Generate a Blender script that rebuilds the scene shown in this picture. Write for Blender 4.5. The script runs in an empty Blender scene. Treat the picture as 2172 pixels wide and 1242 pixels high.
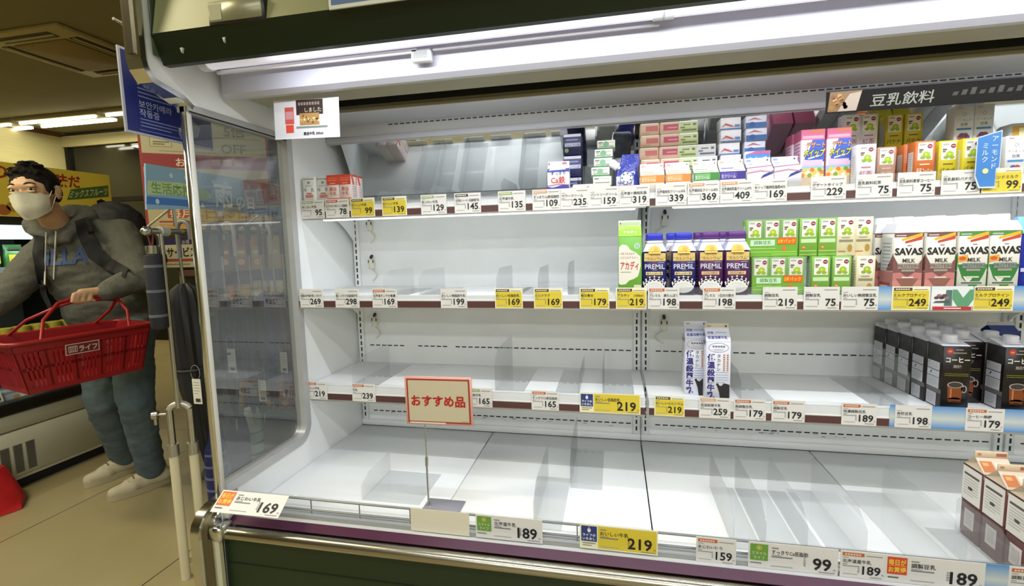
import bpy, bmesh, math, random
from mathutils import Vector, Matrix, Quaternion
rnd = random.Random(7)
SC = bpy.context.scene
COL = SC.collection
PI = math.pi
# ------------------------------------------------------------------ camera
F_PX = 1027.801
CAM = Vector((1.0985, -1.9093, 1.29))
yaw, pitch, roll = math.radians(11.971), math.radians(6.0411), math.radians(-1.4053)
FW = Vector((-math.sin(yaw) * math.cos(pitch), math.cos(yaw) * math.cos(pitch), -math.sin(pitch)))
r0 = Vector((math.cos(yaw), math.sin(yaw), 0)); u0 = r0.cross(FW)
RT = r0 * math.cos(roll) + u0 * math.sin(roll)
UP = -r0 * math.sin(roll) + u0 * math.cos(roll)
cam = bpy.data.cameras.new('camera'); camo = bpy.data.objects.new('camera', cam); COL.objects.link(camo)
camo.matrix_world = Matrix(((RT.x, UP.x, -FW.x, CAM.x), (RT.y, UP.y, -FW.y, CAM.y), (RT.z, UP.z, -FW.z, CAM.z), (0, 0, 0, 1)))
cam.sensor_width = 36; cam.lens = 36 * F_PX / 2172; cam.clip_start = 0.02; cam.clip_end = 60
SC.camera = camo


def at(px, py, ax, v):
    """point of the photo's pixel (px, py) on the plane ax = v"""
    d = FW + RT * ((px - 1086) / F_PX) - UP * ((py - 621) / F_PX)
    i = 'XYZ'.index(ax)
    return CAM + d * ((v - CAM[i]) / d[i])


def far(px, py, depth):
    return CAM + (FW + RT * ((px - 1086) / F_PX) - UP * ((py - 621) / F_PX)) * depth


# ------------------------------------------------------------------ world, exposure, lights
SC.view_settings.view_transform = 'Standard'
SC.view_settings.look = 'None'
SC.view_settings.exposure = -0.3
SC.view_settings.gamma = 1.0
SC.cycles.transparent_max_bounces = 32
SC.cycles.max_bounces = 9
SC.cycles.diffuse_bounces = 6
SC.cycles.glossy_bounces = 5
SC.cycles.use_denoising = True
SC.cycles.sample_clamp_indirect = 6
W = bpy.data.worlds.new('world'); SC.world = W; W.use_nodes = True
W.node_tree.nodes['Background'].inputs[0].default_value = (0.02, 0.022, 0.028, 1)
W.node_tree.nodes['Background'].inputs[1].default_value = 0.5


def area(name, loc, size, power, col, direction=(0, 0, -1), spread=PI):
    l = bpy.data.lights.new(name, 'AREA'); l.shape = 'RECTANGLE'; l.size, l.size_y = size
    l.energy = power; l.color = col; l.spread = spread
    o = bpy.data.objects.new(name, l); COL.objects.link(o); o.location = loc
    d = Vector(direction).normalized()
    z = -d; x = Vector((1, 0, 0)); y = z.cross(x).normalized()
    o.matrix_world = Matrix(((x.x, y.x, z.x, loc[0]), (x.y, y.y, z.y, loc[1]), (x.z, y.z, z.z, loc[2]), (0, 0, 0, 1)))
    return o


COOL = (0.90, 0.94, 1.0)
WARM = (1.0, 0.90, 0.62)
CEIL = 3.0
# the display case's own tubes: one behind the canopy fascia, one strip under the top shelves
area('canopy_light', (1.9, -0.832, 1.766), (3.3, 0.02), 15, COOL, (0, 0.5, -0.87), 2.75)
area('canopy_rear_light', (1.9, -0.412, 1.7265), (3.3, 0.012), 7, COOL, (0, 0.25, -1))
for x in (0.6, 1.8, 3.0):
    area('shelf_light', (x, -0.315, 1.400), (1.1, 0.012), 0.45, COOL, (0, 0.25, -1))
# warm ceiling tubes over the far aisle, then unseen rows partly added as fill
for x in (-5.6, -3.4):
    area('ceiling_and_fill_light', (x, 3.13, CEIL - 0.09), (1.3, 0.2), 34, WARM)
for x in (-4.6, -3.0, -1.5):  # unseen warm row; its last lamp added to brighten the poster
    area('ceiling_and_fill_light', (x, -1.5, CEIL - 0.09), (1.3, 0.2), 58, WARM)
for y, pw in ((-2.7, 22), (-4.7, 36), (-6.7, 60)):  # unseen rows behind the camera; the rear ones added to fill the top shelf
    for x in (0.2, 1.9, 3.6):
        area('ceiling_and_fill_light', (x, y, CEIL - 0.09), (1.3, 0.2), pw, (0.94, 0.97, 1.0))
# lit canopy of the opposite case
area('opposite_case_light', (-2.30, -0.25, 1.36), (0.03, 1.7), 4, (0.85, 0.97, 1.0), (-0.3, 0, -1))

# ------------------------------------------------------------------ materials
MATS = {}


def lin(c):
    return c / 12.92 if c <= 0.04045 else ((c + 0.055) / 1.055) ** 2.4


def hexc(h):
    h = h.lstrip('#')
    return tuple(lin(int(h[i:i + 2], 16) / 255) for i in (0, 2, 4)) + (1,)


def mat(h, rough=0.5, metal=0.0, noise=0.0, scale=20.0, bump=0.0, spec=0.5, emit=0.0, stretch=None, coat=0.0):
    k = (h, rough, metal, noise, scale, bump, spec, emit, stretch, coat)
    if k in MATS:
        return MATS[k]
    m = bpy.data.materials.new('surface_' + h.lstrip('#')); m.use_nodes = True
    nt = m.node_tree; b = nt.nodes['Principled BSDF']
    c = hexc(h)
    b.inputs['Base Color'].default_value = c
    b.inputs['Roughness'].default_value = rough
    b.inputs['Metallic'].default_value = metal
    b.inputs['Specular IOR Level'].default_value = spec
    b.inputs['Coat Weight'].default_value = coat
    if emit:
        b.inputs['Emission Color'].default_value = c
        b.inputs['Emission Strength'].default_value = emit
    if noise or bump:
        tc = nt.nodes.new('ShaderNodeTexCoord'); n = nt.nodes.new('ShaderNodeTexNoise')
        n.inputs['Scale'].default_value = scale; n.inputs['Detail'].default_value = 5
        src = tc.outputs['Object']
        if stretch:
            mp = nt.nodes.new('ShaderNodeMapping'); mp.inputs['Scale'].default_value = stretch
            nt.links.new(src, mp.inputs[0]); src = mp.outputs[0]
        nt.links.new(src, n.inputs['Vector'])
        if noise:
            r = nt.nodes.new('ShaderNodeValToRGB')
            r.color_ramp.elements[0].position = 0.3; r.color_ramp.elements[1].position = 0.7
            r.color_ramp.elements[0].color = tuple(x * (1 - noise) for x in c[:3]) + (1,)
            r.color_ramp.elements[1].color = tuple(min(1, x * (1 + noise)) for x in c[:3]) + (1,)
            nt.links.new(n.outputs['Fac'], r.inputs[0]); nt.links.new(r.outputs[0], b.inputs['Base Color'])
        if bump:
            bp = nt.nodes.new('ShaderNodeBump'); bp.inputs['Strength'].default_value = bump; bp.inputs['Distance'].default_value = 0.01
            nt.links.new(n.outputs['Fac'], bp.inputs['Height']); nt.links.new(bp.outputs[0], b.inputs['Normal'])
    MATS[k] = m
    return m


def sheet_mat(name, tint, haze, haze_col, ior, rough=0.02):
    """clear plastic or glass sheet: see-through with reflections and a little haze"""
    m = bpy.data.materials.new(name); m.use_nodes = True; nt = m.node_tree
    nt.nodes.clear()
    out = nt.nodes.new('ShaderNodeOutputMaterial')
    tr = nt.nodes.new('ShaderNodeBsdfTransparent'); tr.inputs[0].default_value = tint
    df = nt.nodes.new('ShaderNodeBsdfDiffuse'); df.inputs[0].default_value = haze_col
    gl = nt.nodes.new('ShaderNodeBsdfGlossy'); gl.inputs['Roughness'].default_value = rough
    m1 = nt.nodes.new('ShaderNodeMixShader'); m1.inputs[0].default_value = haze
    m2 = nt.nodes.new('ShaderNodeMixShader')
    lw = nt.nodes.new('ShaderNodeLayerWeight'); lw.inputs[0].default_value = 0.5
    pw = nt.nodes.new('ShaderNodeMath'); pw.operation = 'POWER'; pw.inputs[1].default_value = 4
    fr = nt.nodes.new('ShaderNodeMath'); fr.operation = 'MULTIPLY_ADD'
    f0 = ((ior - 1) / (ior + 1)) ** 2; fr.inputs[1].default_value = 1 - f0; fr.inputs[2].default_value = f0
    nt.links.new(lw.outputs['Facing'], pw.inputs[0]); nt.links.new(pw.outputs[0], fr.inputs[0])
    nt.links.new(tr.outputs[0], m1.inputs[1]); nt.links.new(df.outputs[0], m1.inputs[2])
    nt.links.new(fr.outputs[0], m2.inputs[0]); nt.links.new(m1.outputs[0], m2.inputs[1]); nt.links.new(gl.outputs[0], m2.inputs[2])
    nt.links.new(m2.outputs[0], out.inputs[0])
    return m


CLEAR = sheet_mat('clear_plastic', (0.965, 0.97, 0.97, 1), 0.04, (0.8, 0.82, 0.83, 1), 1.35)
DIVID = sheet_mat('divider_plastic', (0.958, 0.963, 0.965, 1), 0.05, (0.72, 0.74, 0.75, 1), 1.25)
GLASS = sheet_mat('end_glass', (0.74, 0.77, 0.79, 1), 0.055, (0.42, 0.46, 0.49, 1), 2.2)
WHITE = mat('#eff1f1', 0.38, noise=0.03, scale=6)
DECKW = mat('#f0f2f2', 0.3, noise=0.025, scale=4)
CHROME = mat('#d6d6d2', 0.16, 1.0, noise=0.04, scale=30, stretch=(1, 1, 1))
STEEL = mat('#b9b9b4', 0.3, 1.0, noise=0.08, scale=60, stretch=(1, 1, 12))
DARK = mat('#16181a', 0.6)

# ------------------------------------------------------------------ text
TEXTS = {}


def glyphs(s, bold):
    k = (s, bold)
    if k not in TEXTS:
        c = bpy.data.curves.new('t', 'FONT'); c.body = s; c.size = 1; c.resolution_u = 2; c.offset = bold
        o = bpy.data.objects.new('t', c); m = o.to_mesh()
        v = [(p.co.x, p.co.y) for p in m.vertices]; f = [tuple(p.vertices) for p in m.polygons]
        x0 = min(p[0] for p in v); x1 = max(p[0] for p in v)
        o.to_mesh_clear(); bpy.data.objects.remove(o); bpy.data.curves.remove(c)
        TEXTS[k] = ([(x - x0, y) for x, y in v], f, x1 - x0)
    return TEXTS[k]


# ------------------------------------------------------------------ mesh builder
class MB:
    def __init__(s):
        s.v, s.f, s.mi, s.mats, s.sm = [], [], [], [], []

    def m(s, m):
        if isinstance(m, str):
            m = mat(m)
        if m not in s.mats:
            s.mats.append(m)
        return s.mats.index(m)

    def add(s, vs, fs, m, smooth=False):
        n = len(s.v); k = s.m(m)
        s.v += [tuple(p) for p in vs]
        for f in fs:
            s.f.append(tuple(i + n for i in f)); s.mi.append(k); s.sm.append(smooth)

    def bm(s, b, m, smooth=False, mtx=None):
        if mtx is not None:
            b.transform(mtx)
        b.verts.index_update()
        s.add([v.co for v in b.verts], [[v.index for v in f.verts] for f in b.faces], m, smooth); b.free()

    def box(s, x0, x1, y0, y1, z0, z1, m, bev=0.0, mtx=None, seg=1):
        b = bmesh.new(); bmesh.ops.create_cube(b, size=1)
        for v in b.verts:
            v.co = Vector(((x0 + x1) / 2 + v.co.x * (x1 - x0), (y0 + y1) / 2 + v.co.y * (y1 - y0), (z0 + z1) / 2 + v.co.z * (z1 - z0)))
        if bev:
            bmesh.ops.bevel(b, geom=b.edges[:], offset=bev, segments=seg, affect='EDGES', profile=0.5)
        s.bm(b, m, False, mtx); return s

    def prism(s, pts, ax, a0, a1, m, smooth=False):
        """polygon pts in the two other axes (in xyz order), extruded along ax"""
        n = len(pts); i = 'XYZ'.index(ax)

        def P(p, a):
            q = list(p); q.insert(i, a); return q
        vs = [P(p, a0) for p in pts] + [P(p, a1) for p in pts]
        area2 = sum(pts[k][0] * pts[(k + 1) % n][1] - pts[(k + 1) % n][0] * pts[k][1] for k in range(n))
        flip = (area2 > 0) != (i == 1)
        fs = [tuple(range(n)), tuple(range(2 * n - 1, n - 1, -1))]
        fs += [(k, k + n, (k + 1) % n + n, (k + 1) % n) for k in range(n)]
        if not flip:
            fs = [f[::-1] for f in fs]
        s.add(vs, fs, m, smooth); return s

    def strip(s, pts, ax, a0, a1, th, m):
        """a bent sheet: open polyline profile of thickness th, extruded along ax"""
        P = [Vector(p) for p in pts]; L, R = [], []
        for k, p in enumerate(P):
            d = (P[min(k + 1, len(P) - 1)] - P[max(k - 1, 0)]).normalized(); n = Vector((-d.y, d.x)) * th / 2
            L.append(p + n); R.append(p - n)
        for k in range(len(P) - 1):
            s.prism([L[k], L[k + 1], R[k + 1], R[k]], ax, a0, a1, m)
        return s

    def tube(s, pts, r, m, seg=8, closed=False, cap=True):
        P = [Vector(p) for p in pts]; n = len(P)
        rs = r if isinstance(r, (list, tuple)) else [r] * n
        prev = None; vs = []
        for k in range(n):
            if closed:
                d = (P[(k + 1) % n] - P[k - 1]).normalized()
            else:
                d = (P[min(k + 1, n - 1)] - P[max(k - 1, 0)]).normalized()
            if prev is None:
                a = d.orthogonal().normalized()
            else:
                a = (prev - d * prev.dot(d)).normalized()
            prev = a; b = d.cross(a)
            for j in range(seg):
                t = 2 * PI * j / seg
                vs.append(P[k] + (a * math.cos(t) + b * math.sin(t)) * rs[k])
        fs = []
        for k in range(n if closed else n - 1):
            for j in range(seg):
                k2 = (k + 1) % n
                fs.append((k * seg + j, k * seg + (j + 1) % seg, k2 * seg + (j + 1) % seg, k2 * seg + j))
        if cap and not closed:
            fs.append(tuple(range(seg - 1, -1, -1))); fs.append(tuple(range((n - 1) * seg, n * seg)))
        s.add(vs, fs, m, True); return s

    def lathe(s, prof, m, seg=20, c=(0, 0, 0), sx=1, sy=1, mtx=None):
        """profile of (radius, z) about the vertical through c"""
        vs, fs = [], []; n = len(prof)
        for r, z in prof:
            for j in range(seg):
                t = 2 * PI * j / seg
                p = Vector((c[0] + r * sx * math.cos(t), c[1] + r * sy * math.sin(t), c[2] + z))
                vs.append(mtx @ p if mtx else p)
        for k in range(n - 1):
            for j in range(seg):
                fs.append((k * seg + j, k * seg + (j + 1) % seg, (k + 1) * seg + (j + 1) % seg, (k + 1) * seg + j))
        fs.append(tuple(range(seg - 1, -1, -1))); fs.append(tuple(range((n - 1) * seg, n * seg)))
        s.add(vs, fs, m, True); return s

    def ell(s, c, r, m, u=16, v=10, mtx=None):
        b = bmesh.new(); bmesh.ops.create_uvsphere(b, u_segments=u, v_segments=v, radius=1)
        M = Matrix.Translation(c) @ (mtx or Matrix()) @ Matrix.Diagonal((r[0], r[1], r[2], 1))
        s.bm(b, m, True, M); return s

    def build(s, name, parent=None, loc=(0, 0, 0), rotz=0.0, auto=True):
        me = bpy.data.meshes.new(name); me.from_pydata(s.v, [], s.f)
        for m in s.mats:
            me.materials.append(m)
        me.polygons.foreach_set('material_index', s.mi)
        me.polygons.foreach_set('use_smooth', s.sm)
        me.update()
        if auto:
            me.set_sharp_from_angle(angle=math.radians(50))
        o = bpy.data.objects.new(name, me); COL.objects.link(o)
        o.location = loc; o.rotation_euler = (0, 0, rotz)
        if parent:
            o.parent = parent
        return o


class Pan:
    """a flat printed face: origin, right and up directions; print lies a hair above it"""

    def __init__(s, mb, o, u=(1, 0, 0), v=(0, 0, 1), eps=0.00035):
        s.mb = mb; s.o = Vector(o); s.u = Vector(u).normalized(); s.v = Vector(v).normalized(); s.n = s.u.cross(s.v); s.eps = eps

    def P(s, x, y, k):
        return s.o + s.u * x + s.v * y + s.n * s.eps * k

    def poly(s, pts, m, k=1):
        s.mb.add([s.P(x, y, k) for x, y in pts], [tuple(range(len(pts)))], m); return s

    def rect(s, x0, y0, x1, y1, m, k=1):
        return s.poly([(x0, y0), (x1, y0), (x1, y1), (x0, y1)], m, k)

    def oval(s, cx, cy, rx, ry, m, k=1, n=18):
        return s.poly([(cx + rx * math.cos(2 * PI * i / n), cy + ry * math.sin(2 * PI * i / n)) for i in range(n)], m, k)

    def ring(s, cx, cy, rx, ry, t, m, k=1, n=24):
        for i in range(n):
            a, b = 2 * PI * i / n, 2 * PI * (i + 1) / n
            s.poly([(cx + (rx - t) * math.cos(a), cy + (ry - t) * math.sin(a)), (cx + rx * math.cos(a), cy + ry * math.sin(a)),
                    (cx + rx * math.cos(b), cy + ry * math.sin(b)), (cx + (rx - t) * math.cos(b), cy + (ry - t) * math.sin(b))], m, k)
        return s

    def lines(s, x0, y0, x1, n, dy, t, m, k=1):
        for i in range(n):
            s.rect(x0, y0 - i * dy, x0 + (x1 - x0) * (1 if i < n - 1 else 0.7), y0 - i * dy + t, m, k)
        return s

    def text(s, x, y, h, t, m, k=2, w=None, a='l', bold=0.0, sh=0.0, maxw=None):
        v, f, W_ = glyphs(t, bold)
        sx = h if w is None else w / W_
        if maxw and W_ * sx > maxw:
            sx = maxw / W_
        x0 = x - (0 if a == 'l' else W_ * sx / 2 if a == 'c' else W_ * sx)
        s.mb.add([s.P(x0 + p[0] * sx + p[1] * h * sh, y + p[1] * h, k) for p in v], f, m); return s

    def vtext(s, x, y, h, t, m, k=2, bold=0.0, step=1.08, sx=1.0):
        for i, ch in enumerate(t):
            s.text(x, y - (i + 0.85) * h * step, h, ch, m, k, a='c', bold=bold, w=None if sx == 1 else h * sx)
        return s


def tag(o, label, cat, group=None, kind=None):
    o['label'] = label
    if cat:
        o['category'] = cat
    if group:
        o['group'] = group
    if kind:
        o['kind'] = kind
    return o


def thing(name, label, cat, loc=(0, 0, 0), rotz=0.0, group=None):
    o = bpy.data.objects.new(name, None); COL.objects.link(o); o.empty_display_size = 0.05
    o.location = loc; o.rotation_euler = (0, 0, rotz)
    return tag(o, label, cat, group)


def dup(root, loc, label, rotz=0.0, group=None):
    """copy of a thing with copies of its parts and sub-parts"""
    r = root.copy(); COL.objects.link(r); r.location = loc; r.rotation_euler = (0, 0, rotz)
    r['label'] = label
    if group:
        r['group'] = group
    for ch in root.children:
        c = ch.copy(); COL.objects.link(c); c.parent = r
        for g in ch.children:
            d = g.copy(); COL.objects.link(d); d.parent = c
    return r


def struct(o):
    o['kind'] = 'structure'; return o
# ------------------------------------------------------------------ room shell
FLOORM = mat('#8f8766', 0.32, noise=0.06, scale=3)


def floor_material():
    m = bpy.data.materials.new('floor_tiles'); m.use_nodes = True; nt = m.node_tree; b = nt.nodes['Principled BSDF']
    tc = nt.nodes.new('ShaderNodeTexCoord'); br = nt.nodes.new('ShaderNodeTexBrick')
    xa_, xb_ = at(0, 1150, 'Z', 0).x, at(300, 1242, 'Z', 0).x
    br.offset = 0.5; br.inputs['Scale'].default_value = 1.0
    br.inputs['Brick Width'].default_value = 3.2; br.inputs['Row Height'].default_value = abs(xb_ - xa_)
    br.inputs['Mortar Size'].default_value = 0.0028; br.inputs['Mortar Smooth'].default_value = 0.2
    br.inputs['Color1'].default_value = hexc('#a3966e'); br.inputs['Color2'].default_value = hexc('#a09369'); br.inputs['Mortar'].default_value = hexc('#2f2c22')
    mp = nt.nodes.new('ShaderNodeMapping'); mp.inputs['Rotation'].default_value = (0, 0, PI / 2); mp.inputs['Location'].default_value = (0.9, -xa_, 0)
    nt.links.new(tc.outputs['Object'], mp.inputs[0]); nt.links.new(mp.outputs[0], br.inputs['Vector'])
    n = nt.nodes.new('ShaderNodeTexNoise'); n.inputs['Scale'].default_value = 2.5; n.inputs['Detail'].default_value = 6
    mx = nt.nodes.new('ShaderNodeMixRGB'); mx.blend_type = 'MULTIPLY'; mx.inputs[0].default_value = 0.25
    nt.links.new(tc.outputs['Object'], n.inputs['Vector'])
    nt.links.new(br.outputs['Color'], mx.inputs[1]); nt.links.new(n.outputs['Fac'], mx.inputs[2]); nt.links.new(mx.outputs[0], b.inputs['Base Color'])
    b.inputs['Roughness'].default_value = 0.32
    return m


FLOOR_OFF = (0.30, 0.0, 0)
X0, X1, Y0, Y1 = -6.7, 4.8, -7.6, 3.9
struct(MB().box(X0, X1, Y0, Y1, -0.1, 0, floor_material()).build('floor'))
CE = mat('#8d8560', 0.85, noise=0.04, scale=2)
struct(MB().box(X0, X1, Y0, Y1, CEIL, CEIL + 0.1, CE).build('ceiling'))
WALLC = mat('#c4bd8c', 0.75, noise=0.05, scale=(5), stretch=(1, 1, 14))
struct(MB().box(X0 - 0.1, X0, Y0, Y1, 0, CEIL, WALLC).build('wall_left'))
struct(MB().box(X1, X1 + 0.1, Y0, Y1, 0, CEIL, WALLC).build('wall_right'))
struct(MB().box(X0, X1, Y0 - 0.1, Y0, 0, CEIL, mat('#8a8468', 0.8, noise=0.05)).build('wall_front'))
# far wall: a cream lintel over night-dark shop windows
struct(MB().box(X0, X1, Y1, Y1 + 0.1, 0, CEIL, mat('#a79f74', 0.8, noise=0.05)).build('wall_back'))
mb = MB(); mb.box(X0, X1, 3.79, Y1, 2.80, CEIL - 0.03, mat('#b5ad80', 0.6))
mb.box(X0, X1, 3.78, 3.79, CEIL - 0.05, CEIL - 0.03, DARK)
mb.build('trim_1')['kind'] = 'structure'
mb = MB(); mb.box(X0 + 0.005, X0 + 0.03, Y0, 3.78, CEIL - 0.06, CEIL, mat('#6b4526', 0.6)); struct(mb.build('trim_2'))
GL2 = mat('#0b0c0c', 0.06, spec=0.8)
for i in range(5):
    x = X0 + 0.06 + i * 2.2
    r = MB(); r.box(x, x + 2.14, 3.84, 3.87, 0.25, 2.80, GL2)
    w = r.build('window_%d' % (i + 1)); struct(w)
    fr = MB()
    for a, b in ((x - 0.03, x + 0.03), (x + 2.11, x + 2.17)):
        fr.box(a, b, 3.80, 3.88, 0, 2.80, mat('#1d1b18', 0.4, 0.6))
    fr.box(x, x + 2.14, 3.80, 3.88, 0, 0.25, mat('#1d1b18', 0.4, 0.6))
    fr.box(x, x + 2.14, 3.80, 3.88, 2.0, 2.06, mat('#1d1b18', 0.4, 0.6))
    fr.build('window_frame', w)

# ceiling air conditioner cassette
c0, c1 = at(120, 54, 'Z', CEIL - 0.03), at(200, 164, 'Z', CEIL - 0.03)
xa, xb, ya, yb = c1.x, c0.x, c0.y, c1.y
ac = thing('ceiling_air_conditioner', 'square beige air conditioner cassette set into the ceiling', 'air conditioner', ((xa + xb) / 2, (ya + yb) / 2, CEIL))
hw = (xb - xa) / 2; hd = (yb - ya) / 2
AC = mat('#b5a574', 0.5, noise=0.03)
mb = MB(); mb.box(-hw, hw, -hd, hd, -0.035, 0.0, AC, 0.008); mb.build('frame_panel', ac)
mb = MB(); q = 0.62; mb.box(-hw * q, hw * q, -hd * q, hd * q, -0.05, -0.036, mat('#8f7b46', 0.7, noise=0.1, scale=60), 0.004); mb.build('intake_grille', ac)
for sx, sy in ((1, 0), (-1, 0), (0, 1), (0, -1)):
    mb = MB()
    L, t = 0.62, 0.045
    if sx:
        mb.box(sx * hw * 0.8 - t, sx * hw * 0.8 + t, -hd * L, hd * L, -0.039, -0.036, '#1c1812')
        mb.box(sx * hw * 0.8 - 0.012, sx * hw * 0.8 + 0.012, -hd * L, hd * L, -0.046, -0.0395, AC)
    else:
        mb.box(-hw * L, hw * L, sy * hd * 0.8 - t, sy * hd * 0.8 + t, -0.039, -0.036, '#1c1812')
        mb.box(-hw * L, hw * L, sy * hd * 0.8 - 0.012, sy * hd * 0.8 + 0.012, -0.046, -0.0395, AC)
    mb.build('air_outlet', ac)
mb = MB(); mb.box(hw * 0.4, hw * 0.75, hd * 0.95, hd * 1.1, -0.04, -0.0, mat('#c9bb86', 0.5), 0.004); mb.build('corner_cover', ac)

# rows of twin ceiling tubes
TUBEM = mat('#fff8de', 0.4, emit=9.0)
p0 = at(45, 262, 'Z', CEIL - 0.06); p1 = at(228, 252, 'Z', CEIL - 0.06)
lab = ['twin tube ceiling light nearest the left edge beyond the air conditioner', 'twin tube ceiling light in the middle of the far row',
       'twin tube ceiling light half hidden by the blue security sign', 'twin tube ceiling light behind the display case']
for i in range(4):
    x = p0.x - 1.36 + i * 1.36
    t = thing('ceiling_light', lab[i], 'ceiling light', (x, 3.13, CEIL), 0, 'twin tube ceiling lights')
    mb = MB(); mb.box(0, 1.3, -0.14, 0.14, -0.05, 0, mat('#a89f78', 0.5), 0.006); mb.build('housing', t)
    for k, dx in ((-0.10, 0.0), (0.10, 0.06)):
        mb = MB(); mb.tube([(0.03 + dx, k, -0.068), (1.22 + dx, k, -0.068)], 0.018, TUBEM, 10); mb.build('fluorescent_tube', t)

# ------------------------------------------------------------------ the chilled display case
XE = 3.6
case = thing('chilled_display_case', 'long open chilled display case with white interior, green panels and chrome end trim', 'display case', (0, 0, 0))
SLOT = mat('#22262a', 0.7)
# back panels with rows of air slots
for i in range(3):
    mb = MB(); a = i * 1.2
    mb.box(a + 0.001, a + 1.199, 0.0, 0.03, 0.44, 2.05, WHITE)
    for z in (0.857, 0.563):
        for k in range(40):
            x = a + 0.055 + k * 0.0279
            if x > a + 1.155:
                break
            if z > 0.8 and (5 < k < 8 or 12 < k < 14):
                continue
            mb.box(x, x + 0.019, -0.0006, 0.0, z - 0.0022, z + 0.0022, SLOT)
    mb.box(a + 0.001, a + 1.199, -0.010, 0.0, 0.497, 0.524, WHITE, 0.002)
    mb.box(a + 0.001, a + 1.199, -0.0104, -0.0098, 0.4975, 0.4995, SLOT)
    # scuffs along the bottom slots
    for k in range(22):
        x = a + rnd.uniform(0.1, 1.1); z = 0.56 + rnd.uniform(-0.012, 0.003)
        mb.box(x, x + rnd.uniform(0.004, 0.02), -0.0005, 0.0, z, z + rnd.uniform(0.001, 0.003), mat('#8f8f88', 0.8))
    mb.build('back_panel', case)
for x in (0.02, 1.183, 1.217, 2.383, 2.417):
    mb = MB(); mb.box(x - 0.013, x + 0.013, -0.012, 0.0, 0.525, 1.70, WHITE, 0.001)
    z = 0.54
    while z < 1.66:
        mb.box(x - 0.003, x + 0.003, -0.0126, -0.0120, z, z + 0.017, SLOT); z += 0.0265
    mb.build('slotted_upright', case)
for x, z in ((0.087, 1.215), (0.087, 0.965), (1.284, 0.965), (0.087, 1.375), (1.284, 1.36)):
    mb = MB()
    mb.tube([(x, -0.002, z + 0.03), (x, -0.014, z + 0.022)], 0.006, '#2a2a2a', 8)
    mb.box(x - 0.012, x + 0.012, -0.016, -0.001, z - 0.026, z + 0.016, mat('#e4e2d4', 0.4), 0.004)
    mb.box(x - 0.012, x - 0.008, -0.0165, -0.014, z + 0.0, z + 0.012, '#333333'); mb.box(x + 0.008, x + 0.012, -0.0165, -0.014, z + 0.0, z + 0.012, '#333333')
    pts = [(x + 0.02 * math.sin(t * PI) * (1 if x < 1 else -1.6), -0.006, z - 0.026 - 0.05 * t) for t in [k / 8 for k in range(9)]]
    mb.tube(pts, 0.0025, mat('#d8d6c8', 0.4), 6); mb.build('light_socket', case)
# deck plates
for i in range(6):
    mb = MB(); mb.box(i * 0.6 + 0.0022, i * 0.6 + 0.5978, -0.675, -0.010, 0.480, 0.4975, DECKW, 0.0015)
    mb.build('deck_plate', case)
mb = MB(); mb.box(0, XE, -0.80, 0.03, 0.05, 0.475, mat('#3a3d3a', 0.8)); mb.build('tub', case)
# side wall (end panel) around the glass
ENDW = mat('#eceeef', 0.4, noise=0.02, scale=5)
mb = MB()
mb.box(-0.045, 0.0, -0.372, 0.05, 0.0, 2.05, ENDW)
mb.box(-0.045, 0.0, -0.735, -0.372, 0.0, 0.585, ENDW); mb.box(-0.045, 0.0, -0.80, -0.735, 0.0, 0.545, ENDW)
mb.box(-0.045, 0.0, -0.80, -0.372, 1.672, 2.05, ENDW)
# rounded lower corner of the window opening
R_ = 0.07; pts = [(-0.372, 0.585)]
for k in range(9):
    t = k / 8 * PI / 2
    pts.append((-0.372 - R_ + R_ * math.sin(t), 0.585 + R_ - R_ * math.cos(t)))
mb.prism(pts, 'X', -0.045, 0.0, ENDW)
mb.prism([(-0.80, 1.672), (-0.80, 2.05), (-0.893, 2.05), (-0.893, 1.735), (-0.875, 1.70)], 'X', -0.045, 0.0, ENDW)
mb.build('end_panel', case)
# silver frame of the glass
FRM = mat('#bdbdbd', 0.35, 0.35, noise=0.04)
mb = MB()
def ring_(r):
    e = R_ - r
    return [(-0.372 - e, 1.655), (-0.372 - e, 0.585 + R_)] + [(-0.372 - R_ + r * math.cos(k / 10 * PI / 2), 0.585 + R_ - r * math.sin(k / 10 * PI / 2)) for k in range(1, 11)] + [(-0.777, 0.585 + e)]


po, pi_ = ring_(R_), ring_(R_ - 0.028)
vs = [(x, y, z) for pr in (po, pi_) for x in (-0.034, 0.004) for y, z in pr]; n = len(po)
fs = []
for k in range(n - 1):
    o0, o1, i0, i1 = k, n + k, 2 * n + k, 3 * n + k
    fs += [(o1, o1 + 1, i1 + 1, i1), (o0, i0, i0 + 1, o0 + 1), (i0, i1, i1 + 1, i0 + 1), (o0, o0 + 1, o1 + 1, o1)]
fs += [(0, n, 3 * n, 2 * n), (n - 1, 3 * n - 1, 4 * n - 1, 2 * n - 1)]
mb.add(vs, fs, FRM)
mb.box(-0.034, 0.003, -0.79, -0.372, 1.652, 1.672, FRM)
mb.box(0.003, 0.0036, -0.79, -0.372, 1.650, 1.654, DARK)
mb.build('glass_frame', case)
mb = MB(); mb.box(-0.026, -0.018, -0.775, -0.385, 0.598, 1.662, GLASS); mb.build('glass_pane', case)
mb = MB(); mb.box(-0.030, -0.008, -0.790, -0.776, 0.57, 1.69, CHROME, 0.004); mb.box(-0.008, -0.002, -0.790, -0.776, 0.57, 1.672, mat('#d7d6cf', 0.35), 0.002); mb.build('front_post', case)
# chrome side trim of the canopy
mb = MB()
prof = [(-0.905, 2.08), (-0.907, 1.745), (-0.902, 1.725), (-0.886, 1.702), (-0.80, 1.682), (-0.775, 1.664)]
mb.strip(prof, 'X', -0.040, 0.004, 0.014, CHROME)
mb.strip([(-0.914, 2.08), (-0.915, 1.755)], 'X', -0.029, -0.010, 0.008, mat('#6d6552', 0.25, 0.9))
mb.build('chrome_trim', case)
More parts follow.
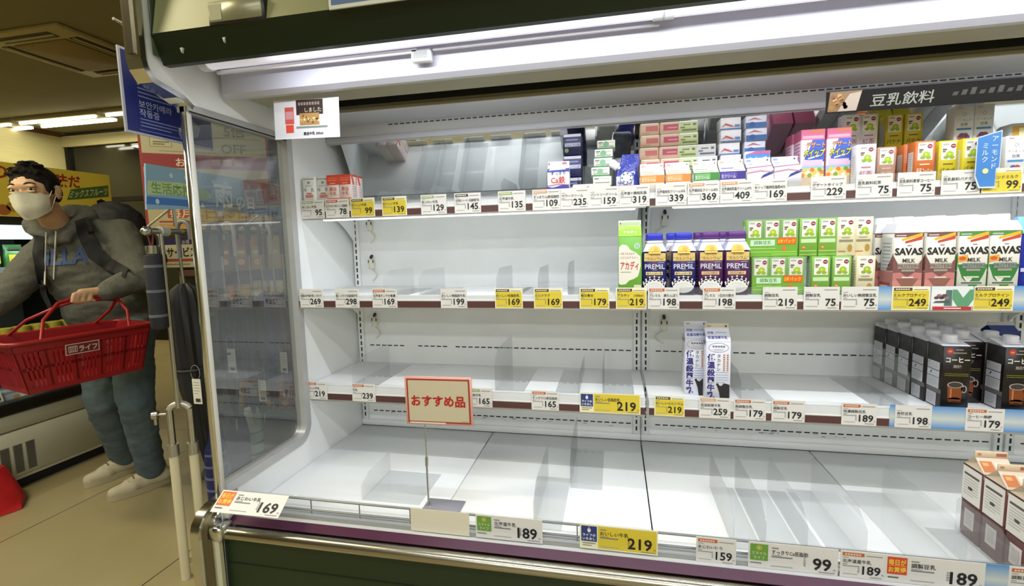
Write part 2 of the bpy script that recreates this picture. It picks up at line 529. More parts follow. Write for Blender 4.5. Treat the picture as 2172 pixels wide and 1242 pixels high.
# canopy
GREEN = mat('#15210c', 0.42, noise=0.05, scale=8, spec=0.35)
prof = [(-0.845, 1.742), (-0.862, 1.742), (-0.884, 1.797), (-0.890, 1.803), (-0.840, 2.06), (-0.81, 2.06)]
mb = MB(); mb.prism(prof, 'X', 0.012, XE, GREEN); mb.build('fascia', case)
mb = MB(); mb.prism([(-0.8915, 1.805), (-0.8395, 2.06), (-0.838, 2.06), (-0.890, 1.805)], 'X', 0.02, 0.487, mat('#85855a', 0.4, 0.1, noise=0.1, scale=5)); mb.build('olive_reflection', case)  # warm ceiling reflection on the fascia, put into this plate's olive colour
mb = MB()
mb.box(0.006, 0.012, -0.885, -0.845, 1.76, 2.06, mat('#39472b', 0.3), 0.002); mb.build('fascia_end_cap', case)
mb = MB(); mb.box(0, XE, -0.845, 0.05, 2.03, 2.08, ENDW); mb.build('canopy_top', case)
LAV = mat('#bdbdca', 0.35, noise=0.01)
mb = MB()
mb.prism([(-0.845, 1.835), (-0.69, 1.80), (-0.688, 1.722), (-0.672, 1.712), (-0.672, 1.84)], 'X', 0.02, XE, LAV)
mb.prism([(-0.845, 1.835), (-0.672, 1.84), (-0.672, 1.86), (-0.845, 1.86)], 'X', 0.0, XE, LAV)
mb.build('light_reflector', case)
BEI = mat('#97927a', 0.6, noise=0.03)
mb = MB(); mb.box(0.02, XE, -0.672, -0.655, 1.7125, 1.84, mat('#b5b6b0', 0.5)); mb.box(0.02, XE, -0.655, -0.50, 1.735, 1.79, BEI); mb.box(0.02, XE, -0.50, -0.432, 1.775, 1.80, DARK); mb.box(0.02, XE, -0.501, -0.4995, 1.738, 1.80, DARK)
mb.box(0.02, XE, -0.432, -0.426, 1.718, 1.738, BEI, 0.002); mb.box(0.02, XE, -0.4335, -0.432, 1.727, 1.730, mat('#6f6b58', 0.6)); mb.box(0.02, XE, -0.432, -0.430, 1.738, 1.80, DARK)
mb.build('air_outlet', case)
GR = mat('#b4b5b8', 0.45, noise=0.02)
mb = MB()
mb.prism([(-0.426, 1.728), (-0.165, 1.744), (-0.155, 1.685), (-0.15, 1.680), (-0.15, 1.80), (-0.426, 1.80)], 'X', 0.0, XE, GR)
mb.box(0.0, XE, -0.15, 0.0, 1.79, 1.81, GR)
x = 0.27
while x < XE:
    mb.box(x, x + 0.016, -0.1655, -0.160, 1.737, 1.7405, SLOT); x += 0.0235
mb.box(0.0, XE, -0.161, -0.154, 1.684, 1.706, mat('#c9cad2', 0.4), 0.002)
mb.build('upper_duct', case)
# canopy tubes
TB = mat('#e8e6f2', 0.3, emit=0.45)
for a, b in ((0.035, 1.195), (1.215, 2.39), (2.41, 3.58)):
    mb = MB(); mb.tube([(a, -0.75, 1.792), (b, -0.75, 1.792)], 0.026, TB, 14)
    for x in (a, b):
        mb.tube([(x - 0.012, -0.75, 1.792), (x + 0.012, -0.75, 1.792)], 0.029, mat('#d9d9dd', 0.4), 14)
    mb.build('fluorescent_tube', case)
mb = MB(); mb.box(0.035, 0.62, -0.722, -0.712, 1.764, 1.774, mat('#f1f1f6', 0.3), 0.002); mb.box(0.66, 1.20, -0.722, -0.712, 1.764, 1.770, mat('#b9b8bb', 0.3), 0.002); mb.build('wire_cover', case)
mb = MB()
cl = mat('#d8d8d8', 0.15, spec=0.7)
mb.box(0.603, 0.655, -0.722, -0.700, 1.742, 1.772, cl, 0.003); mb.box(0.611, 0.647, -0.7235, -0.722, 1.750, 1.765, mat('#8d8f8d', 0.2)); mb.build('tube_clip', case)
# plate on the fascia
mb = MB(); a, b = at(445, 28, 'Y', -0.89), at(565, 28, 'Y', -0.89)
mb.box(a.x, b.x, -0.896, -0.874, 1.803, 1.853, mat('#11160c', 0.4), 0.002); mb.box(a.x + 0.003, b.x - 0.006, -0.8985, -0.894, 1.808, 1.853, mat('#8c8a68', 0.3, 0.3, noise=0.05, scale=6), 0.002)
mb.box(a.x + 0.006, a.x + 0.038, -0.899, -0.897, 1.812, 1.846, mat('#9f9c78', 0.5)); mb.build('name_plate', case)
for x, z in ((0.085, 1.765), (0.205, 1.776)):
    mb = MB(); mb.prism([(x - 0.004, z + 0.006), (x + 0.004, z + 0.006), (x, z - 0.006)], 'Y', -0.8795, -0.874, '#b9bfae'); mb.build('sticker', case)
# front: chrome rail, plum strip, green body panel
mb = MB(); mb.tube([(0.0, -0.815, 0.493), (XE, -0.815, 0.493)], 0.0175, mat('#b3ae9c', 0.24, 1.0), 16); mb.build('chrome_rail', case)
mb = MB(); mb.prism([(-0.800, 0.510), (-0.775, 0.521), (-0.773, 0.517), (-0.797, 0.506)], 'X', 0.015, XE, mat('#4a2138', 0.3, noise=0.06)); mb.build('plum_strip', case)
mb = MB(); mb.box(0.012, XE, -0.805, -0.79, 0.06, 0.485, mat('#1b2c14', 0.45, noise=0.04, scale=3)); mb.box(0.012, XE, -0.8065, -0.805, 0.395, 0.398, '#12180e'); mb.build('front_panel', case)
mb = MB(); mb.box(0.0, XE, -0.77, -0.75, 0.0, 0.06, DARK); mb.build('kick_plate', case)
mb = MB()
prof = [(-0.858, 0.02), (-0.862, 0.40), (-0.862, 0.505), (-0.855, 0.53), (-0.835, 0.556), (-0.80, 0.568), (-0.72, 0.574)]
mb.prism(prof + [(-0.72, 0.02)], 'X', -0.050, -0.022, CHROME)
prof = [(-0.840, 0.02), (-0.843, 0.50), (-0.835, 0.53), (-0.815, 0.552), (-0.79, 0.562), (-0.72, 0.566), (-0.72, 0.02)]
mb.prism(prof, 'X', -0.022, -0.012, mat('#7d745a', 0.3, 0.9))
prof = [(-0.832, 0.02), (-0.835, 0.50), (-0.822, 0.535), (-0.80, 0.552), (-0.72, 0.560), (-0.72, 0.02)]
mb.prism(prof, 'X', -0.012, -0.001, CHROME)
mb.strip([(-0.822, 0.02), (-0.826, 0.49)], 'X', -0.012, 0.013, 0.012, mat('#c6c4a4', 0.45))
mb.box(-0.012, 0.03, -0.842, -0.79, 0.478, 0.520, CHROME, 0.006)
mb.box(-0.001, 0.022, -0.80, -0.74, 0.520, 0.545, mat('#cfd2d0', 0.15, 0.4), 0.006)
mb.build('chrome_corner', case)
# low guard behind the front cards
mb = MB(); WIRE = mat('#8d8f90', 0.3, 0.8)
for z in (0.546, 0.513):
    mb.tube([(0.02, -0.70, z), (XE, -0.70, z)], 0.0032, WIRE, 6)
x = 0.06
while x < XE:
    mb.tube([(x, -0.70, 0.496), (x, -0.70, 0.546)], 0.0018, WIRE, 6); x += 0.157
mb.build('wire_guard', case)
mb = MB(); mb.box(0.015, XE, -0.765, -0.685, 0.496, 0.5015, mat('#c3c6c8', 0.25, noise=0.02), 0.001)
mb.box(0.015, XE, -0.7315, -0.7300, 0.502, 0.572, CLEAR); mb.box(0.015, XE, -0.7305, -0.7295, 0.502, 0.512, mat('#b5b4ac', 0.3, 0.5)); mb.build('card_channel', case)

# ------------------------------------------------------------------ shelves
S1, S2, S3, SD = 1.430, 1.118, 0.786, 0.4975
Y1_, Y2_, Y3_, YF = -0.340, -0.395, -0.365, -0.7320


def shelf(x0, S, Y, dz, label, light):
    t = thing('display_shelf', label, 'shelf', (x0, 0, S), 0, 'white shelves of the chilled case')
    w = 1.2; a, b = 0.006, w - 0.005
    mb = MB(); mb.box(a, b, Y + 0.004, -0.016, -0.016, 0.0, WHITE, 0.001); mb.build('shelf_board', t)
    mb = MB()
    mb.box(a, b, Y + 0.001, Y + 0.004, dz - 0.042, 0.0, mat('#dcdedd', 0.35)); mb.box(a, b, Y - 0.0002, Y + 0.001, dz - 0.017, dz - 0.014, mat('#f2f1ec', 0.3)); mb.box(a, b, Y - 0.0005, Y + 0.001, dz - 0.040, dz - 0.019, mat('#55342f', 0.5, noise=0.08, scale=4))
    mb.box(a, b, Y - 0.004, Y + 0.001, dz - 0.046, dz - 0.041, mat('#a9a59b', 0.35, 0.4)); mb.build('price_rail', t)
    mb = MB(); mb.box(a, b, Y + 0.0006, Y + 0.0022, 0.0, 0.024 + dz, CLEAR); mb.build('front_lip', t)
    for x in (0.02, w - 0.02):
        mb = MB()
        pts = [(-0.016, -0.016), (Y + 0.10, -0.016), (Y + 0.12, -0.026)] + [(Y + 0.12 - (Y + 0.16) * k / 6, -0.026 - 0.085 * (k / 6) ** 2) for k in range(1, 7)] + [(-0.016, -0.135)]
        mb.prism(pts, 'X', x - 0.0015, x + 0.0015, WHITE); mb.build('bracket', t)
    if light:
        mb = MB(); mb.box(a + 0.07, b - 0.03, Y + 0.010, Y + 0.034, -0.050, -0.016, mat('#f4f8ff', 0.4, emit=2.2), 0.003); mb.build('light_strip', t)
    return t


nm = ['left bay', 'right bay', 'far bay beyond the right seam']
for i in range(3):
    shelf(i * 1.2, S1, Y1_, 0.0, 'top white shelf of the %s with a light strip below' % nm[i], True)
    shelf(i * 1.2, S2, Y2_, 0.0, 'second white shelf from the top in the %s' % nm[i], False)
    shelf(i * 1.2, S3, Y3_, -0.012, 'lowest white shelf above the deck in the %s' % nm[i], False)

# tilted mirror behind the top shelf
MIR = mat('#e2e5e4', 0.03, 1.0)
for i in range(3):
    mb = MB(); mb.prism([(-0.024, 1.490), (-0.019, 1.490), (-0.158, 1.735), (-0.163, 1.735)], 'X', i * 1.2 + 0.05, i * 1.2 + 1.17, MIR)
    mb.build('mirror_panel', case)
    mb = MB(); mb.prism([(-0.026, 1.480), (-0.014, 1.480), (-0.014, 1.491), (-0.027, 1.491)], 'X', i * 1.2 + 0.05, i * 1.2 + 1.17, mat('#6f7472', 0.4)); mb.build('mirror_clip', case)
# ------------------------------------------------------------------ price cards
BLK, GRY, CARDW, YEL = '#1c1c1e', '#83827f', '#dedbd4', '#dcc53a'
HEAD = {'green': '#8fae6a', 'red': '#c8443c', 'dark': '#4a4030', 'black': '#2c2a33', 'orange': '#c4602c', 'peach': '#d99a6c', None: None}
WHERE = {1: 'top shelf', 2: 'second shelf', 3: 'lowest shelf', 4: 'front rail'}
CARDS = []


def price_card(xc, row, price, name, style='white', head=None, extra='', big=None, w=None, rot=0.0, z=None, y=None, tilt=0.0):
    W_ = w or (0.192 if big else 0.091); H = 0.065
    S, Yr, dz = {1: (S1, Y1_, 0), 2: (S2, Y2_, 0), 3: (S3, Y3_, -0.012), 4: (0.537, YF, 0)}[row]
    zt = z if z is not None else S + 0.024 + dz
    mb = MB()
    base = {'white': CARDW, 'yellow': '#efe9c6', 'cream': '#ddd6bd'}[style]
    mb.box(-W_ / 2, W_ / 2, -0.0016, -0.0002, 0, H, mat(base, 0.45))
    p = Pan(mb, (-W_ / 2, -0.0016, 0))
    if style == 'yellow':
        p.rect(0.003 if not big else 0.046, 0.003, W_ - 0.003, H - (0.003 if big else 0.012), mat(YEL, 0.45))
    if name is not None:
        if big:
            sq = {'blue': '#2c3c78', 'green': '#6c9a3c', 'orange': '#d4642a', 'red': '#cf4a2a'}[big]
            p.rect(0.004, 0.020, 0.043, H - 0.004, mat(sq, 0.5), 2)
            if big == 'blue':
                p.oval(0.0235, 0.050, 0.0042, 0.006, '#e8e8e8', 3); p.poly([(0.0222, 0.053), (0.0248, 0.053), (0.0235, 0.062)], '#e8e8e8', 3)
                p.text(0.0235, 0.034, 0.0085, 'ライフの', '#f2f2f2', 3, a='c', bold=0.02, maxw=0.036); p.text(0.0235, 0.024, 0.0085, 'いちおし', '#f2f2f2', 3, a='c', bold=0.02, maxw=0.036)
                p.lines(0.007, 0.014, 0.040, 2, 0.006, 0.002, '#7a7a50', 3)
            elif big == 'green':
                p.ring(0.0235, 0.052, 0.006, 0.006, 0.0015, '#d9c86a', 3); p.oval(0.0235, 0.052, 0.0025, 0.0025, '#d9c86a', 3)
                p.text(0.0235, 0.035, 0.009, 'スマイル', '#e4e8c8', 3, a='c', maxw=0.032); p.text(0.0235, 0.024, 0.009, 'ライフ', '#e4e8c8', 3, a='c', maxw=0.030)
                p.lines(0.004, 0.012, 0.040, 1, 0.006, 0.003, GRY, 3)
            else:
                p.text(0.0235, 0.044, 0.014, '毎日が', '#f0c24a', 3, a='c', bold=0.03, maxw=0.035); p.rect(0.006, 0.0405, 0.041, 0.0415, '#f0c24a', 3)
                p.text(0.0235, 0.026, 0.014, 'お買得', '#f0c24a', 3, a='c', bold=0.03, maxw=0.035)
                p.lines(0.006, 0.011, 0.036, 1, 0.006, 0.003, '#55504a', 3)
            p.rect(0.051, H - 0.0125, 0.066, H - 0.0095, GRY, 2)
            p.text(0.051, 0.040, 0.012, name, BLK, 3, bold=0.01, maxw=0.078)
            p.rect(0.051, 0.0355, 0.072, 0.037, GRY, 2); p.rect(0.051, 0.031, 0.096, 0.034, mat('#77777a'), 2)
            p.lines(0.050, 0.008, 0.118, 1, 0.004, 0.002, '#a2a29c', 2)
            p.vtext(0.122, 0.0385, 0.0052, '本体価格', '#55555a', 2)
            p.text(W_ - 0.014, 0.011, 0.040, price, BLK, 3, a='r', bold=0.022, maxw=0.062)
            p.text(W_ - 0.005, 0.0105, 0.006, '円', BLK, 3, a='r'); p.rect(W_ - 0.040, 0.0045, W_ - 0.006, 0.0065, GRY, 2)
        else:
            if head:
                p.rect(0.004, H - 0.0115, 0.048, H - 0.0035, mat(HEAD[head], 0.5), 2)
                [p.rect(0.008 + 0.0058 * k, H - 0.0092, 0.0124 + 0.0058 * k, H - 0.0058, '#e3d8c2', 3) for k in range(6)]
            p.rect(0.052, H - 0.0095, 0.085, H - 0.0075, mat('#8f8e88'), 2)
            p.rect(0.004, 0.0488, 0.016, 0.0500, GRY, 2)
            p.text(0.004, 0.0375, 0.0098, name, '#2a2a2c', 3, bold=0.01, maxw=0.082)
            p.rect(0.004, 0.0325, 0.014, 0.034, GRY, 2); p.rect(0.004, 0.028, 0.037, 0.0300, mat('#8d8d90'), 2)
            p.lines(0.006, 0.0085, 0.048, 1, 0.004, 0.0018, '#aaa9a2', 2)
            p.vtext(0.0375, 0.0315, 0.0042, '本体価格', '#6a6a70', 2)
            p.text(W_ - 0.009, 0.0115, 0.0285, price, BLK, 3, a='r', bold=0.02, maxw=0.041)
            p.text(W_ - 0.003, 0.011, 0.005, '円', BLK, 3, a='r'); p.rect(W_ - 0.030, 0.0045, W_ - 0.006, 0.0062, GRY, 2)
    o = mb.build('price_card', None, (xc, (y if y is not None else Yr - 0.0006), zt - H))
    o.rotation_euler = (tilt, rot, 0)
    if name is None:
        lab = 'blank cream card in the front rail beside the green square 189 card'
    else:
        col = {'white': 'white', 'yellow': 'yellow', 'cream': 'cream'}[style]
        lab = ('large ' if big else '') + '%s price card reading %s on %s' % (col, price, WHERE[row])
        if big:
            lab += ' with %s %s square' % ('an' if big == 'orange' else 'a', big)
        elif head and head not in ('dark',):
            lab += ', %s heading' % (head)
        if extra:
            lab += (', ' if big is None else ' ') + extra
    tag(o, lab, 'price card', 'price cards')
    CARDS.append(o)
    return o


def mid(x0, x1, y, Y):
    return (at(x0, y, 'Y', Y).x + at(x1, y, 'Y', Y).x) / 2


for x0, x1, y, pr, nme, st, hd, ex in (
        (641, 688, 445, '95', 'あじわい牛乳', 'white', 'green', ''), (691, 741, 442, '78', 'まろやかでおいしい低脂肪', 'white', 'red', ''),
        (745, 795, 441, '99', 'おいしい牛乳', 'yellow', 'dark', 'left of the 139 card'), (811, 863, 438, '139', 'おいしい牛乳', 'yellow', 'dark', ''),
        (894, 947, 436, '129', 'あじわい牛乳', 'white', 'green', ''), (965, 1020, 434, '145', '北海道ジャージー低温殺菌牛乳', 'white', 'black', ''),
        (1058, 1114, 430, '135', '北海道牛乳', 'white', 'green', ''), (1131, 1188, 426, '109', 'すっきりCa鉄低脂肪', 'white', 'peach', ''),
        (1190, 1249, 424, '235', 'サワークリーム', 'white', None, ''), (1251, 1312, 420, '159', 'パントリークリーム', 'white', None, ''),
        (1314, 1377, 418, '319', '北海道十勝純乳脂', 'white', None, ''), (1390, 1457, 416, '339', '北海道純生クリーム35%', 'white', None, ''),
        (1459, 1525, 411, '369', '北海道純生クリーム42%', 'white', 'peach', ''), (1527, 1597, 410, '409', '北海道純乳脂クリーム47%', 'white', 'peach', ''),
        (1598, 1668, 406, '169', 'ホイップ植物性脂肪40%', 'white', None, ''), (1720, 1793, 402, '229', 'デザートホイップ', 'white', None, ''),
        (1815, 1892, 396, '75', '豆乳飲料紅茶', 'white', None, 'under the white bean drinks'), (1903, 1982, 394, '75', '豆乳飲料麦芽コーヒー', 'white', None, 'under the orange bean drinks'),
        (1995, 2078, 390, '75', '豆乳飲料バナナ', 'white', None, 'under the yellow bean drinks'), (2081, 2168, 386, '99', 'アーモンドミルク', 'yellow', None, 'below the blue almond milk sign')):
    price_card(mid(x0, x1, y, Y1_), 1, pr, nme, st, hd, ex)
for x0, x1, pr, nme, st, hd, ex in (
        (637, 686, '269', '特選北海道牛乳こだわり', 'white', None, ''), (712, 762, '298', '濃いこだわり低温殺菌牛乳', 'white', None, ''),
        (791, 842, '169', '北海道すこやか酪農', 'white', 'orange', ''), (936, 990, '199', 'おいしい無脂肪牛乳', 'white', None, ''),
        (1051, 1108, '169', 'おいしい低脂肪乳', 'yellow', 'dark', 'right of the 199 card'), (1135, 1191, '169', 'ミルクラブ', 'yellow', 'dark', 'left of the 179 card'),
        (1229, 1293, '179', '毎日骨太', 'yellow', 'dark', ''), (1307, 1371, '219', 'アカディ　1000ml', 'yellow', 'dark', ''),
        (1374, 1441, '198', 'プレミル　高たんぱく', 'white', 'orange', 'under the blue capped cartons'), (1490, 1560, '198', 'プレミル　1日分の鉄分', 'white', 'orange', 'under the purple capped cartons'),
        (1617, 1691, '219', '調製豆乳', 'white', None, ''), (1704, 1780, '75', '調製豆乳', 'white', None, 'under the single green cartons'),
        (1786, 1860, '75', 'おいしい無調整豆乳', 'white', None, 'under the cream cartons'), (1892, 1970, '249', 'ミルクプロテイン', 'yellow', 'dark', 'under the pink cartons'),
        (2064, 2147, '249', 'ミルクプロテイン', 'yellow', 'dark', 'under the green striped cartons')):
    price_card(mid(x0, x1, 632, Y2_), 2, pr, nme, st, hd, ex)
for x0, x1, y, pr, nme, st, hd, ex in (
        (648, 694, 828, '219', 'おいしい牛乳', 'white', 'orange', ''), (746, 798, 832, '239', '牛乳', 'white', 'orange', ''),
        (990, 1044, 842, '165', '低脂肪牛乳', 'white', 'green', ''), (1126, 1187, 850, '165', 'すっきりCa鉄低脂肪', 'white', 'orange', ''),
        (1384, 1456, 863, '219', 'おいしいカルシウム', 'yellow', 'dark', 'right of the shelf seam'), (1480, 1552, 866, '259', '低温殺菌牛乳', 'white', 'peach', ''),
        (1554, 1626, 872, '179', '無調整豆乳', 'white', 'orange', 'touching the 259 card'), (1634, 1709, 875, '179', '調製豆乳', 'white', 'orange', 'second right of the 259 card'),
        (1782, 1861, 883, '189', '特濃調製豆乳', 'white', 'orange', ''), (1895, 1977, 888, '198', '有機豆乳', 'white', None, ''),
        (2046, 2129, 893, '179', 'コーヒー無糖', 'white', 'orange', 'below the black cartons')):
    price_card(mid(x0, x1, y, Y3_), 3, pr, nme, st, hd, ex)
price_card(mid(1229, 1359, 857, Y3_), 3, '219', 'おいしい低脂肪乳', 'yellow', None, '', big='blue')
YF_ = YF - 0.0006
price_card(mid(1230, 1395, 1150, YF), 4, '219', 'おいしい牛乳', 'yellow', None, '', big='blue', rot=0.004, z=0.571)
price_card(mid(1004, 1157, 1125, YF), 4, '189', '北海道牛乳', 'white', None, '', big='green', w=0.180, z=0.570)
o = price_card(mid(865, 1003, 1108, YF), 4, '', None, 'cream', None, '', w=0.168, z=0.569, y=YF - 0.0001)
price_card(mid(1473, 1563, 1182, YF), 4, '159', 'あじわい便り', 'white', 'orange', '', rot=0.01, z=0.566)
price_card(mid(1588, 1774, 1200, YF), 4, '99', 'すっきりCa低脂肪', 'white', None, '', big='green', z=0.567)
price_card(mid(1778, 1878, 1215, YF), 4, '189', '北海道産牛乳', 'white', 'orange', '', z=0.567)
price_card(mid(1881, 2080, 1230, YF), 4, '189', '調製豆乳', 'white', None, '', big='red', z=0.567)
price_card(mid(2146, 2236, 1240, YF), 4, '99', '調製豆乳', 'white', 'orange', '', z=0.567)
# the leaning card at the left end of the rail
b0, b1, t0 = at(457, 1086, 'Y', -0.862), at(578, 1098, 'Y', -0.842), at(475, 1032, 'Y', -0.80)
o = price_card(0, 4, '169', 'あじわい牛乳', 'white', None, '', big='orange', z=0.6)
ux = (b1 - b0); wd = ux.length; ux.normalize(); vv = t0 - b0; vv = vv - ux * vv.dot(ux); hh = vv.length; vv.normalize(); nn = ux.cross(vv)
o.matrix_world = Matrix.Translation(b0 + ux * wd / 2) @ Matrix(((ux.x, -nn.x, vv.x, 0), (ux.y, -nn.y, vv.y, 0), (ux.z, -nn.z, vv.z, 0), (0, 0, 0, 1)))

# blue backing strips behind some cards, and the picture card
BLUEG = bpy.data.materials.new('blue_fade_print'); BLUEG.use_nodes = True
nt = BLUEG.node_tree; bs = nt.nodes['Principled BSDF']; tcn = nt.nodes.new('ShaderNodeTexCoord'); sp = nt.nodes.new('ShaderNodeSeparateXYZ'); rp = nt.nodes.new('ShaderNodeValToRGB')
rp.color_ramp.elements[0].color = hexc('#4e8ecb'); rp.color_ramp.elements[1].color = hexc('#4e8ecb'); e = rp.color_ramp.elements.new(0.45); e.color = hexc('#c9cfc6')
nt.links.new(tcn.outputs['Generated'], sp.inputs[0]); nt.links.new(sp.outputs[2], rp.inputs[0]); nt.links.new(rp.outputs[0], bs.inputs['Base Color'])


def strip_card(x0, x1, y, row, label):
    S, Yr, dz = {2: (S2, Y2_, 0), 3: (S3, Y3_, -0.012), 4: (0.537, YF, 0)}[row]
    a, b = at(x0, y, 'Y', Yr).x, at(x1, y, 'Y', Yr).x
    mb = MB(); mb.box(a, b, -0.0006, -0.0001, -0.065, 0, BLUEG)
    tag(mb.build('backing_strip', None, (0, Yr - 0.0001 if row < 4 else YF - 0.0002, S + 0.024 + dz if row < 4 else 0.567)), label, 'card strip')


strip_card(1855, 2200, 630, 2, 'blue fading backing strip behind the 249 cards on the second shelf')
strip_card(1886, 2230, 890, 3, 'blue fading backing strip behind the 198 card on the lowest shelf')
strip_card(2078, 2145, 1225, 4, 'short blue fading strip on the front rail beside the red square card')
mb = MB(); w = 0.098; mb.box(-w / 2, w / 2, -0.0014, 0, 0, 0.065, mat('#dfe4e0', 0.4)); p = Pan(mb, (-w / 2, -0.0014, 0))
p.rect(0, 0.010, w * 0.5, 0.055, '#e6e8e6'); p.poly([(0.03, 0.012), (0.048, 0.012), (0.048, 0.055), (0.034, 0.055)], '#54726a', 2)
for k in range(5):
    p.oval(0.012 + k * 0.006, 0.034 + (k % 2) * 0.006, 0.006, 0.004, ('#6a4048', '#8a7a80', '#503038')[k % 3], 3)
p.poly([(0.004, 0.020), (0.044, 0.020), (0.040, 0.027), (0.010, 0.025)], '#4e5b58', 3)
p.rect(w * 0.5, 0.010, w, 0.056, '#5e9a70', 2); p.poly([(w * 0.5, 0.010), (w * 0.5, 0.03), (w * 0.62, 0.010)], '#dfe4e0', 3); p.poly([(w, 0.010), (w, 0.03), (w * 0.88, 0.010)], '#dfe4e0', 3); p.poly([(w * 0.60, 0.056), (w * 0.9, 0.056), (w * 0.75, 0.034)], '#dfe4e0', 3)
p.rect(0.004, 0, w - 0.004, 0.010, '#b93238', 3); p.rect(0.03, 0.004, 0.07, 0.007, '#e8d8d8', 4)
tag(mb.build('picture_card', None, (mid(1977, 2061, 630, Y2_), Y2_ - 0.0008, S2 - 0.041)), 'small picture card between the two yellow 249 cards', 'card')

# promotional paper hanging from the canopy
a, b, c = at(580, 214, 'Y', -0.64), at(718, 205, 'Y', -0.64), at(588, 296, 'Y', -0.64)
w = (b - a).length; h = (c - a).length
mb = MB(); mb.box(0, w, 0, 0.001, -h, 0, mat('#dcdbe2', 0.5)); p = Pan(mb, (0, 0, -h))
X_ = lambda t: t * w
Z_ = lambda t: (1 - t) * h
p.rect(X_(.17), Z_(.62), X_(.31), Z_(.19), '#c8574e'); p.rect(X_(.18), Z_(.50), X_(.30), Z_(.30), '#c98f96', 2); p.rect(X_(.18), Z_(.84), X_(.30), Z_(.64), '#dc4a34', 2)
p.rect(X_(.35), Z_(.40), X_(.76), Z_(.02), '#33231f'); [p.rect(X_(.385 + .042 * k), Z_(.16), X_(.415 + .042 * k), Z_(.085), '#8f837c', 3) for k in range(8)]; p.text(X_(.61), Z_(.33), h * .13, 'しました', '#ded3bb', 3, a='c', maxw=X_(.27))
p.rect(X_(.40), Z_(.66), X_(.70), Z_(.36), '#a8844f', 2)
for k in range(16):
    p.oval(X_(.42 + .018 * k), Z_(.40 + .22 * rnd.random()), w * .018, h * .03, ('#d8b060', '#c89a52', '#7d5a3c', '#e8d4a0')[k % 4], 3)
p.rect(X_(.34), Z_(.74), X_(.82), Z_(.69), '#7d8a80'); p.text(X_(.60), Z_(.91), h * .085, '農協牛乳 200ml', '#222222', 3, a='c', bold=0.02, maxw=X_(.30))
t = mb.build('promotion_paper', None, a); t.rotation_euler = (0, math.atan2(-(b - a).z, (b - a).x), 0)
tag(t, 'white promotion paper with a brown picture hanging under the canopy', 'paper notice')

# poster standing on the fascia
a, b = at(692, 16, 'Y', -0.915), at(960, -4, 'Y', -0.915)
mb = MB(); mb.box(0, 0.42, 0, 0.004, 0, 0.21, mat('#c9cbb8', 0.4)); p = Pan(mb, (0, 0, 0)); p.rect(0.006, 0.008, 0.10, 0.2, '#4a6488'); p.rect(0.10, 0.008, 0.41, 0.2, '#b8b59a')
tag(mb.build('poster_board', None, (a.x, -0.905, a.z)), 'pale poster with a blue end fixed on the green fascia', 'poster')
# ------------------------------------------------------------------ cartons
def soft_box(mb, w, d, h, m, bev=0.0025, z=0.0):
    mb.box(-w / 2, w / 2, -d / 2, d / 2, z, z + h, m, bev)


def faces(mb, w, d):
    return (Pan(mb, (-w / 2, -d / 2, 0)), Pan(mb, (-w / 2, d / 2, 0), (0, -1, 0)), Pan(mb, (w / 2, -d / 2, 0), (0, 1, 0)))


def roof(mb, w, d, h, g, fin, m, mfin, t=0.004):
    """folded gable top: ridge runs left to right"""
    hw, hd = w / 2 - 0.0006, d / 2 - 0.0006
    v = [(-hw, -hd, h), (hw, -hd, h), (hw, hd, h), (-hw, hd, h), (-hw, -t / 2, h + g), (hw, -t / 2, h + g), (hw, t / 2, h + g), (-hw, t / 2, h + g),
         (-hw * 0.62, 0, h + g * 0.55), (hw * 0.62, 0, h + g * 0.55)]
    f = [(0, 1, 5, 4), (2, 3, 7, 6), (3, 0, 8), (1, 2, 9), (0, 4, 8), (4, 7, 8), (7, 3, 8), (1, 9, 5), (5, 9, 6), (6, 9, 2)]
    mb.add(v, f, m)
    mb.box(-hw, hw, -t / 2, t / 2, h + g - 0.001, h + g + fin, mfin, 0.0006)
    sl = math.hypot(hd - t / 2, g)
    return Pan(mb, (-hw, -hd, h), (1, 0, 0), (0, hd - t / 2, g)), Pan(mb, (-hw, -t / 2, h + g), (1, 0, 0)), sl


PAPER = '#e9eae6'
GREENP, LIME = '#7ab648', '#a9cc3f'
items = {}


def place(mb, name, x, y, z, label, cat='carton', group=None, rz=0.0):
    return tag(mb.build(name, None, (x, y, z), rz), label, cat, group)


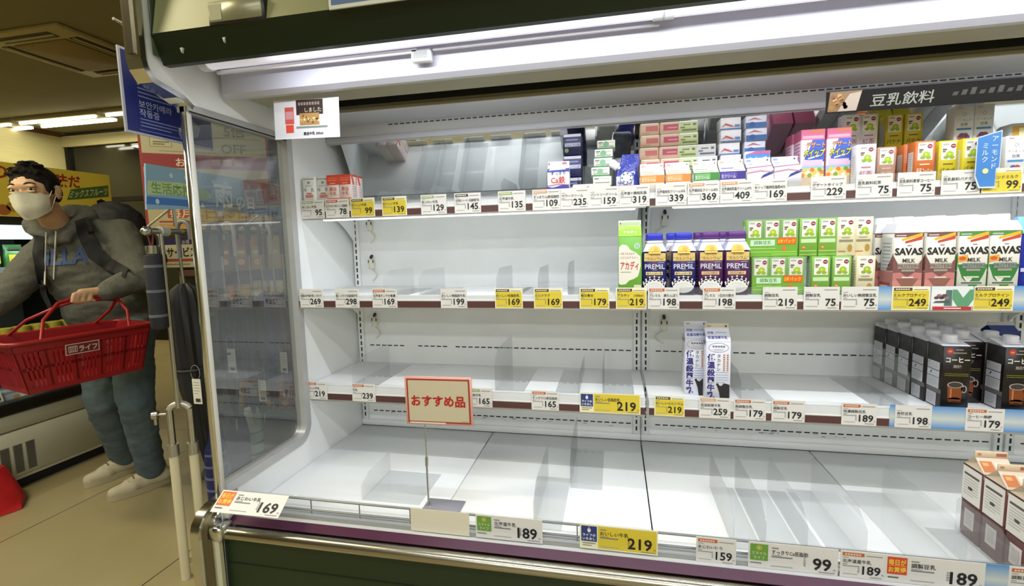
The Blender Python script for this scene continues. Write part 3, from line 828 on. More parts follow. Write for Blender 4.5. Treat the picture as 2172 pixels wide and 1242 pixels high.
# lactose free milk carton, green
def green_milk():
    mb = MB(); w = d = 0.069; h = 0.180
    soft_box(mb, w, d, h, '#6fae3c'); F, L, R = faces(mb, w, d)
    rf, fn, sl = roof(mb, w, d, h, 0.030, 0.018, '#a2d04a', '#d8e6c4')
    F.poly([(0.001, 0.135), (0.002, 0.148), (0.012, 0.156), (0.026, 0.152), (0.036, 0.138), (0.052, 0.130), (0.065, 0.118), (0.066, 0.09), (0.062, 0.072), (0.058, 0.058), (0.046, 0.050), (0.032, 0.045), (0.022, 0.034), (0.008, 0.032), (0.001, 0.036)], '#e6e2d2')
    F.text(0.006, 0.124, 0.0078, '牛乳でおなかが', '#b04434', 2, maxw=0.042); F.text(0.006, 0.112, 0.0078, 'ゴロゴロする人へ', '#b04434', 2, maxw=0.052)
    F.text(0.006, 0.080, 0.027, 'アカディ', '#bb2420', 2, w=0.054, bold=0.02); F.rect(0.006, 0.070, 0.038, 0.072, '#9a9a88', 2)
    F.ring(0.055, 0.150, 0.0085, 0.0085, 0.002, '#d5e3ea', 2)
    for k in range(3):
        a = k * PI / 3
        c, s_ = math.cos(a), math.sin(a)
        F.poly([(0.055 - 0.006 * c - 0.0007 * s_, 0.150 - 0.006 * s_ + 0.0007 * c), (0.055 - 0.006 * c + 0.0007 * s_, 0.150 - 0.006 * s_ - 0.0007 * c), (0.055 + 0.006 * c + 0.0007 * s_, 0.150 + 0.006 * s_ - 0.0007 * c), (0.055 + 0.006 * c - 0.0007 * s_, 0.150 + 0.006 * s_ + 0.0007 * c)], '#d5e3ea', 2)
    F.rect(0.0, 0.0, 0.069, 0.022, '#a9c58a', 1); F.rect(0.028, 0.0, 0.050, 0.020, '#d9d6bc', 2); F.rect(0.046, 0.0, 0.068, 0.032, '#d3d2b2', 2); F.oval(0.050, 0.006, 0.010, 0.006, '#8fbf4a', 3)
    rf.poly([(0.0, sl * 0.1), (0.068, sl * 0.1), (0.068, sl * 0.6), (0.034, sl * 0.85), (0.0, sl * 0.6)], '#8cc63a'); rf.text(0.034, sl * 0.3, 0.011, 'アカディ', '#f2f6e4', 2, a='c', bold=0.02)
    fn.rect(0.005, 0.005, 0.064, 0.013, '#b8d0a0'); fn.oval(0.006, 0.009, 0.002, 0.003, '#7a5a44', 2)
    place(mb, 'milk_carton', 1.146, -0.355, S2, 'green milk carton with a white splash, alone at the shelf seam', 'milk carton')


green_milk()


# wide capped milk bottles in carton board (blue and purple)
def capped_milk(body, capc, belt, txt):
    t = bpy.data.objects.new('milk_bottle', None); COL.objects.link(t); t.empty_display_size = 0.05
    w = d = 0.070; h = 0.132
    mb = MB(); soft_box(mb, w, d, h, mat(body, 0.35), 0.006); F, L, R = faces(mb, w, d)
    # white shoulders narrowing to the neck
    hw, hd, n = 0.034, 0.034, 0.024
    v = [(-hw, -hd, h), (hw, -hd, h), (hw, hd, h), (-hw, hd, h), (-n, -n * 0.9, h + 0.024), (n, -n * 0.9, h + 0.024), (n, n * 0.9, h + 0.024), (-n, n * 0.9, h + 0.024)]
    mb.add(v, [(0, 1, 5, 4), (1, 2, 6, 5), (2, 3, 7, 6), (3, 0, 4, 7)], mat('#dfe0ee', 0.3))
    mb.box(-n, n, -n * 0.9, n * 0.9, h + 0.022, h + 0.034, mat('#e6e7f2', 0.3), 0.004)
    F.rect(0.004, 0.103, 0.066, 0.127, '#d9bb6c'); F.text(0.035, 0.1185, 0.006, '1本で1日分', '#4a3a20', 2, a='c'); F.text(0.035, 0.106, 0.0112, '“カルシウム”', '#3a2c18', 2, a='c', maxw=0.056)
    F.rect(0.027, 0.0985, 0.038, 0.1015, '#b32630', 2); F.rect(0.044, 0.0975, 0.062, 0.0995, '#9c9cc0', 2)
    F.text(0.035, 0.0795, 0.0205, 'PREMiL', '#dedbe8', 2, a='c', w=0.058, bold=0.01); F.rect(0.028, 0.0755, 0.042, 0.0768, '#a8a2c8', 2)
    F.rect(0.009, 0.061, 0.058, 0.071, belt); F.text(0.0335, 0.0628, 0.0075, txt, '#4a3a28', 2, a='c', maxw=0.045); F.rect(0.012, 0.0555, 0.055, 0.0565, '#a8926a', 2)
    F.oval(0.034, 0.027, 0.030, 0.020, '#e2e1dc', 2, 24); F.ring(0.034, 0.025, 0.021, 0.011, 0.0015, '#cfcec8', 3); F.ring(0.034, 0.023, 0.011, 0.006, 0.001, '#d2d1ca', 3)
    for k in range(7):
        a = PI * (0.10 + 0.8 * k / 6)
        x, y = 0.034 + 0.033 * math.cos(a), 0.030 + 0.026 * math.sin(a)
        F.oval(x, y, 0.0022, 0.0034, '#e2e1dc', 3, 8); F.oval(0.034 + 0.030 * math.cos(a), 0.027 + 0.020 * math.sin(a), 0.004, 0.004, '#e2e1dc', 2, 8)
    L.rect(0.006, 0.103, 0.062, 0.127, '#d9bb6c'); L.lines(0.012, 0.085, 0.058, 8, 0.009, 0.003, '#b9b6cc')
    # gold seal over the shoulder
    sl = Pan(mb, (-hw, -hd, h), (1, 0, 0), (0, hd - n * 0.9, 0.024)); sl.poly([(0.016, -0.008), (0.050, -0.008), (0.052, 0.004), (0.046, 0.016), (0.034, 0.019), (0.022, 0.016), (0.015, 0.004)], mat('#b58a3c', 0.35, 0.5), 4); sl.oval(0.037, 0.006, 0.007, 0.006, '#d89a2c', 5)
    F.rect(0.018, h - 0.008, 0.050, h, mat('#b58a3c', 0.35, 0.5), 4)
    mb.build('carton_body', t)
    mb = MB(); mb.box(-0.0245, 0.0245, -0.022, 0.022, h + 0.033, h + 0.055, mat(capc, 0.35), 0.005, seg=2); mb.box(-0.0255, 0.0255, -0.023, 0.023, h + 0.035, h + 0.038, mat(capc, 0.35), 0.001); mb.build('cap', t)
    return t


pb = capped_milk('#1d1c5e', '#2a34b8', '#dcc98c', '高たんぱく質')
pp = capped_milk('#431c4e', '#5b2a78', '#e0b88a', '1日分の鉄分')
G = 'capped milk cartons on the second shelf'
tag(pb, 'blue capped milk carton at the left end, beside the shelf seam', 'milk carton', G); pb.location = (1.219, -0.352, S2)
dup(pb, (1.302, -0.357, S2), 'blue capped milk carton touching the purple capped cartons', group=G)
dup(pb, (1.288, -0.268, S2), 'blue capped milk carton behind the front blue pair', group=G)
tag(pp, 'purple capped milk carton beside the blue capped one', 'milk carton', G); pp.location = (1.378, -0.357, S2)
dup(pp, (1.451, -0.356, S2), 'purple capped milk carton touching the green triple packs', group=G)
dup(pp, (1.371, -0.266, S2), 'purple capped milk carton at the back, behind the blue and purple front ones', group=G)
dup(pp, (1.444, -0.266, S2), 'purple capped milk carton at the back nearest the green packs', group=G)


# small bean drink carton print
def bean_front(F, w, h, base, low=None, lowtxt=None, top=0.0):
    F.rect(0.006, h * 0.52, w - 0.006, h * 0.96, '#e8e6dc', 1)
    F.rect(0.009, h * 0.885, w * 0.5, h * 0.925, '#a8a8a4', 2); F.oval(w * 0.72, h * 0.86, w * 0.13, h * 0.055, '#8a2238', 2); F.rect(w * 0.64, h * 0.85, w * 0.80, h * 0.87, '#d8c0c8', 3)
    F.rect(0.009, h * 0.76, w * 0.40, h * 0.80, '#6a5a3a', 2); F.rect(0.009, h * 0.71, w * 0.34, h * 0.75, '#8a7a4a', 2)
    F.oval(w * 0.56, h * 0.66, w * 0.19, h * 0.075, '#a4bf2a', 2); F.oval(w * 0.38, h * 0.585, w * 0.13, h * 0.04, '#8aa832', 3); F.oval(w * 0.68, h * 0.58, w * 0.13, h * 0.04, '#8fb02c', 3); F.oval(w * 0.54, h * 0.66, w * 0.07, h * 0.03, '#c8d85a', 3)


def bean_carton(name, w, d, h, base, kind):
    mb = MB(); soft_box(mb, w, d, h, mat(base, 0.4), 0.0012); F, L, R = faces(mb, w, d)
    bean_front(F, w, h, base)
    if kind == 'green':
        F.rect(0.004, h * 0.36, w - 0.004, h * 0.46, '#c2dca8', 1); F.rect(0.002, h * 0.14, w - 0.002, h * 0.155, '#c8e08a', 1); F.rect(0.002, h * 0.05, w - 0.002, h * 0.06, '#c8e08a', 1)
        F.oval(w * 0.24, h * 0.24, w * 0.10, h * 0.045, '#e0701e', 2); F.rect(w * 0.18, h * 0.235, w * 0.30, h * 0.25, '#f0d8b0', 3)
        L.rect(0.006, h * 0.22, d - 0.006, h * 0.82, '#c9dcc2'); L.lines(0.010, h * 0.76, d - 0.012, 9, h * 0.055, 0.0015, '#8aa080', 2)
    elif kind == 'cream':
        F.rect(0.006, h * 0.36, w - 0.006, h * 0.42, '#8a8466', 2); F.rect(0.012, h * 0.46, w - 0.014, h * 0.49, '#a09a80', 2); F.oval(w * 0.72, h * 0.20, w * 0.13, h * 0.10, '#a8883a', 2); F.rect(0.004, h * 0.10, w * 0.5, h * 0.125, '#b85a3a', 2)
        L.lines(0.008, h * 0.85, d - 0.008, 10, h * 0.07, 0.002, '#b8ad84')
    elif kind in ('white', 'orange', 'yellow', 'brown'):
        c2 = {'white': '#b86a7a', 'orange': '#e8cdb2', 'yellow': '#6a5a1a', 'brown': '#c9b09a'}[kind]
        F.rect(w * 0.25, h * 0.40, w * 0.75, h * 0.43, c2, 2)
        F.text(w / 2, h * 0.20, h * 0.15, {'white': '紅茶', 'orange': '麦芽コーヒー', 'yellow': 'バナナ', 'brown': '麦芽'}[kind], c2, 2, a='c', maxw=w * 0.8, bold=0.01)
        L.rect(0.008, h * 0.12, d - 0.008, h * 0.75, '#d8d6d2'); L.lines(0.011, h * 0.69, d - 0.014, 9, h * 0.06, 0.0015, '#9a9a98', 2)
    Pan(mb, (-w / 2, -d / 2, h), (1, 0, 0), (0, 1, 0)).rect(w * 0.2, d * 0.15, w * 0.8, d * 0.4, '#d9d9d2' if kind != 'green' else '#b6d88a')
    return mb


def stock(build, name, spots, cat, group):
    """first spot gets the built carton, the rest are copies"""
    first = None
    for (x, y, z, label) in spots:
        if first is None:
            first = tag(build.build(name, None, (x, y, z)), label, cat, group)
        else:
            c = first.copy(); COL.objects.link(c); c.location = (x, y, z); c['label'] = label


HB = 0.109
# triple packs
def triple(x, y, z, label):
    t = thing('triple_pack', label, 'carton pack', (x, y, z), 0, 'shrink wrapped triple packs of green bean drink')
    for k in range(3):
        mb = bean_carton('drink_carton', 0.0465, 0.04, HB, '#7aab44', 'green'); mb.build('drink_carton', t, ((k - 1) * 0.0467, 0, 0))
    mb = MB(); F = Pan(mb, (-0.070, -0.0207, 0), (1, 0, 0))
    F.rect(0.001, HB * 0.02, 0.139, HB * 0.51, mat('#74a83e', 0.3), 1); F.rect(0.012, HB * 0.30, 0.078, HB * 0.46, '#bfe0b8', 2); F.text(0.045, HB * 0.345, 0.012, '調製豆乳', '#4a7a44', 3, a='c', maxw=0.06)
    F.rect(0.085, HB * 0.33, 0.134, HB * 0.51, mat('#df6420', 0.35), 3); F.text(0.108, HB * 0.37, 0.013, '3本パック', '#f0c832', 4, a='c', bold=0.02, maxw=0.044)
    F.rect(0.01, HB * 0.22, 0.08, HB * 0.24, '#a8d878', 2); F.rect(0.004, HB * 0.13, 0.136, HB * 0.145, '#b4e05a', 2); F.rect(0.07, HB * 0.07, 0.136, HB * 0.08, '#b4e05a', 2); F.oval(0.103, HB * 0.22, 0.006, 0.006, '#e0701e', 3)
    mb.box(-0.0700, 0.0700, -0.0206, -0.0202, 0, HB, CLEAR)
    mb.build('wrap_band', t)
    return t


triple(1.563, -0.360, S2, 'green triple pack at the bottom of its stack beside purple capped cartons')
triple(1.549, -0.342, S2 + HB, 'green triple pack on top of its stack with an orange band')
GB = 'single green bean drink cartons'
stock(bean_carton('bean_drink_carton', 0.0475, 0.04, HB, '#7aab44', 'green'), 'bean_drink_carton', [
    (1.674, -0.362, S2, 'green bean drink carton in the bottom layer beside the triple pack'), (1.727, -0.362, S2, 'green bean drink carton in the bottom layer beside the cream carton'),
    (1.645, -0.345, S2 + HB, 'green bean drink carton in the top layer beside the triple pack'), (1.694, -0.345, S2 + HB, 'green bean drink carton in the top layer beside the cream cartons')], 'drink carton', GB)
stock(bean_carton('bean_drink_carton', 0.047, 0.04, HB, '#ddd3ae', 'cream'), 'bean_drink_carton', [
    (1.787, -0.362, S2, 'cream bean drink carton in the bottom layer under two others'), (1.741, -0.345, S2 + HB, 'cream bean drink carton in the top layer beside the green cartons'),
    (1.789, -0.335, S2 + HB, 'cream bean drink carton in the top layer beside the protein cartons')], 'drink carton', 'cream bean drink cartons')
for k, (x, y) in enumerate(((1.52, -0.29), (1.60, -0.29), (1.674, -0.31), (1.73, -0.31), (1.787, -0.31))):
    pass


# protein milk cartons with white caps
def protein(col, col2, ribbon, green):
    t = bpy.data.objects.new('protein_milk_carton', None); COL.objects.link(t); t.empty_display_size = 0.05
    w, d, h = 0.070, 0.066, 0.170
    mb = MB(); soft_box(mb, w, d, h, mat('#ddd9cc', 0.4), 0.003); F, L, R = faces(mb, w, d)
    v = [(-w / 2, -d / 2, h), (w / 2, -d / 2, h), (w / 2, d / 2, h), (-w / 2, d / 2, h), (-0.027, -0.026, h + 0.026), (0.027, -0.026, h + 0.026), (0.027, 0.026, h + 0.026), (-0.027, 0.026, h + 0.026)]
    mb.add(v, [(0, 1, 5, 4), (1, 2, 6, 5), (2, 3, 7, 6), (3, 0, 4, 7), (4, 5, 6, 7)], mat('#e6e6ee', 0.3))
    F.rect(0, h - 0.012, w, h - 0.001, col, 1); F.rect(0.004, h - 0.009, 0.028, h - 0.006, '#cfc6c0', 2)
    F.poly([(0.018, h - 0.022), (0.066, h - 0.010), (0.066, h - 0.001), (0.018, h - 0.016)], '#dfb42a', 2); F.poly([(0.026, h - 0.029), (0.066, h - 0.019), (0.066, h - 0.010), (0.026, h - 0.023)], '#c8482e', 3)
    F.rect(0.032, 0.134, 0.042, 0.136, '#8a5a50', 2)
    F.text(0.0355, 0.110, 0.0262, 'SAVAS', '#1c1b1c', 3, a='c', w=0.066, bold=0.035)
    if green:
        F.poly([(0, 0.082), (0.070, 0.082), (0.060, 0.052), (0.037, 0.002), (0.026, 0.030), (0.012, 0.046)], col2, 1)
        F.poly([(0.0, 0.088), (0.022, 0.092), (0.022, 0.108), (0.0, 0.104)], '#e0a43a', 4); F.oval(0.010, 0.098, 0.008, 0.005, '#cf5a1e', 5)
        F.poly([(0.014, 0.050), (0.038, 0.048), (0.026, 0.030)], '#ddd9cc', 2); F.rect(0.006, 0.028, 0.062, 0.036, '#c9c6ba', 3); F.rect(0.010, 0.030, 0.058, 0.034, '#55604f', 4)
    else:
        F.poly([(0, 0.108), (0.016, 0.076), (0.055, 0.076), (0.070, 0.100), (0.070, 0.0), (0, 0.0)], col, 1)
        F.poly([(0, 0.04), (0.070, 0.04), (0.070, 0), (0, 0)], '#c9857e', 2); F.poly([(0.008, 0.045), (0.062, 0.045), (0.037, 0.004)], '#8b5c4e', 3)
        F.poly([(0, 0.06), (0.018, 0.062), (0.035, 0.048), (0.052, 0.062), (0.070, 0.06), (0.070, 0.04), (0, 0.04)], '#c07a74', 2)
    F.text(0.037, 0.089, 0.0155, 'MILK', '#35322e', 4, a='c', w=0.030, bold=0.012)
    F.rect(0.010, 0.072, 0.062, 0.086, '#8d9088' if green else '#a59488', 4); F.text(0.036, 0.0745, 0.0125, 'PROTEIN', '#5a5650' if not green else '#4a5a50', 5, a='c', w=0.050, bold=0.008)
    F.rect(0.020, 0.064, 0.052, 0.070, '#9a9488', 4); F.rect(0.022, 0.046, 0.050, 0.050, '#d9d0c4', 5)
    L.rect(0.004, 0.066, d - 0.010, h - 0.012, '#cfd4d2', 1); L.lines(0.010, h - 0.03, d - 0.016, 8, 0.010, 0.003, '#9aa0a0', 2); L.rect(0.0, 0.0, d, 0.064, col2 if green else '#b77a74', 1)
    L.poly([(d * .5, 0.066), (d, 0.066), (d, 0.115)], col, 2); L.rect(0.008, 0.004, d - 0.02, 0.024, '#d8cfae', 3); L.rect(0.002, 0.026, d - 0.01, 0.032, '#a83838', 3)
    mb.build('carton_body', t)
    mb = MB(); mb.lathe([(0.0225, h + 0.022), (0.0228, h + 0.040), (0.0215, h + 0.044), (0.0, h + 0.044)], mat('#ececf2', 0.3), 24)
    mb.lathe([(0.0245, h + 0.022), (0.0245, h + 0.027), (0.0228, h + 0.027)], mat('#ececf2', 0.3), 24); mb.build('cap', t)
    return t


pk = protein('#7d4f4b', '#6d4540', 0, False); gr = protein('#4f8f43', '#2f7a35', 0, True)
GP = 'capped protein milk cartons'
S = [(pk, 1.885, -0.355, 'front pink protein milk carton beside the cream bean cartons'), (pk, 1.962, -0.355, 'front pink protein milk carton touching the green striped ones'),
     (gr, 2.037, -0.355, 'front green striped protein milk carton beside the pink ones'), (gr, 2.108, -0.355, 'front green striped protein milk carton beside the blue pouch'),
     (pk, 1.872, -0.280, 'pink protein milk carton second in its row, left side showing'), (pk, 1.862, -0.205, 'pink protein milk carton third in its row, mostly hidden'),
     (pk, 1.955, -0.280, 'pink protein milk carton behind the right front pink one'), (gr, 2.034, -0.280, 'green protein milk carton behind the left front green one'), (gr, 2.106, -0.280, 'green protein milk carton behind the right front green one')]
seen = set()
for src, x, y, lab in S:
    if id(src) not in seen:
        seen.add(id(src)); tag(src, lab, 'protein carton', GP); src.location = (x, y, S2)
    else:
        dup(src, (x, y, S2), lab, group=GP)
mb = MB(); mb.box(-0.035, 0.035, -0.03, 0.03, 0, 0.165, mat('#24309a', 0.3), 0.012, seg=2); mb.prism([(-0.03, 0.160), (0.03, 0.160), (0.004, 0.205), (-0.004, 0.205)], 'X', -0.034, 0.034, mat('#7cb6e2', 0.3)); Pan(mb, (-0.035, -0.03, 0)).rect(0.0, 0.06, 0.02, 0.07, '#b8bfe0')
place(mb, 'drink_pouch', 2.184, -0.352, S2, 'dark blue drink pack at the right edge of the second shelf', 'drink pack')


# low temperature milk, two white litre cartons
def white_milk(cow):
    mb = MB(); w = d = 0.072; h = 0.185
    soft_box(mb, w, d, h, mat('#e3e4ee', 0.4)); F, L, R = faces(mb, w, d)
    rf, fn, sl = roof(mb, w, d, h, 0.034, 0.017, '#dfe1f0', '#e8e2d2' if cow else '#e6e7f2')
    rf.text(0.006, sl * 0.60, 0.009, '低温', '#5a78c8', 2, bold=0.02); rf.rect(0.030, sl * 0.66, 0.062, sl * 0.74, '#aab8e4'); rf.text(0.034, sl * 0.2, 0.0115, '低温殺菌牛乳', '#3a3c9a', 2, a='c', maxw=0.058, bold=0.02)
    fn.rect(0.006, 0.006, 0.018, 0.010, '#b0a0a0'); fn.oval(0.062, 0.008, 0.003, 0.003, '#28282c', 2)
    F.ring(0.036, 0.166, 0.029, 0.015, 0.0009, '#4c4c5c', 2); [F.rect(0.019 + 0.0075 * k, 0.167, 0.0245 + 0.0075 * k, 0.1725, '#7a7a84', 2) for k in range(5)]; F.rect(0.020, 0.160, 0.052, 0.1612, '#a6a6b0', 2); F.rect(0.024, 0.156, 0.048, 0.1572, '#a6a6b0', 2)
    F.vtext(0.0155, 0.147, 0.0225, '低温殺菌牛乳', '#2d2a7c', 2, bold=0.035, step=1.06)
    F.vtext(0.0375, 0.147, 0.0125, 'タカナシ', '#4a4a58', 2, bold=0.01, step=1.1)
    [F.rect(c_ - 0.0026, 0.141 - 0.0068 * k, c_ + 0.0026, 0.1455 - 0.0068 * k, '#b8805a', 2) for k in range(8) for c_ in (0.053, 0.063)]
    F.lines(0.030, 0.088, 0.066, 5, 0.008, 0.0022, '#9fb4cc', 2)
    F.poly([(0.030, 0.052), (0.036, 0.055), (0.040, 0.048), (0.046, 0.046), (0.054, 0.055), (0.066, 0.052), (0.070, 0.050), (0.070, 0.0), (0.044, 0.0), (0.040, 0.026), (0.034, 0.044)], '#26262a', 2)
    L.rect(0.010, 0.172, 0.060, 0.180, '#9a9ab0'); L.lines(0.010, 0.150, 0.056, 7, 0.016, 0.0025, '#c3c4d4')
    Pan(mb, (-w / 2 - 0.0003, 0.0, h * 1.0), (0, -1, 0), (0, 0, 1)).rect(0.0, -0.012, 0.03, -0.001, '#7d8098')
    return mb


place(white_milk(True), 'milk_carton', 1.411, -0.318, S3, 'white litre milk carton at the front with a tan top fin', 'milk carton', 'white litre milk cartons')
place(white_milk(False), 'milk_carton', 1.355, -0.275, S3, 'white litre milk carton standing behind another with vertical blue writing', 'milk carton', 'white litre milk cartons')


# black coffee cartons
def coffee():
    t = bpy.data.objects.new('coffee_carton', None); COL.objects.link(t); t.empty_display_size = 0.05
    w, d, h = 0.069, 0.066, 0.182
    mb = MB(); soft_box(mb, w, d, h, mat('#16100f', 0.3), 0.0015); F, L, R = faces(mb, w, d)
    mb.prism([(-d / 2 + 0.001, h - 0.001), (d / 2 - 0.001, h - 0.001), (d / 2 - 0.001, h + 0.014)], 'X', -w / 2 + 0.001, w / 2 - 0.001, mat('#d8d8e0', 0.3))
    F.oval(0.016, 0.168, 0.0085, 0.0085, '#b8402e', 2); F.rect(0.012, 0.166, 0.020, 0.170, '#d8906a', 3); F.rect(0.030, 0.171, 0.048, 0.174, '#8a8684', 2); F.rect(0.022, 0.162, 0.056, 0.165, '#8a8684', 2)
    F.text(0.036, 0.137, 0.0175, 'コーヒー', '#d9d6d0', 2, a='c', w=0.058, bold=0.03); F.text(0.036, 0.121, 0.0105, '無糖', '#9c948a', 2, a='c', bold=0.02)
    F.rect(0.006, 0.103, 0.064, 0.1045, '#7d7a1c', 2); F.rect(0.006, 0.098, 0.064, 0.0995, '#7d7a1c', 2)
    cu = mat('#8a4a26', 0.35, 0.3)
    F.poly([(0.017, 0.030), (0.050, 0.030), (0.052, 0.070), (0.015, 0.070)], cu, 2); F.oval(0.0335, 0.030, 0.0165, 0.006, cu, 2); F.oval(0.0335, 0.072, 0.0195, 0.0095, '#a8a096', 3); F.oval(0.0335, 0.072, 0.0165, 0.0075, '#3a322e', 4)
    F.ring(0.0555, 0.060, 0.007, 0.011, 0.003, '#9c948a', 2); F.rect(0.022, 0.034, 0.026, 0.062, '#b8744a', 3); F.rect(0.018, 0.022, 0.050, 0.026, '#5a2e1c', 2)
    L.poly([(0.0, h), (d, h), (d, h - 0.032), (d * .55, h - 0.012), (0.0, h - 0.034)], '#3c3a3a', 1); L.poly([(0.0, h - 0.034), (d * .55, h - 0.012), (d, h - 0.032), (d, h - 0.05), (0, h - 0.05)], '#2f2d2d', 1)
    L.rect(0.002, 0.056, d - 0.010, 0.132, '#d2d3d8', 2); L.rect(0.0, 0.107, d - 0.002, 0.109, '#222222', 3); L.rect(0.0, 0.087, d - 0.002, 0.0885, '#222222', 3)
    L.lines(0.006, 0.126, d - 0.016, 4, 0.0048, 0.001, '#9c9ca0', 3); L.lines(0.006, 0.081, d - 0.016, 5, 0.0048, 0.001, '#9c9ca0', 3); L.poly([(0.014, 0.092), (0.022, 0.098), (0.024, 0.103), (0.020, 0.103)], '#333333', 3)
    L.rect(0.0, 0.043, d, 0.0555, '#6f6d6c', 1); L.rect(0.004, 0.004, d - 0.018, 0.042, '#c4c5ca', 2); L.lines(0.008, 0.037, d - 0.024, 6, 0.005, 0.001, '#9c9ca0', 3)
    mb.build('carton_body', t)
    mb = MB(); M = Matrix.Translation((0, 0.004, h + 0.007))
    mb.lathe([(0.017, 0), (0.0172, 0.017), (0.016, 0.020), (0.0, 0.020)], mat('#e9e9f0', 0.3), 20, mtx=M); mb.lathe([(0.020, -0.002), (0.020, 0.003), (0.0172, 0.003)], mat('#dcdce2', 0.3), 20, mtx=M); mb.build('cap', t)
    return t


cf = coffee(); GC = 'capped black coffee cartons'
rows = ['front', 'second', 'third', 'fourth', 'rearmost']
cols = ['left', 'middle', 'right']
first = True
for c in range(3):
    for r in range(5):
        if c == 1 and r == 0:
            continue
        lab = '%s black coffee carton of the %s row on the lowest shelf' % (rows[r], cols[c])
        loc = (2.040 + c * 0.0735 - r * 0.004, -0.318 + r * 0.0672, S3)
        if first:
            tag(cf, lab, 'coffee carton', GC); cf.location = loc; first = False
        else:
            dup(cf, loc, lab, group=GC)
mb = MB(); soft_box(mb, 0.069, 0.066, 0.19, mat('#24306a', 0.35)); roof(mb, 0.069, 0.066, 0.19, 0.022, 0.01, '#3a4a8a', '#dcdce2')
place(mb, 'milk_carton', 2.262, -0.16, S3, 'navy carton behind the right row of black coffee', 'milk carton')


# brown and white cartons on the deck
def deck_carton():
    mb = MB(); w = d = 0.070; h = 0.192
    soft_box(mb, w, d, h, mat('#6b3d3a', 0.4)); F, L, R = faces(mb, w, d)
    rf, fn, sl = roof(mb, w, d, h, 0.030, 0.017, '#d3c3ae', '#d9c4a4')
    rf.rect(0.004, sl * .15, 0.030, sl * .8, '#c8753a'); rf.rect(0.008, sl * .5, 0.02, sl * .7, '#e0a45a', 2); rf.rect(0.034, sl * .2, 0.06, sl * .75, '#e2d8c8'); rf.rect(0.054, sl * .1, 0.066, sl * .4, '#4a2622', 2)
    fn.rect(0.004, 0.006, 0.012, 0.012, '#b88a7a'); fn.rect(0.044, 0.005, 0.066, 0.013, '#b06a5a')
    L.rect(0.0, 0.098, d - 0.005, h - 0.001, '#e4e2dc', 1); L.rect(0, h - 0.004, d, h, '#4a2826', 2); L.rect(0.006, h - 0.026, d - 0.012, h - 0.020, '#5a5450', 2)
    L.lines(0.006, h - 0.034, d - 0.014, 7, 0.007, 0.0014, '#9c9894', 2); L.oval(0.030, 0.135, 0.008, 0.004, '#4a4644', 3); L.rect(0.002, 0.096, d, 0.099, '#3a2422', 2)
    L.rect(0.016, 0.030, 0.050, 0.078, '#d9d3d0', 2); L.rect(0.022, 0.038, 0.044, 0.070, '#c6bfbc', 3)
    F.rect(0.010, 0.10, 0.060, 0.17, '#c9953e'); F.rect(0.016, 0.04, 0.054, 0.08, '#e0d6c4'); F.rect(0.0, 0.18, 0.07, 0.19, '#d8c4a8')
    return mb


stock(deck_carton(), 'milk_tea_carton', [(2.026, -0.520, SD, 'brown and white carton at the rear of the short deck row'), (2.026, -0.594, SD, 'brown and white carton in the middle of the short deck row'), (2.026, -0.668, SD, 'brown and white carton at the front of the short deck row')], 'milk carton', 'brown and white cartons on the deck')
# ------------------------------------------------------------------ top shelf goods
def slim_white():
    mb = MB(); w, d, h = 0.047, 0.040, 0.106
    soft_box(mb, w, d, h, mat('#e2e3de', 0.4), 0.0015); F, L, R = faces(mb, w, d)
    F.rect(0.002, h - 0.009, w - 0.002, h - 0.006, '#8a9a7a'); F.rect(0.019, h - 0.024, 0.028, h - 0.016, '#8f9298', 2); F.text(w / 2, 0.072, 0.0072, 'あじわい', '#77797e', 2, a='c')
    F.text(w / 2, 0.0545, 0.0145, '牛　乳', '#55575e', 2, a='c'); F.rect(0.014, 0.046, 0.034, 0.050, '#b8604e', 2); F.rect(0.008, 0.032, 0.040, 0.044, '#d9a494', 2); F.lines(0.010, 0.041, 0.038, 3, 0.0035, 0.0016, '#b8604e', 3); F.rect(0.010, 0.020, 0.038, 0.028, '#c5cad6', 2)
    return mb


stock(slim_white(), 'milk_carton', [(0.035, -0.318, S1, 'slim white milk carton at the left end wall of top shelf'), (0.083, -0.306, S1, 'slim white milk carton beside the red topped cartons')], 'milk carton', 'slim white milk cartons')


def red_top():
    mb = MB(); w, d, h = 0.046, 0.040, 0.108
    soft_box(mb, w, d, h, mat('#dfcfc8', 0.4), 0.0012); F, L, R = faces(mb, w, d)
    F.rect(0, h - 0.034, w, h, '#dc4a30'); F.rect(0.006, h - 0.012, 0.040, h - 0.010, '#e88a72', 2); F.rect(0.006, h - 0.020, 0.040, h - 0.017, '#e88a72', 2); F.rect(0.012, h - 0.030, 0.034, h - 0.0275, '#f0b4a0', 2)
    F.text(w / 2, 0.054, 0.0145, '農協', '#c9685a', 2, a='c', bold=0.01); F.text(w / 2, 0.038, 0.0145, '牛乳', '#c9685a', 2, a='c', bold=0.01); F.rect(0, 0.022, w, 0.028, '#d8705c')
    for P_, dd in ((L, d), (R, d)):
        P_.rect(0, h - 0.006, dd, h, '#b8443a'); P_.poly([(0, h), (0.012, h), (0.024, h - 0.034), (0.012, h - 0.034)], '#c25a52', 2); P_.lines(0.010, 0.066, dd - 0.008, 6, 0.008, 0.002, '#a8a0b0', 2)
    Pan(mb, (-w / 2, -d / 2, h), (1, 0, 0), (0, 1, 0)).rect(0.0, 0.0, w, d * .5, '#dc4a30')
    return mb


GR_ = 'red topped small milk cartons'
stock(red_top(), 'milk_carton', [(0.128, -0.315, S1, 'red topped milk carton on the left of the front pair'), (0.175, -0.315, S1, 'red topped milk carton on the right of the front pair'),
                                  (0.128, -0.272, S1, 'red topped milk carton behind the left of the front pair'), (0.175, -0.272, S1, 'red topped milk carton behind the right of the front pair')], 'milk carton', GR_)


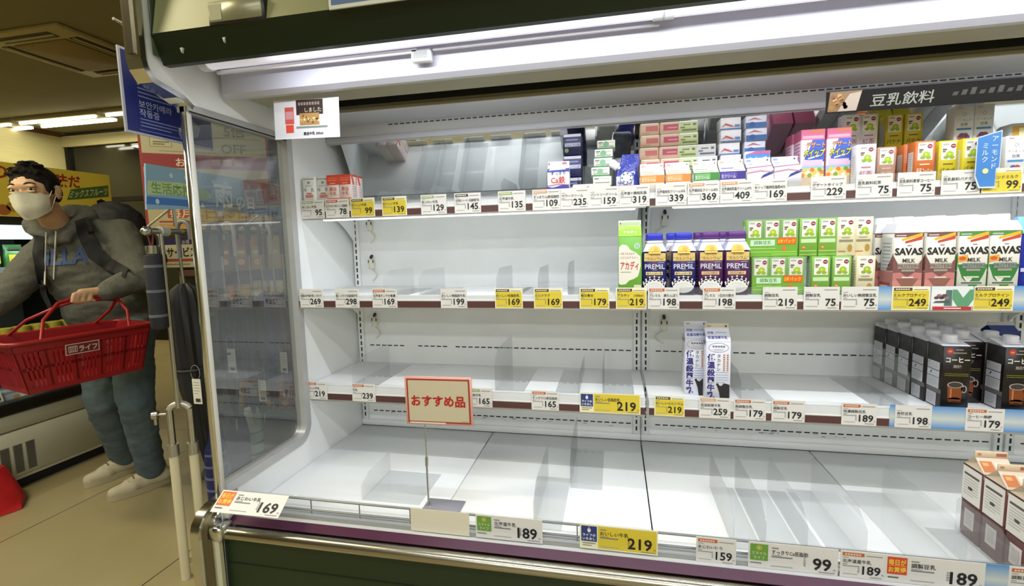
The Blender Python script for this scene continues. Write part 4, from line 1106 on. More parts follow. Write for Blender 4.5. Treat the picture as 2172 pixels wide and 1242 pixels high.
def half_carton(roofc, finc, paint, w=0.072, h=0.052, g=0.026, body='#e4e3de'):
    mb = MB(); d = w
    soft_box(mb, w, d, h, mat(body, 0.4)); F, L, R = faces(mb, w, d)
    rf, fn, sl = roof(mb, w, d, h, g, 0.013, roofc, finc)
    paint(F, L, rf, fn, sl, w, h)
    return mb


def p_sukkiri(F, L, rf, fn, sl, w, h):
    F.poly([(0, 0), (w, 0), (w, h * .42)] + [(w * (1 - k / 8), h * (.42 + .05 * math.sin(k / 8 * 2 * PI))) for k in range(1, 9)], '#3c3a9c'); F.poly([(0, h * .42), (w * .5, h * .48), (w, h * .44), (w, h * .48), (w * .5, h * .51), (0, h * .45)], '#b85a88', 2)
    F.text(w / 2, h * .55, 0.024, 'Ca鉄', '#c4403c', 2, a='c', bold=0.02, maxw=0.046); F.text(w / 2, h * .87, 0.0125, 'すっきり', '#26306a', 2, a='c', bold=0.02)
    F.rect(w * .3, h * .18, w * .7, h * .24, '#8a8ad0', 2)
    rf.rect(0, 0, w, sl * .5, '#43458e'); rf.poly([(0.004, sl * .2), (w - 0.01, sl * .3), (w - 0.02, sl * .62), (0.008, sl * .5)], '#c0c4e4', 2); fn.rect(0.046, 0.003, 0.060, 0.010, '#b06a78'); fn.oval(0.004, 0.006, 0.002, 0.003, '#8a5a54', 2)
    L.poly([(0, h), (w, h), (w, 0.0)], '#26285c')


place(half_carton('#dcdce8', '#dcd2d2', p_sukkiri, 0.070, 0.078, 0.024), 'milk_carton', 0.923, -0.300, S1, 'small blue and white calcium milk carton alone on top shelf', 'milk carton', rz=0.03)
for k, (x, y, z, lab) in enumerate(((0.962, -0.20, S1, 'navy carton lying at the bottom of the stack behind the calcium milk'), (0.962, -0.20, S1 + 0.072, 'navy carton in the middle of the stack behind the calcium milk'), (0.962, -0.20, S1 + 0.144, 'navy carton on top of the stack behind the calcium milk'))):
    mb = MB(); soft_box(mb, 0.062, 0.062, 0.071, mat('#23244e', 0.4)); F, L, R = faces(mb, 0.062, 0.062)
    F.rect(0.002, 0.060, 0.060, 0.069, '#c8c9d4'); F.rect(0.010, 0.048, 0.050, 0.053, '#7d80b8'); F.rect(0.006, 0.028, 0.058, 0.040, '#aeb0c0'); F.text(0.032, 0.030, 0.009, 'カルシウム鉄', '#3a3c60', 2, a='c', maxw=0.046); F.oval(0.012, 0.016, 0.007, 0.007, '#7a8a4a')
    place(mb, 'milk_carton', x, y, z, lab, 'milk carton', 'stacked navy cartons')

# sour cream tubs
for x, y, lab in ((1.003, -0.300, 'small white cup box with a red wave beside the calcium milk'),):
    mb = MB(); mb.box(-0.034, 0.034, -0.03, 0.03, 0, 0.036, mat('#dedad8', 0.4), 0.004); F = Pan(mb, (-0.034, -0.03, 0))
    F.poly([(0.010, 0.020), (0.022, 0.024), (0.034, 0.022), (0.056, 0.031), (0.048, 0.024), (0.034, 0.017), (0.022, 0.019)], '#b8443a'); F.rect(0.004, 0.004, 0.064, 0.010, '#c9b0b0')
    place(mb, 'cream_cup', x, y, S1, lab, 'cream cup')


def cream_block(green):
    mb = MB(); w, d, h = 0.058, 0.056, 0.030
    mb.box(-w / 2, w / 2, -d / 2, d / 2, 0, h, mat('#dcdcd0', 0.4), 0.002); F, L, R = faces(mb, w, d)
    F.rect(0.004, h * .70, 0.018, h * .80, '#4a4a44'); F.rect(0.022, h * .72, w - 0.006, h * .78, '#b0b0a4'); F.rect(0.006, h * .30, w - 0.006, h * .36, '#5a564c')
    if green:
        F.rect(0.0, 0.0, w, h * .20, '#3d7a4a'); F.oval(w * .48, h * .55, w * .17, h * .32, '#7aa886', 2); F.rect(w * .1, h * .5, w * .25, h * .62, '#9aa890', 2)
    return mb


zz = S1; GK = 'boxed cream blocks in a pile'
ordn = ['bottom', 'second', 'third', 'fourth', 'fifth', 'topmost']
for k in range(6):
    place(cream_block(k > 1), 'cream_box', 1.062 + (-0.004, 0.0, -0.006, 0.002, 0.004, 0.012)[k], -0.292 + k * 0.014, zz, '%s small cream box of the pile left of the blue pouch' % ordn[k], 'cream box', GK); zz += 0.0305

# whipped cream pouch with spout, leaning
t = thing('cream_pouch', 'blue and white whipped cream pouch with a white screw spout', 'pouch', (1.140, -0.275, S1), 0.0)
mb = MB(); n = 12
rows_ = [(0.0, 0.036, 0.020), (0.02, 0.038, 0.022), (0.05, 0.037, 0.020), (0.08, 0.034, 0.015), (0.105, 0.030, 0.009), (0.128, 0.026, 0.003)]
vs, fs, seg = [], [], 18
for z, rx, ry in rows_:
    for j in range(seg):
        a = 2 * PI * j / seg; vs.append((rx * math.copysign(abs(math.cos(a)) ** 0.6, math.cos(a)) + (0.010 if z > 0.1 else 0), ry * math.copysign(abs(math.sin(a)) ** 0.8, math.sin(a)), z))
for k in range(len(rows_) - 1):
    for j in range(seg):
        fs.append((k * seg + j, k * seg + (j + 1) % seg, (k + 1) * seg + (j + 1) % seg, (k + 1) * seg + j))
fs.append(tuple(range(seg))); fs.append(tuple(range((len(rows_) - 1) * seg, len(rows_) * seg)))
mb.add(vs, fs, mat('#2a3596', 0.18, noise=0.05, bump=0.3, scale=60, coat=0.5), True)
F = Pan(mb, (-0.036, -0.0232, 0))
F.rect(0.002, 0.004, 0.056, 0.058, '#ced2de'); F.rect(0.000, 0.006, 0.054, 0.030, '#b3555e', 2); F.rect(0.006, 0.034, 0.050, 0.042, '#8a8fb8', 2)
for k in range(7):
    a = 2 * PI * k / 7; F.oval(0.034 + 0.013 * math.cos(a), 0.052 + 0.013 * math.sin(a), 0.009, 0.009, '#3c4aa0', 3, 10)
for k in range(7):
    a = 2 * PI * k / 7; F.oval(0.034 + 0.012 * math.cos(a), 0.052 + 0.012 * math.sin(a), 0.008, 0.008, '#d3d8e4', 4, 10)
F.oval(0.034, 0.052, 0.012, 0.012, '#d3d8e4', 5)
F.text(0.030, 0.030, 0.012, 'ホイップ', '#5a4a7a', 5, a='c', maxw=0.04)
mb.build('pouch_body', t)
mb = MB(); M = Matrix.Translation((-0.028, -0.004, 0.088)) @ Matrix.Rotation(-0.9, 4, 'Y')
mb.lathe([(0.008, -0.012), (0.008, 0.0), (0.0125, 0.001), (0.0135, 0.026), (0.011, 0.030), (0.0, 0.030)], mat('#e3e3e6', 0.35), 18, mtx=M); mb.build('spout_cap', t)
mb = MB(); mb.box(-0.034, 0.034, -0.012, 0.012, 0, 0.13, mat('#7d828c', 0.2, coat=0.5, noise=0.25, scale=30, bump=0.5), 0.01, seg=2)
place(mb, 'cream_pouch', 1.130, -0.21, S1, 'grey silver pouch standing behind the blue cream pouch', 'pouch')


def p_cream(c1, c2):
    def f(F, L, rf, fn, sl, w, h):
        F.rect(0.0, h * .55, w, h, mat(c1, 0.4)); F.rect(0.004, h * .60, w * .66, h * .94, c2, 2); F.text(w * .34, h * .64, h * .24, '生クリーム', '#f2ede0', 3, a='c', maxw=w * .55); F.rect(0.0, h * .2, w, h * .5, '#e6ddd0')
        rf.rect(0.005, sl * .12, w * .8, sl * .22, '#c9a08a'); rf.rect(0.005, sl * .38, w * .55, sl * .48, c2); fn.rect(0.004, 0.003, 0.016, 0.009, '#c8a8a0'); fn.oval(w - 0.008, 0.006, 0.002, 0.0025, '#9a6a5a', 2)
    return f


def cream_row(x, y, c1, c2, label, n=1):
    first = None
    for k in range(n):
        lab = label + (', at the front', ', second from the front', ', at the back')[k]
        if first is None:
            first = place(half_carton('#e6dfd6' if c1 != '#3d8a3a' else '#dfe8da', '#e8ded6', p_cream(c1, c2)), 'cream_carton', x, y, S1, lab, 'cream carton', 'low cream cartons on the top shelf')
        else:
            c = first.copy(); COL.objects.link(c); c.location = (x + 0.002 * k, y + 0.0735 * k, S1); c['label'] = lab
    return first


cream_row(1.214, -0.300, '#d98a3a', '#e0a868', 'low orange banded cream carton right of the pouch')
cream_row(1.290, -0.300, '#d98a3a', '#e0a868', 'low orange banded cream carton beside the green one')
cream_row(1.370, -0.300, '#3d8a3a', '#7ab070', 'low green banded cream carton')
cream_row(1.444, -0.300, '#3a2c86', '#5a50a8', 'low violet banded cream carton')


def p_whip(F, L, rf, fn, sl, w, h):
    F.rect(0, h * .3, w, h, '#dcd9e6'); F.poly([(w * .5, h * .5), (w, h * .78), (w, h * .95), (w * .6, h * .7)], '#2c3a86', 2); F.poly([(0, h * .8), (w * .5, h * .9), (w, h * .8), (w, h * .86), (w * .5, h * .98), (0, h * .88)], '#c08a9c', 2)
    rf.poly([(0, sl * .2), (w, sl * .45), (w, sl * .55), (0, sl * .32)], '#a86a86', 2); rf.rect(0.006, sl * .75, 0.02, sl * .85, '#8a90b8'); fn.rect(0.004, 0.003, 0.016, 0.009, '#9098c0'); fn.oval(w - 0.01, 0.006, 0.0028, 0.0025, '#5a2a44', 2)


wh = half_carton('#dedbe6', '#e6e4ec', p_whip)
stock(wh, 'cream_carton', [(1.520, -0.301, S1, 'low white cream carton with a blue swoosh beside the violet one'), (1.594, -0.300, S1, 'low white cream carton with a blue swoosh, further right')], 'cream carton', 'white swoosh cream cartons')
mb = MB(); soft_box(mb, 0.072, 0.026, 0.118, mat('#d9d6de', 0.4)); F, L, R = faces(mb, 0.072, 0.026)
F.rect(0.002, 0.078, 0.070, 0.108, '#3d82c8'); F.text(0.036, 0.089, 0.014, 'ホイップ', '#dce8f4', 2, a='c', bold=0.02, maxw=0.052); F.rect(0.016, 0.083, 0.056, 0.086, '#c8d8ec', 2); F.poly([(0, 0.108), (0.072, 0.108), (0.072, 0.118), (0.030, 0.118)], '#a85a86', 2)
o = place(mb, 'cream_carton', 1.530, -0.2505, S1, 'taller whipped cream carton with a bright blue band', 'cream carton')

# butter and spread boxes piled at the back, seen above the front cartons
def pile_box(kind, w=0.060, h=0.0385):
    c = {'tan': '#c2a48c', 'crimson': '#c4a692', 'green': '#b3bb8c', 'grey': '#bfc0c2', 'wave': '#d9d7da', 'blue': '#cfd3de'}[kind]
    mb = MB(); mb.box(-w / 2, w / 2, -0.03, 0.03, 0, h - 0.0006, mat(c, 0.45), 0.0015); F = Pan(mb, (-w / 2, -0.03, 0))
    if kind == 'tan':
        F.rect(w * .3, h * .3, w - 0.004, h * .72, '#b0605a'); F.rect(0.004, h * .84, w - 0.004, h * .95, '#d8ccb8', 2); F.rect(0.006, h * .12, w * .5, h * .2, '#a08a72', 2)
    elif kind == 'crimson':
        F.rect(w * .18, h * .28, w - 0.003, h * .76, '#a84858'); F.rect(w * .4, h * .45, w * .9, h * .55, '#c98a90', 2); F.rect(0.004, h * .86, w - 0.004, h * .95, '#d8ccb8', 2)
    elif kind in ('green', 'grey'):
        k_ = '#5f7040' if kind == 'green' else '#55565c'
        F.rect(w * .25, h * .62, w * .62, h * .70, k_, 2); F.rect(w * .75, h * .58, w * .90, h * .74, k_, 2); F.rect(w * .12, h * .40, w * .35, h * .50, k_, 2); F.rect(w * .2, h * .16, w * .92, h * .30, k_, 2); F.rect(0.002, h * .86, w - 0.002, h * .97, '#e2e4da', 2)
    elif kind == 'wave':
        F.poly([(0.002, h * .2), (w * .25, h * .55), (w * .5, h * .4), (w * .7, h * .22), (w * .5, h * .25), (w * .25, h * .38)], '#b8505a', 2); F.rect(w * .7, h * .2, w * .95, h * .4, '#5a78b0', 2); F.rect(0.0, h * .0, w, h * .12, '#4a6a9a', 2)
    else:
        F.rect(0.0, 0.0, w, h * .45, '#43659a', 2); F.oval(w * .3, h * .3, w * .16, h * .2, '#2f5596', 3); F.poly([(0.004, h * .6), (w * .4, h * .85), (w * .8, h * .62), (w * .4, h * .7)], '#b8606a', 2)
    return mb


onm = ['lowest', 'second lowest', 'third lowest', 'third highest', 'second highest', 'topmost']
for px, kind, nm_ in ((1378, 'tan', 'tan box with a small red panel'), (1420, 'crimson', 'tan box with a wide crimson panel'), (1459, 'green', 'pale green butter box'), (1499, 'grey', 'grey butter box'), (1549, 'wave', 'white box with a red wave'), (1600, 'blue', 'white box with a blue lower half')):
    x = at(px, 320, 'Y', -0.235).x; first = None
    if kind == 'blue':
        x += 0.004
    for k in range(6):
        if kind == 'grey' and k == 4:
            break
        lab = '%s, %s in its pile behind the cream cartons' % (nm_, onm[k])
        dx, dy = (0.0015, -0.001, 0.002, -0.002, 0.001, 0.0)[k], (0.0, 0.003, -0.002, 0.002, 0.0, 0.003)[k]
        if first is None:
            first = place(pile_box(kind), 'butter_box', x + dx, -0.205 + dy, S1, lab, 'butter box', 'boxes piled behind the cream cartons')
        else:
            q_ = first.copy(); COL.objects.link(q_); q_.location = (x + dx, -0.205 + dy, S1 + 0.0385 * k); q_['label'] = lab


# dessert whip cartons
def dessert():
    mb = MB(); w, d, h = 0.063, 0.06, 0.166
    soft_box(mb, w, d, h, mat('#d9a8bc', 0.4), 0.002); F, L, R = faces(mb, w, d)
    F.rect(0, h - 0.030, w, h, '#cf6a8c'); F.rect(0.026, h - 0.010, w - 0.002, h - 0.002, '#d07a5a', 2); F.rect(0.004, h - 0.026, w - 0.004, h - 0.018, '#e0a4b8', 2)
    F.rect(0.0, 0.028, w, h - 0.030, '#dcd4e0', 1); F.poly([(0.03, h - 0.03), (w, h - 0.03), (w, 0.072), (0.01, 0.080), (0.022, h - 0.06)], '#3458b4', 2)
    F.text(0.038, h - 0.052, 0.0185, 'デザート', '#a6386a', 4, a='c', bold=0.05, maxw=0.050, sh=0.1); F.text(0.038, h - 0.052, 0.0185, 'デザート', '#d8b84a', 5, a='c', bold=0.0, maxw=0.050, sh=0.1)
    F.text(0.034, h - 0.077, 0.0235, 'ホイップ', '#1f2a5a', 4, a='c', bold=0.09, maxw=0.055, sh=0.15); F.text(0.034, h - 0.077, 0.0235, 'ホイップ', '#e8d83a', 5, a='c', bold=0.02, maxw=0.055, sh=0.15)
    F.poly([(0.02, h - 0.086), (0.05, h - 0.078), (0.05, h - 0.074), (0.02, h - 0.082)], '#e8e6ec', 4)
    F.rect(0.006, 0.062, w - 0.004, 0.078, '#e0b4cc', 3); F.rect(0.0, 0.028, w, 0.060, '#8cb4dc', 2); F.poly([(0, 0.028), (w, 0.028), (w, 0.052), (0.03, 0.056), (0, 0.045)], '#d8c070', 3)
    for k in range(9):
        F.oval(0.006 + k * 0.0065, 0.034 + 0.008 * ((k * 5) % 3), 0.006, 0.006, ('#d8743a', '#e8b84a', '#e4e0d4', '#7a9a3a')[k % 4], 4, 10)
    F.rect(0, 0, w, 0.028, '#c9b090', 1)
    L.rect(0, h - 0.03, d, h, '#b85a7a'); L.lines(0.006, h - 0.04, d - 0.008, 10, 0.010, 0.003, '#a87a94')
    Pan(mb, (-w / 2, -d / 2, h), (1, 0, 0), (0, 1, 0)).rect(0.0, 0.0, w, d, '#cf6a8c')
    return mb


GD = 'pink topped dessert whip cartons'
stock(dessert(), 'whip_carton', [(1.672, -0.262, S1, 'pink topped dessert whip carton, left of the front two'), (1.741, -0.262, S1, 'pink topped dessert whip carton, right of the front two'),
                                  (1.668, -0.199, S1, 'pink topped dessert whip carton behind the left front one'), (1.737, -0.199, S1, 'pink topped dessert whip carton behind the right front one')], 'whip carton', GD)
GW = 'small bean drink cartons on the top shelf'
stock(bean_carton('bean_drink_carton', 0.048, 0.04, HB, '#dddde0', 'white'), 'bean_drink_carton', [
    (1.798, -0.308, S1, 'white bean tea carton in the front row of the top shelf'), (1.806, -0.190, S1, 'white bean tea carton under the upper left one at the back'),
    (1.855, -0.190, S1, 'white bean tea carton under the upper right one at the back'), (1.806, -0.192, S1 + HB, 'upper left white bean tea carton stacked at the back'),
    (1.855, -0.186, S1 + HB, 'upper right white bean tea carton stacked at the back'), (1.803, -0.264, S1, 'white bean tea carton behind the front one')], 'drink carton', GW)
stock(bean_carton('bean_drink_carton', 0.047, 0.04, HB * .94, '#b08a74', 'brown'), 'bean_drink_carton', [(1.862, -0.280, S1, 'dull brown bean drink carton between the white and orange ones')], 'drink carton', GW)
stock(bean_carton('bean_drink_carton', 0.048, 0.04, HB, '#c8692c', 'orange'), 'bean_drink_carton', [
    (1.942, -0.308, S1, 'orange bean coffee carton at the front of its row'), (1.936, -0.266, S1, 'orange bean coffee carton second in its row'), (1.930, -0.224, S1, 'orange bean coffee carton third in its row')], 'drink carton', GW)
stock(bean_carton('bean_drink_carton', 0.047, 0.04, HB, '#cfc023', 'yellow'), 'bean_drink_carton', [
    (2.054, -0.308, S1, 'yellow bean drink carton at the front of its row'), (2.048, -0.266, S1, 'yellow bean drink carton second in its row'), (2.008, -0.290, S1, 'yellow bean drink carton left of the front one'),
    (1.940, -0.150, S1, 'yellow bean drink carton at the back, bottom of the left stack'), (1.992, -0.150, S1, 'yellow bean drink carton at the back, bottom of the right stack'),
    (1.940, -0.150, S1 + HB, 'yellow bean drink carton at the back, top of the left stack'), (1.992, -0.150, S1 + HB, 'yellow bean drink carton at the back, top of the right stack')], 'drink carton', GW)


def almond():
    mb = MB(); w, d, h = 0.048, 0.04, HB
    soft_box(mb, w, d, h, mat('#d9d9dc', 0.4), 0.0012); F, L, R = faces(mb, w, d)
    F.rect(0.006, h * .93, 0.018, h * .955, '#c88a94', 2); F.ring(w / 2, h * .78, 0.005, 0.005, 0.0012, '#9a9aa0', 2); F.text(w / 2, h * .60, 0.0078, 'アーモンド', '#77777c', 2, a='c'); F.text(w / 2, h * .48, 0.0095, '効果', '#6a6a70', 2, a='c')
    F.rect(0.006, h * .37, w - 0.006, h * .42, '#3d82b8', 2)
    for k in range(5):
        F.oval(w * (.32 + .09 * k), h * (.18 + .05 * (k % 2)), 0.0075, 0.0075, ('#9a4a44', '#5a4a86', '#b8705a')[k % 3], 2, 10)
    F.rect(0.006, 0.005, w - 0.006, 0.010, '#b0a8a8', 2)
    return mb


stock(almond(), 'almond_milk_carton', [(2.155, -0.306, S1, 'white almond milk carton in the front row beside the blue sign'), (2.090, -0.205, S1, 'white almond milk carton below the upper left one'), (2.139, -0.205, S1, 'white almond milk carton below the upper right one'),
                                        (2.090, -0.205, S1 + HB, 'upper left white almond milk carton in the back stack'), (2.139, -0.205, S1 + HB, 'upper right white almond milk carton in the back stack'), (2.210, -0.300, S1, 'pale almond milk carton at the right picture edge')], 'drink carton', 'white almond milk cartons')
mb = MB(); mb.box(-0.035, 0.035, -0.03, 0.03, 0, 0.16, mat('#d8dcda', 0.35), 0.012, seg=3); Pan(mb, (-0.035, -0.03, 0)).rect(0.006, 0.11, 0.064, 0.15, '#c0902a').rect(0.022, 0.12, 0.06, 0.145, '#e0d49a', 2)
place(mb, 'drink_pack', 2.235, -0.20, S1, 'white drink pack with a golden print behind the almond milk', 'drink pack')

# hanging name strip for the bean drinks
a, b = at(1752, 218, 'Y', -0.31), at(2172, 190, 'Y', -0.31)
mb = MB(); L_ = 0.90; mb.box(0, L_, 0, 0.0015, -0.034, 0.028, mat('#1d1b18', 0.75, spec=0.2)); p = Pan(mb, (0, 0, -0.034))
p.poly([(0.004, 0.003), (0.078, 0.003), (0.092, 0.059), (0.010, 0.059)], '#8a6a42'); p.poly([(0.030, 0.003), (0.078, 0.003), (0.090, 0.055), (0.060, 0.050)], '#b8a898', 2)
for k in range(10):
    p.oval(0.014 + 0.004 * k, 0.015 + 0.004 * ((k * 7) % 9), 0.006, 0.006, ('#a8763a', '#7d5226', '#c09050')[k % 3], 2, 8)
p.text(0.112, 0.013, 0.036, '豆乳飲料', '#96968c', 3, w=0.155, sh=0.18, bold=0.01)
[p.poly([(0.31 + 0.021 * k, 0.024), (0.322 + 0.021 * k, 0.024), (0.327 + 0.021 * k, 0.024 + 0.010 + 0.004 * (k % 3)), (0.315 + 0.021 * k, 0.024 + 0.010 + 0.004 * (k % 3))], '#3b3a30', 3) for k in range(12)]; p.rect(0.0, 0.058, L_, 0.062, '#14141c', 2)
o = mb.build('name_strip', None, (a.x, -0.31, a.z + 0.004)); tag(o, 'dark strip with slanted white lettering above the bean drinks', 'shelf sign')
mb = MB()
for x in (a.x + 0.05, a.x + 0.55):
    mb.tube([(x, -0.3075, a.z + 0.02), (x, -0.28, 1.768)], 0.0015, STEEL, 6)
# blue almond milk sign, tilted
w, h = 0.056, 0.150
mb = MB(); mb.prism([(-w / 2, 0.030), (-w * .30, 0.0), (w * .36, 0.0), (w * .36, 0.045), (w / 2, 0.05), (w / 2, h), (-w / 2, h - 0.016)], 'Y', 0, 0.0012, mat('#c9d4e0', 0.4)); p = Pan(mb, (-w / 2, 0, 0))
p.poly([(0.002, 0.034), (w * .24, 0.004), (w * .84, 0.004), (w * .84, 0.05), (w - 0.002, 0.054), (w - 0.002, h - 0.003), (0.002, h - 0.018)], '#3a7cc0')
p.vtext(w * .74, h * .92, 0.0165, 'アーモンド', '#dfe6ee', 2, bold=0.0); p.vtext(w * .36, h * .80, 0.0165, 'ミルク', '#dfe6ee', 2); p.oval(w * .42, 0.045, 0.007, 0.007, '#d8d88a', 2)
tag(mb.build('shelf_sign', None, (2.076, -0.352, 1.402)), 'small blue upright sign with white vertical lettering, over the 99 card', 'shelf sign')

# ------------------------------------------------------------------ clear dividers
def divider(x, y0, y1, z, hgt, base, label, cut=0.05):
    """L of clear plastic: upright plate with a foot lying to one side"""
    t = thing('shelf_divider', label, 'shelf divider', (x, y0, z), 0, 'clear plastic shelf dividers')
    L_ = y1 - y0
    mb = MB(); mb.prism([(0, 0.0015), (L_, 0.0015), (L_, hgt * 0.9), (L_ * .96, hgt), (cut, hgt), (0.0, hgt * .68)], 'X', -0.0008, 0.0008, DIVID); mb.build('upright_plate', t)
    mb = MB(); mb.box(min(0, base), max(0, base), 0.0, L_, 0.0002, 0.0014, DIVID); mb.build('foot_plate', t)


for x, hgt, base, ex in ((0.290, 0.055, 0.06, 'under the 139 card side'), (0.375, 0.06, 0.06, 'left of the 129 card'), (0.487, 0.065, 0.08, 'near the 129 card'), (0.735, 0.075, 0.06, 'beside the 135 card'), (0.985, 0.07, 0.05, 'left of the small cream boxes')):
    divider(x, -0.325, -0.05, S1, hgt, base, 'clear divider on the top shelf, ' + ex)
for x, hgt, base, ex in ((0.323, 0.082, 0.09, 'right of the 169 orange headed card'), (0.452, 0.082, 0.08, 'left of the 199 card'), (0.722, 0.085, 0.08, 'above the first yellow card'), (0.860, 0.085, -0.08, 'above the second yellow card'), (0.955, 0.10, 0.06, 'standing tallest before the 179 card')):
    divider(x, -0.375, -0.12, S2, hgt, base, 'clear divider on the second shelf, ' + ex)
for x, hgt, base, ex in ((0.165, 0.09, 0.10, 'at the left end'), (0.70, 0.135, 0.10, 'tallest, right of the red framed sign'), (1.062, 0.09, 0.10, 'left of the shelf seam'), (0.985, 0.06, -0.08, 'above the large yellow card'), (1.480, 0.085, 0.10, 'right of the white milk cartons'), (1.93, 0.14, -0.09, 'left of the black coffee cartons')):
    divider(x, -0.345, -0.05, S3, hgt, base, 'clear divider on the lowest shelf, ' + ex)
for x, y0, y1, hgt, base, ex in ((0.325, -0.60, -0.40, 0.07, 0.19, 'behind the sign stand'), (0.880, -0.66, -0.36, 0.115, 0.075, 'behind the front 189 card'), (0.960, -0.42, -0.12, 0.13, 0.10, 'standing furthest back'), (1.395, -0.66, -0.34, 0.115, 0.07, 'nearest right of the middle seam'),
                                 (1.470, -0.66, -0.34, 0.115, 0.09, 'second right of the middle seam'), (1.565, -0.66, -0.34, 0.115, 0.05, 'third right of the middle seam'), (1.695, -0.66, -0.32, 0.115, -0.07, 'just left of the right seam'), (1.90, -0.66, -0.30, 0.105, -0.10, 'right of the right seam'), (1.985, -0.68, -0.48, 0.095, -0.07, 'against the brown and white cartons')):
    divider(x, y0, y1, SD, hgt, base, 'clear divider on the deck, ' + ex)

# ------------------------------------------------------------------ red framed sign on a stand
t = thing('sign_stand', 'red framed recommendation sign on a thin metal pole', 'sign', (0.545, -0.597, SD), 0.0)
mb = MB(); mb.box(-0.012, 0.105, -0.03, 0.04, 0, 0.0035, mat('#a3a2ac', 0.35, 0.3), 0.001); mb.lathe([(0.006, 0.003), (0.005, 0.012), (0.0, 0.012)], STEEL, 12); mb.build('base_plate', t)
mb = MB(); mb.tube([(0, 0, 0.003), (0, 0, 0.13)], 0.0032, STEEL, 10); mb.tube([(0, 0, 0.12), (0, 0, 0.262)], 0.0022, STEEL, 10); mb.lathe([(0.004, 0.125), (0.005, 0.13), (0.005, 0.150), (0.004, 0.155)], STEEL, 12); mb.build('pole', t)
mb = MB(); mb.prism([(-0.052, 0.258), (0.052, 0.258), (0.008, 0.236), (-0.008, 0.236)], 'Y', -0.002, 0.002, CLEAR); mb.build('holder', t)
mb = MB(); w, h = 0.208, 0.146
mb.box(-w / 2, w / 2, -0.003, 0.003, 0, h, mat('#d9a597', 0.4), 0.0008); p = Pan(mb, (-w / 2, -0.003, 0))
p.rect(0.006, 0.006, w - 0.006, h - 0.006, '#a03a26'); p.rect(0.011, 0.011, w - 0.011, h - 0.011, mat('#c6bb9e', 0.5), 2); p.text(w / 2 - 0.001, 0.060, 0.035, 'おすすめ品', '#b0241c', 3, a='c', w=0.168, bold=0.035); p.rect(w - 0.034, 0.013, w - 0.014, 0.0145, '#8a8272', 3)
mb.box(-w / 2 + 0.012, 0.02, -0.0036, -0.003, 0.004, 0.008, mat('#e4d8c8', 0.3))
o = mb.build('sign_board', t, (0.047, 0, 0.258)); o.rotation_euler = (0, -0.012, 0)
# ------------------------------------------------------------------ across the aisle and beside the case
def part(mb, name, root):
    o = mb.build(name, root, -root.location if root else (0, 0, 0)); return o


# opposite chilled case along the left side of the aisle
XF = -2.08; YE = 0.70; YS = -1.7
oc = thing('chilled_display_case', 'white chilled case across the aisle behind the shopper with a lit canopy', 'display case', (XF - 0.4, -0.5, 0))
OW = mat('#c9c8b4', 0.4, noise=0.04, scale=4)
mb = MB(); mb.box(XF - 0.85, XF - 0.02, YS, YE - 0.03, 0.06, 0.45, OW); part(mb, 'body', oc)
mb = MB(); mb.box(XF - 0.02, XF, YS, YE - 0.03, 0.085, 0.335, OW, 0.003); part(mb, 'lower_panel', oc)
mb = MB(); mb.box(XF - 0.02, XF, YS, YE - 0.03, 0.343, 0.43, OW, 0.003); part(mb, 'upper_panel', oc)
for k in range(4):
    mb = MB(); y0 = -0.125 + k * 0.058
    mb.box(XF, XF + 0.001, y0, y0 + 0.045, 0.10, 0.26, mat('#8b8a78', 0.5))
    for j in range(20):
        mb.box(XF + 0.001, XF + 0.0018, y0 + 0.004, y0 + 0.041, 0.106 + j * 0.0076, 0.110 + j * 0.0076, '#232320')
    part(mb, 'vent_grille', oc)
mb = MB(); mb.box(XF - 0.06, XF + 0.02, YS, YE, 0.43, 0.50, mat('#141512', 0.35), 0.012, seg=2); part(mb, 'bumper_band', oc)
mb = MB(); mb.box(XF - 0.8, XF - 0.05, YS, YE - 0.05, 0.0, 0.06, DARK); part(mb, 'kick_plate', oc)
mb = MB(); mb.box(XF - 0.85, XF - 0.03, YE - 0.035, YE, 0.05, 1.47, mat('#1f211e', 0.3)); part(mb, 'end_panel', oc)
mb = MB(); mb.box(XF - 0.87, XF - 0.85, YS, YE, 0.05, 1.50, mat('#5f655f', 0.6)); part(mb, 'back_panel', oc)
mb = MB(); mb.box(XF - 0.85, XF - 0.04, YS, YE - 0.035, 0.45, 0.47, mat('#8b8e88', 0.5)); part(mb, 'deck', oc)
for z, dx, nm_ in ((0.74, 0.16, 'shelf_board'), (1.17, 0.24, 'shelf_board')):
    mb = MB(); mb.box(XF - 0.85, XF - dx, YS, YE - 0.04, z, z + 0.02, mat('#cfd4d2', 0.4)); s_ = part(mb, nm_, oc)
    mb = MB(); mb.box(XF - dx, XF - dx + 0.012, YS, YE - 0.04, z - 0.012, z + 0.045, mat('#b9d2d4', 0.35)); mb.box(XF - dx + 0.012, XF - dx + 0.0135, YS, YE - 0.04, z + 0.006, z + 0.012, '#6a7a7c'); part(mb, 'price_rail', oc)
mb = MB(); mb.box(XF - 0.85, XF - 0.15, YS, YE, 1.455, 1.50, mat('#2b2a22', 0.5)); part(mb, 'canopy', oc)
mb = MB(); mb.box(XF - 0.16, XF - 0.145, YS, YE - 0.01, 1.372, 1.452, mat('#dff4f6', 0.4, emit=1.25)); part(mb, 'lit_valance', oc)


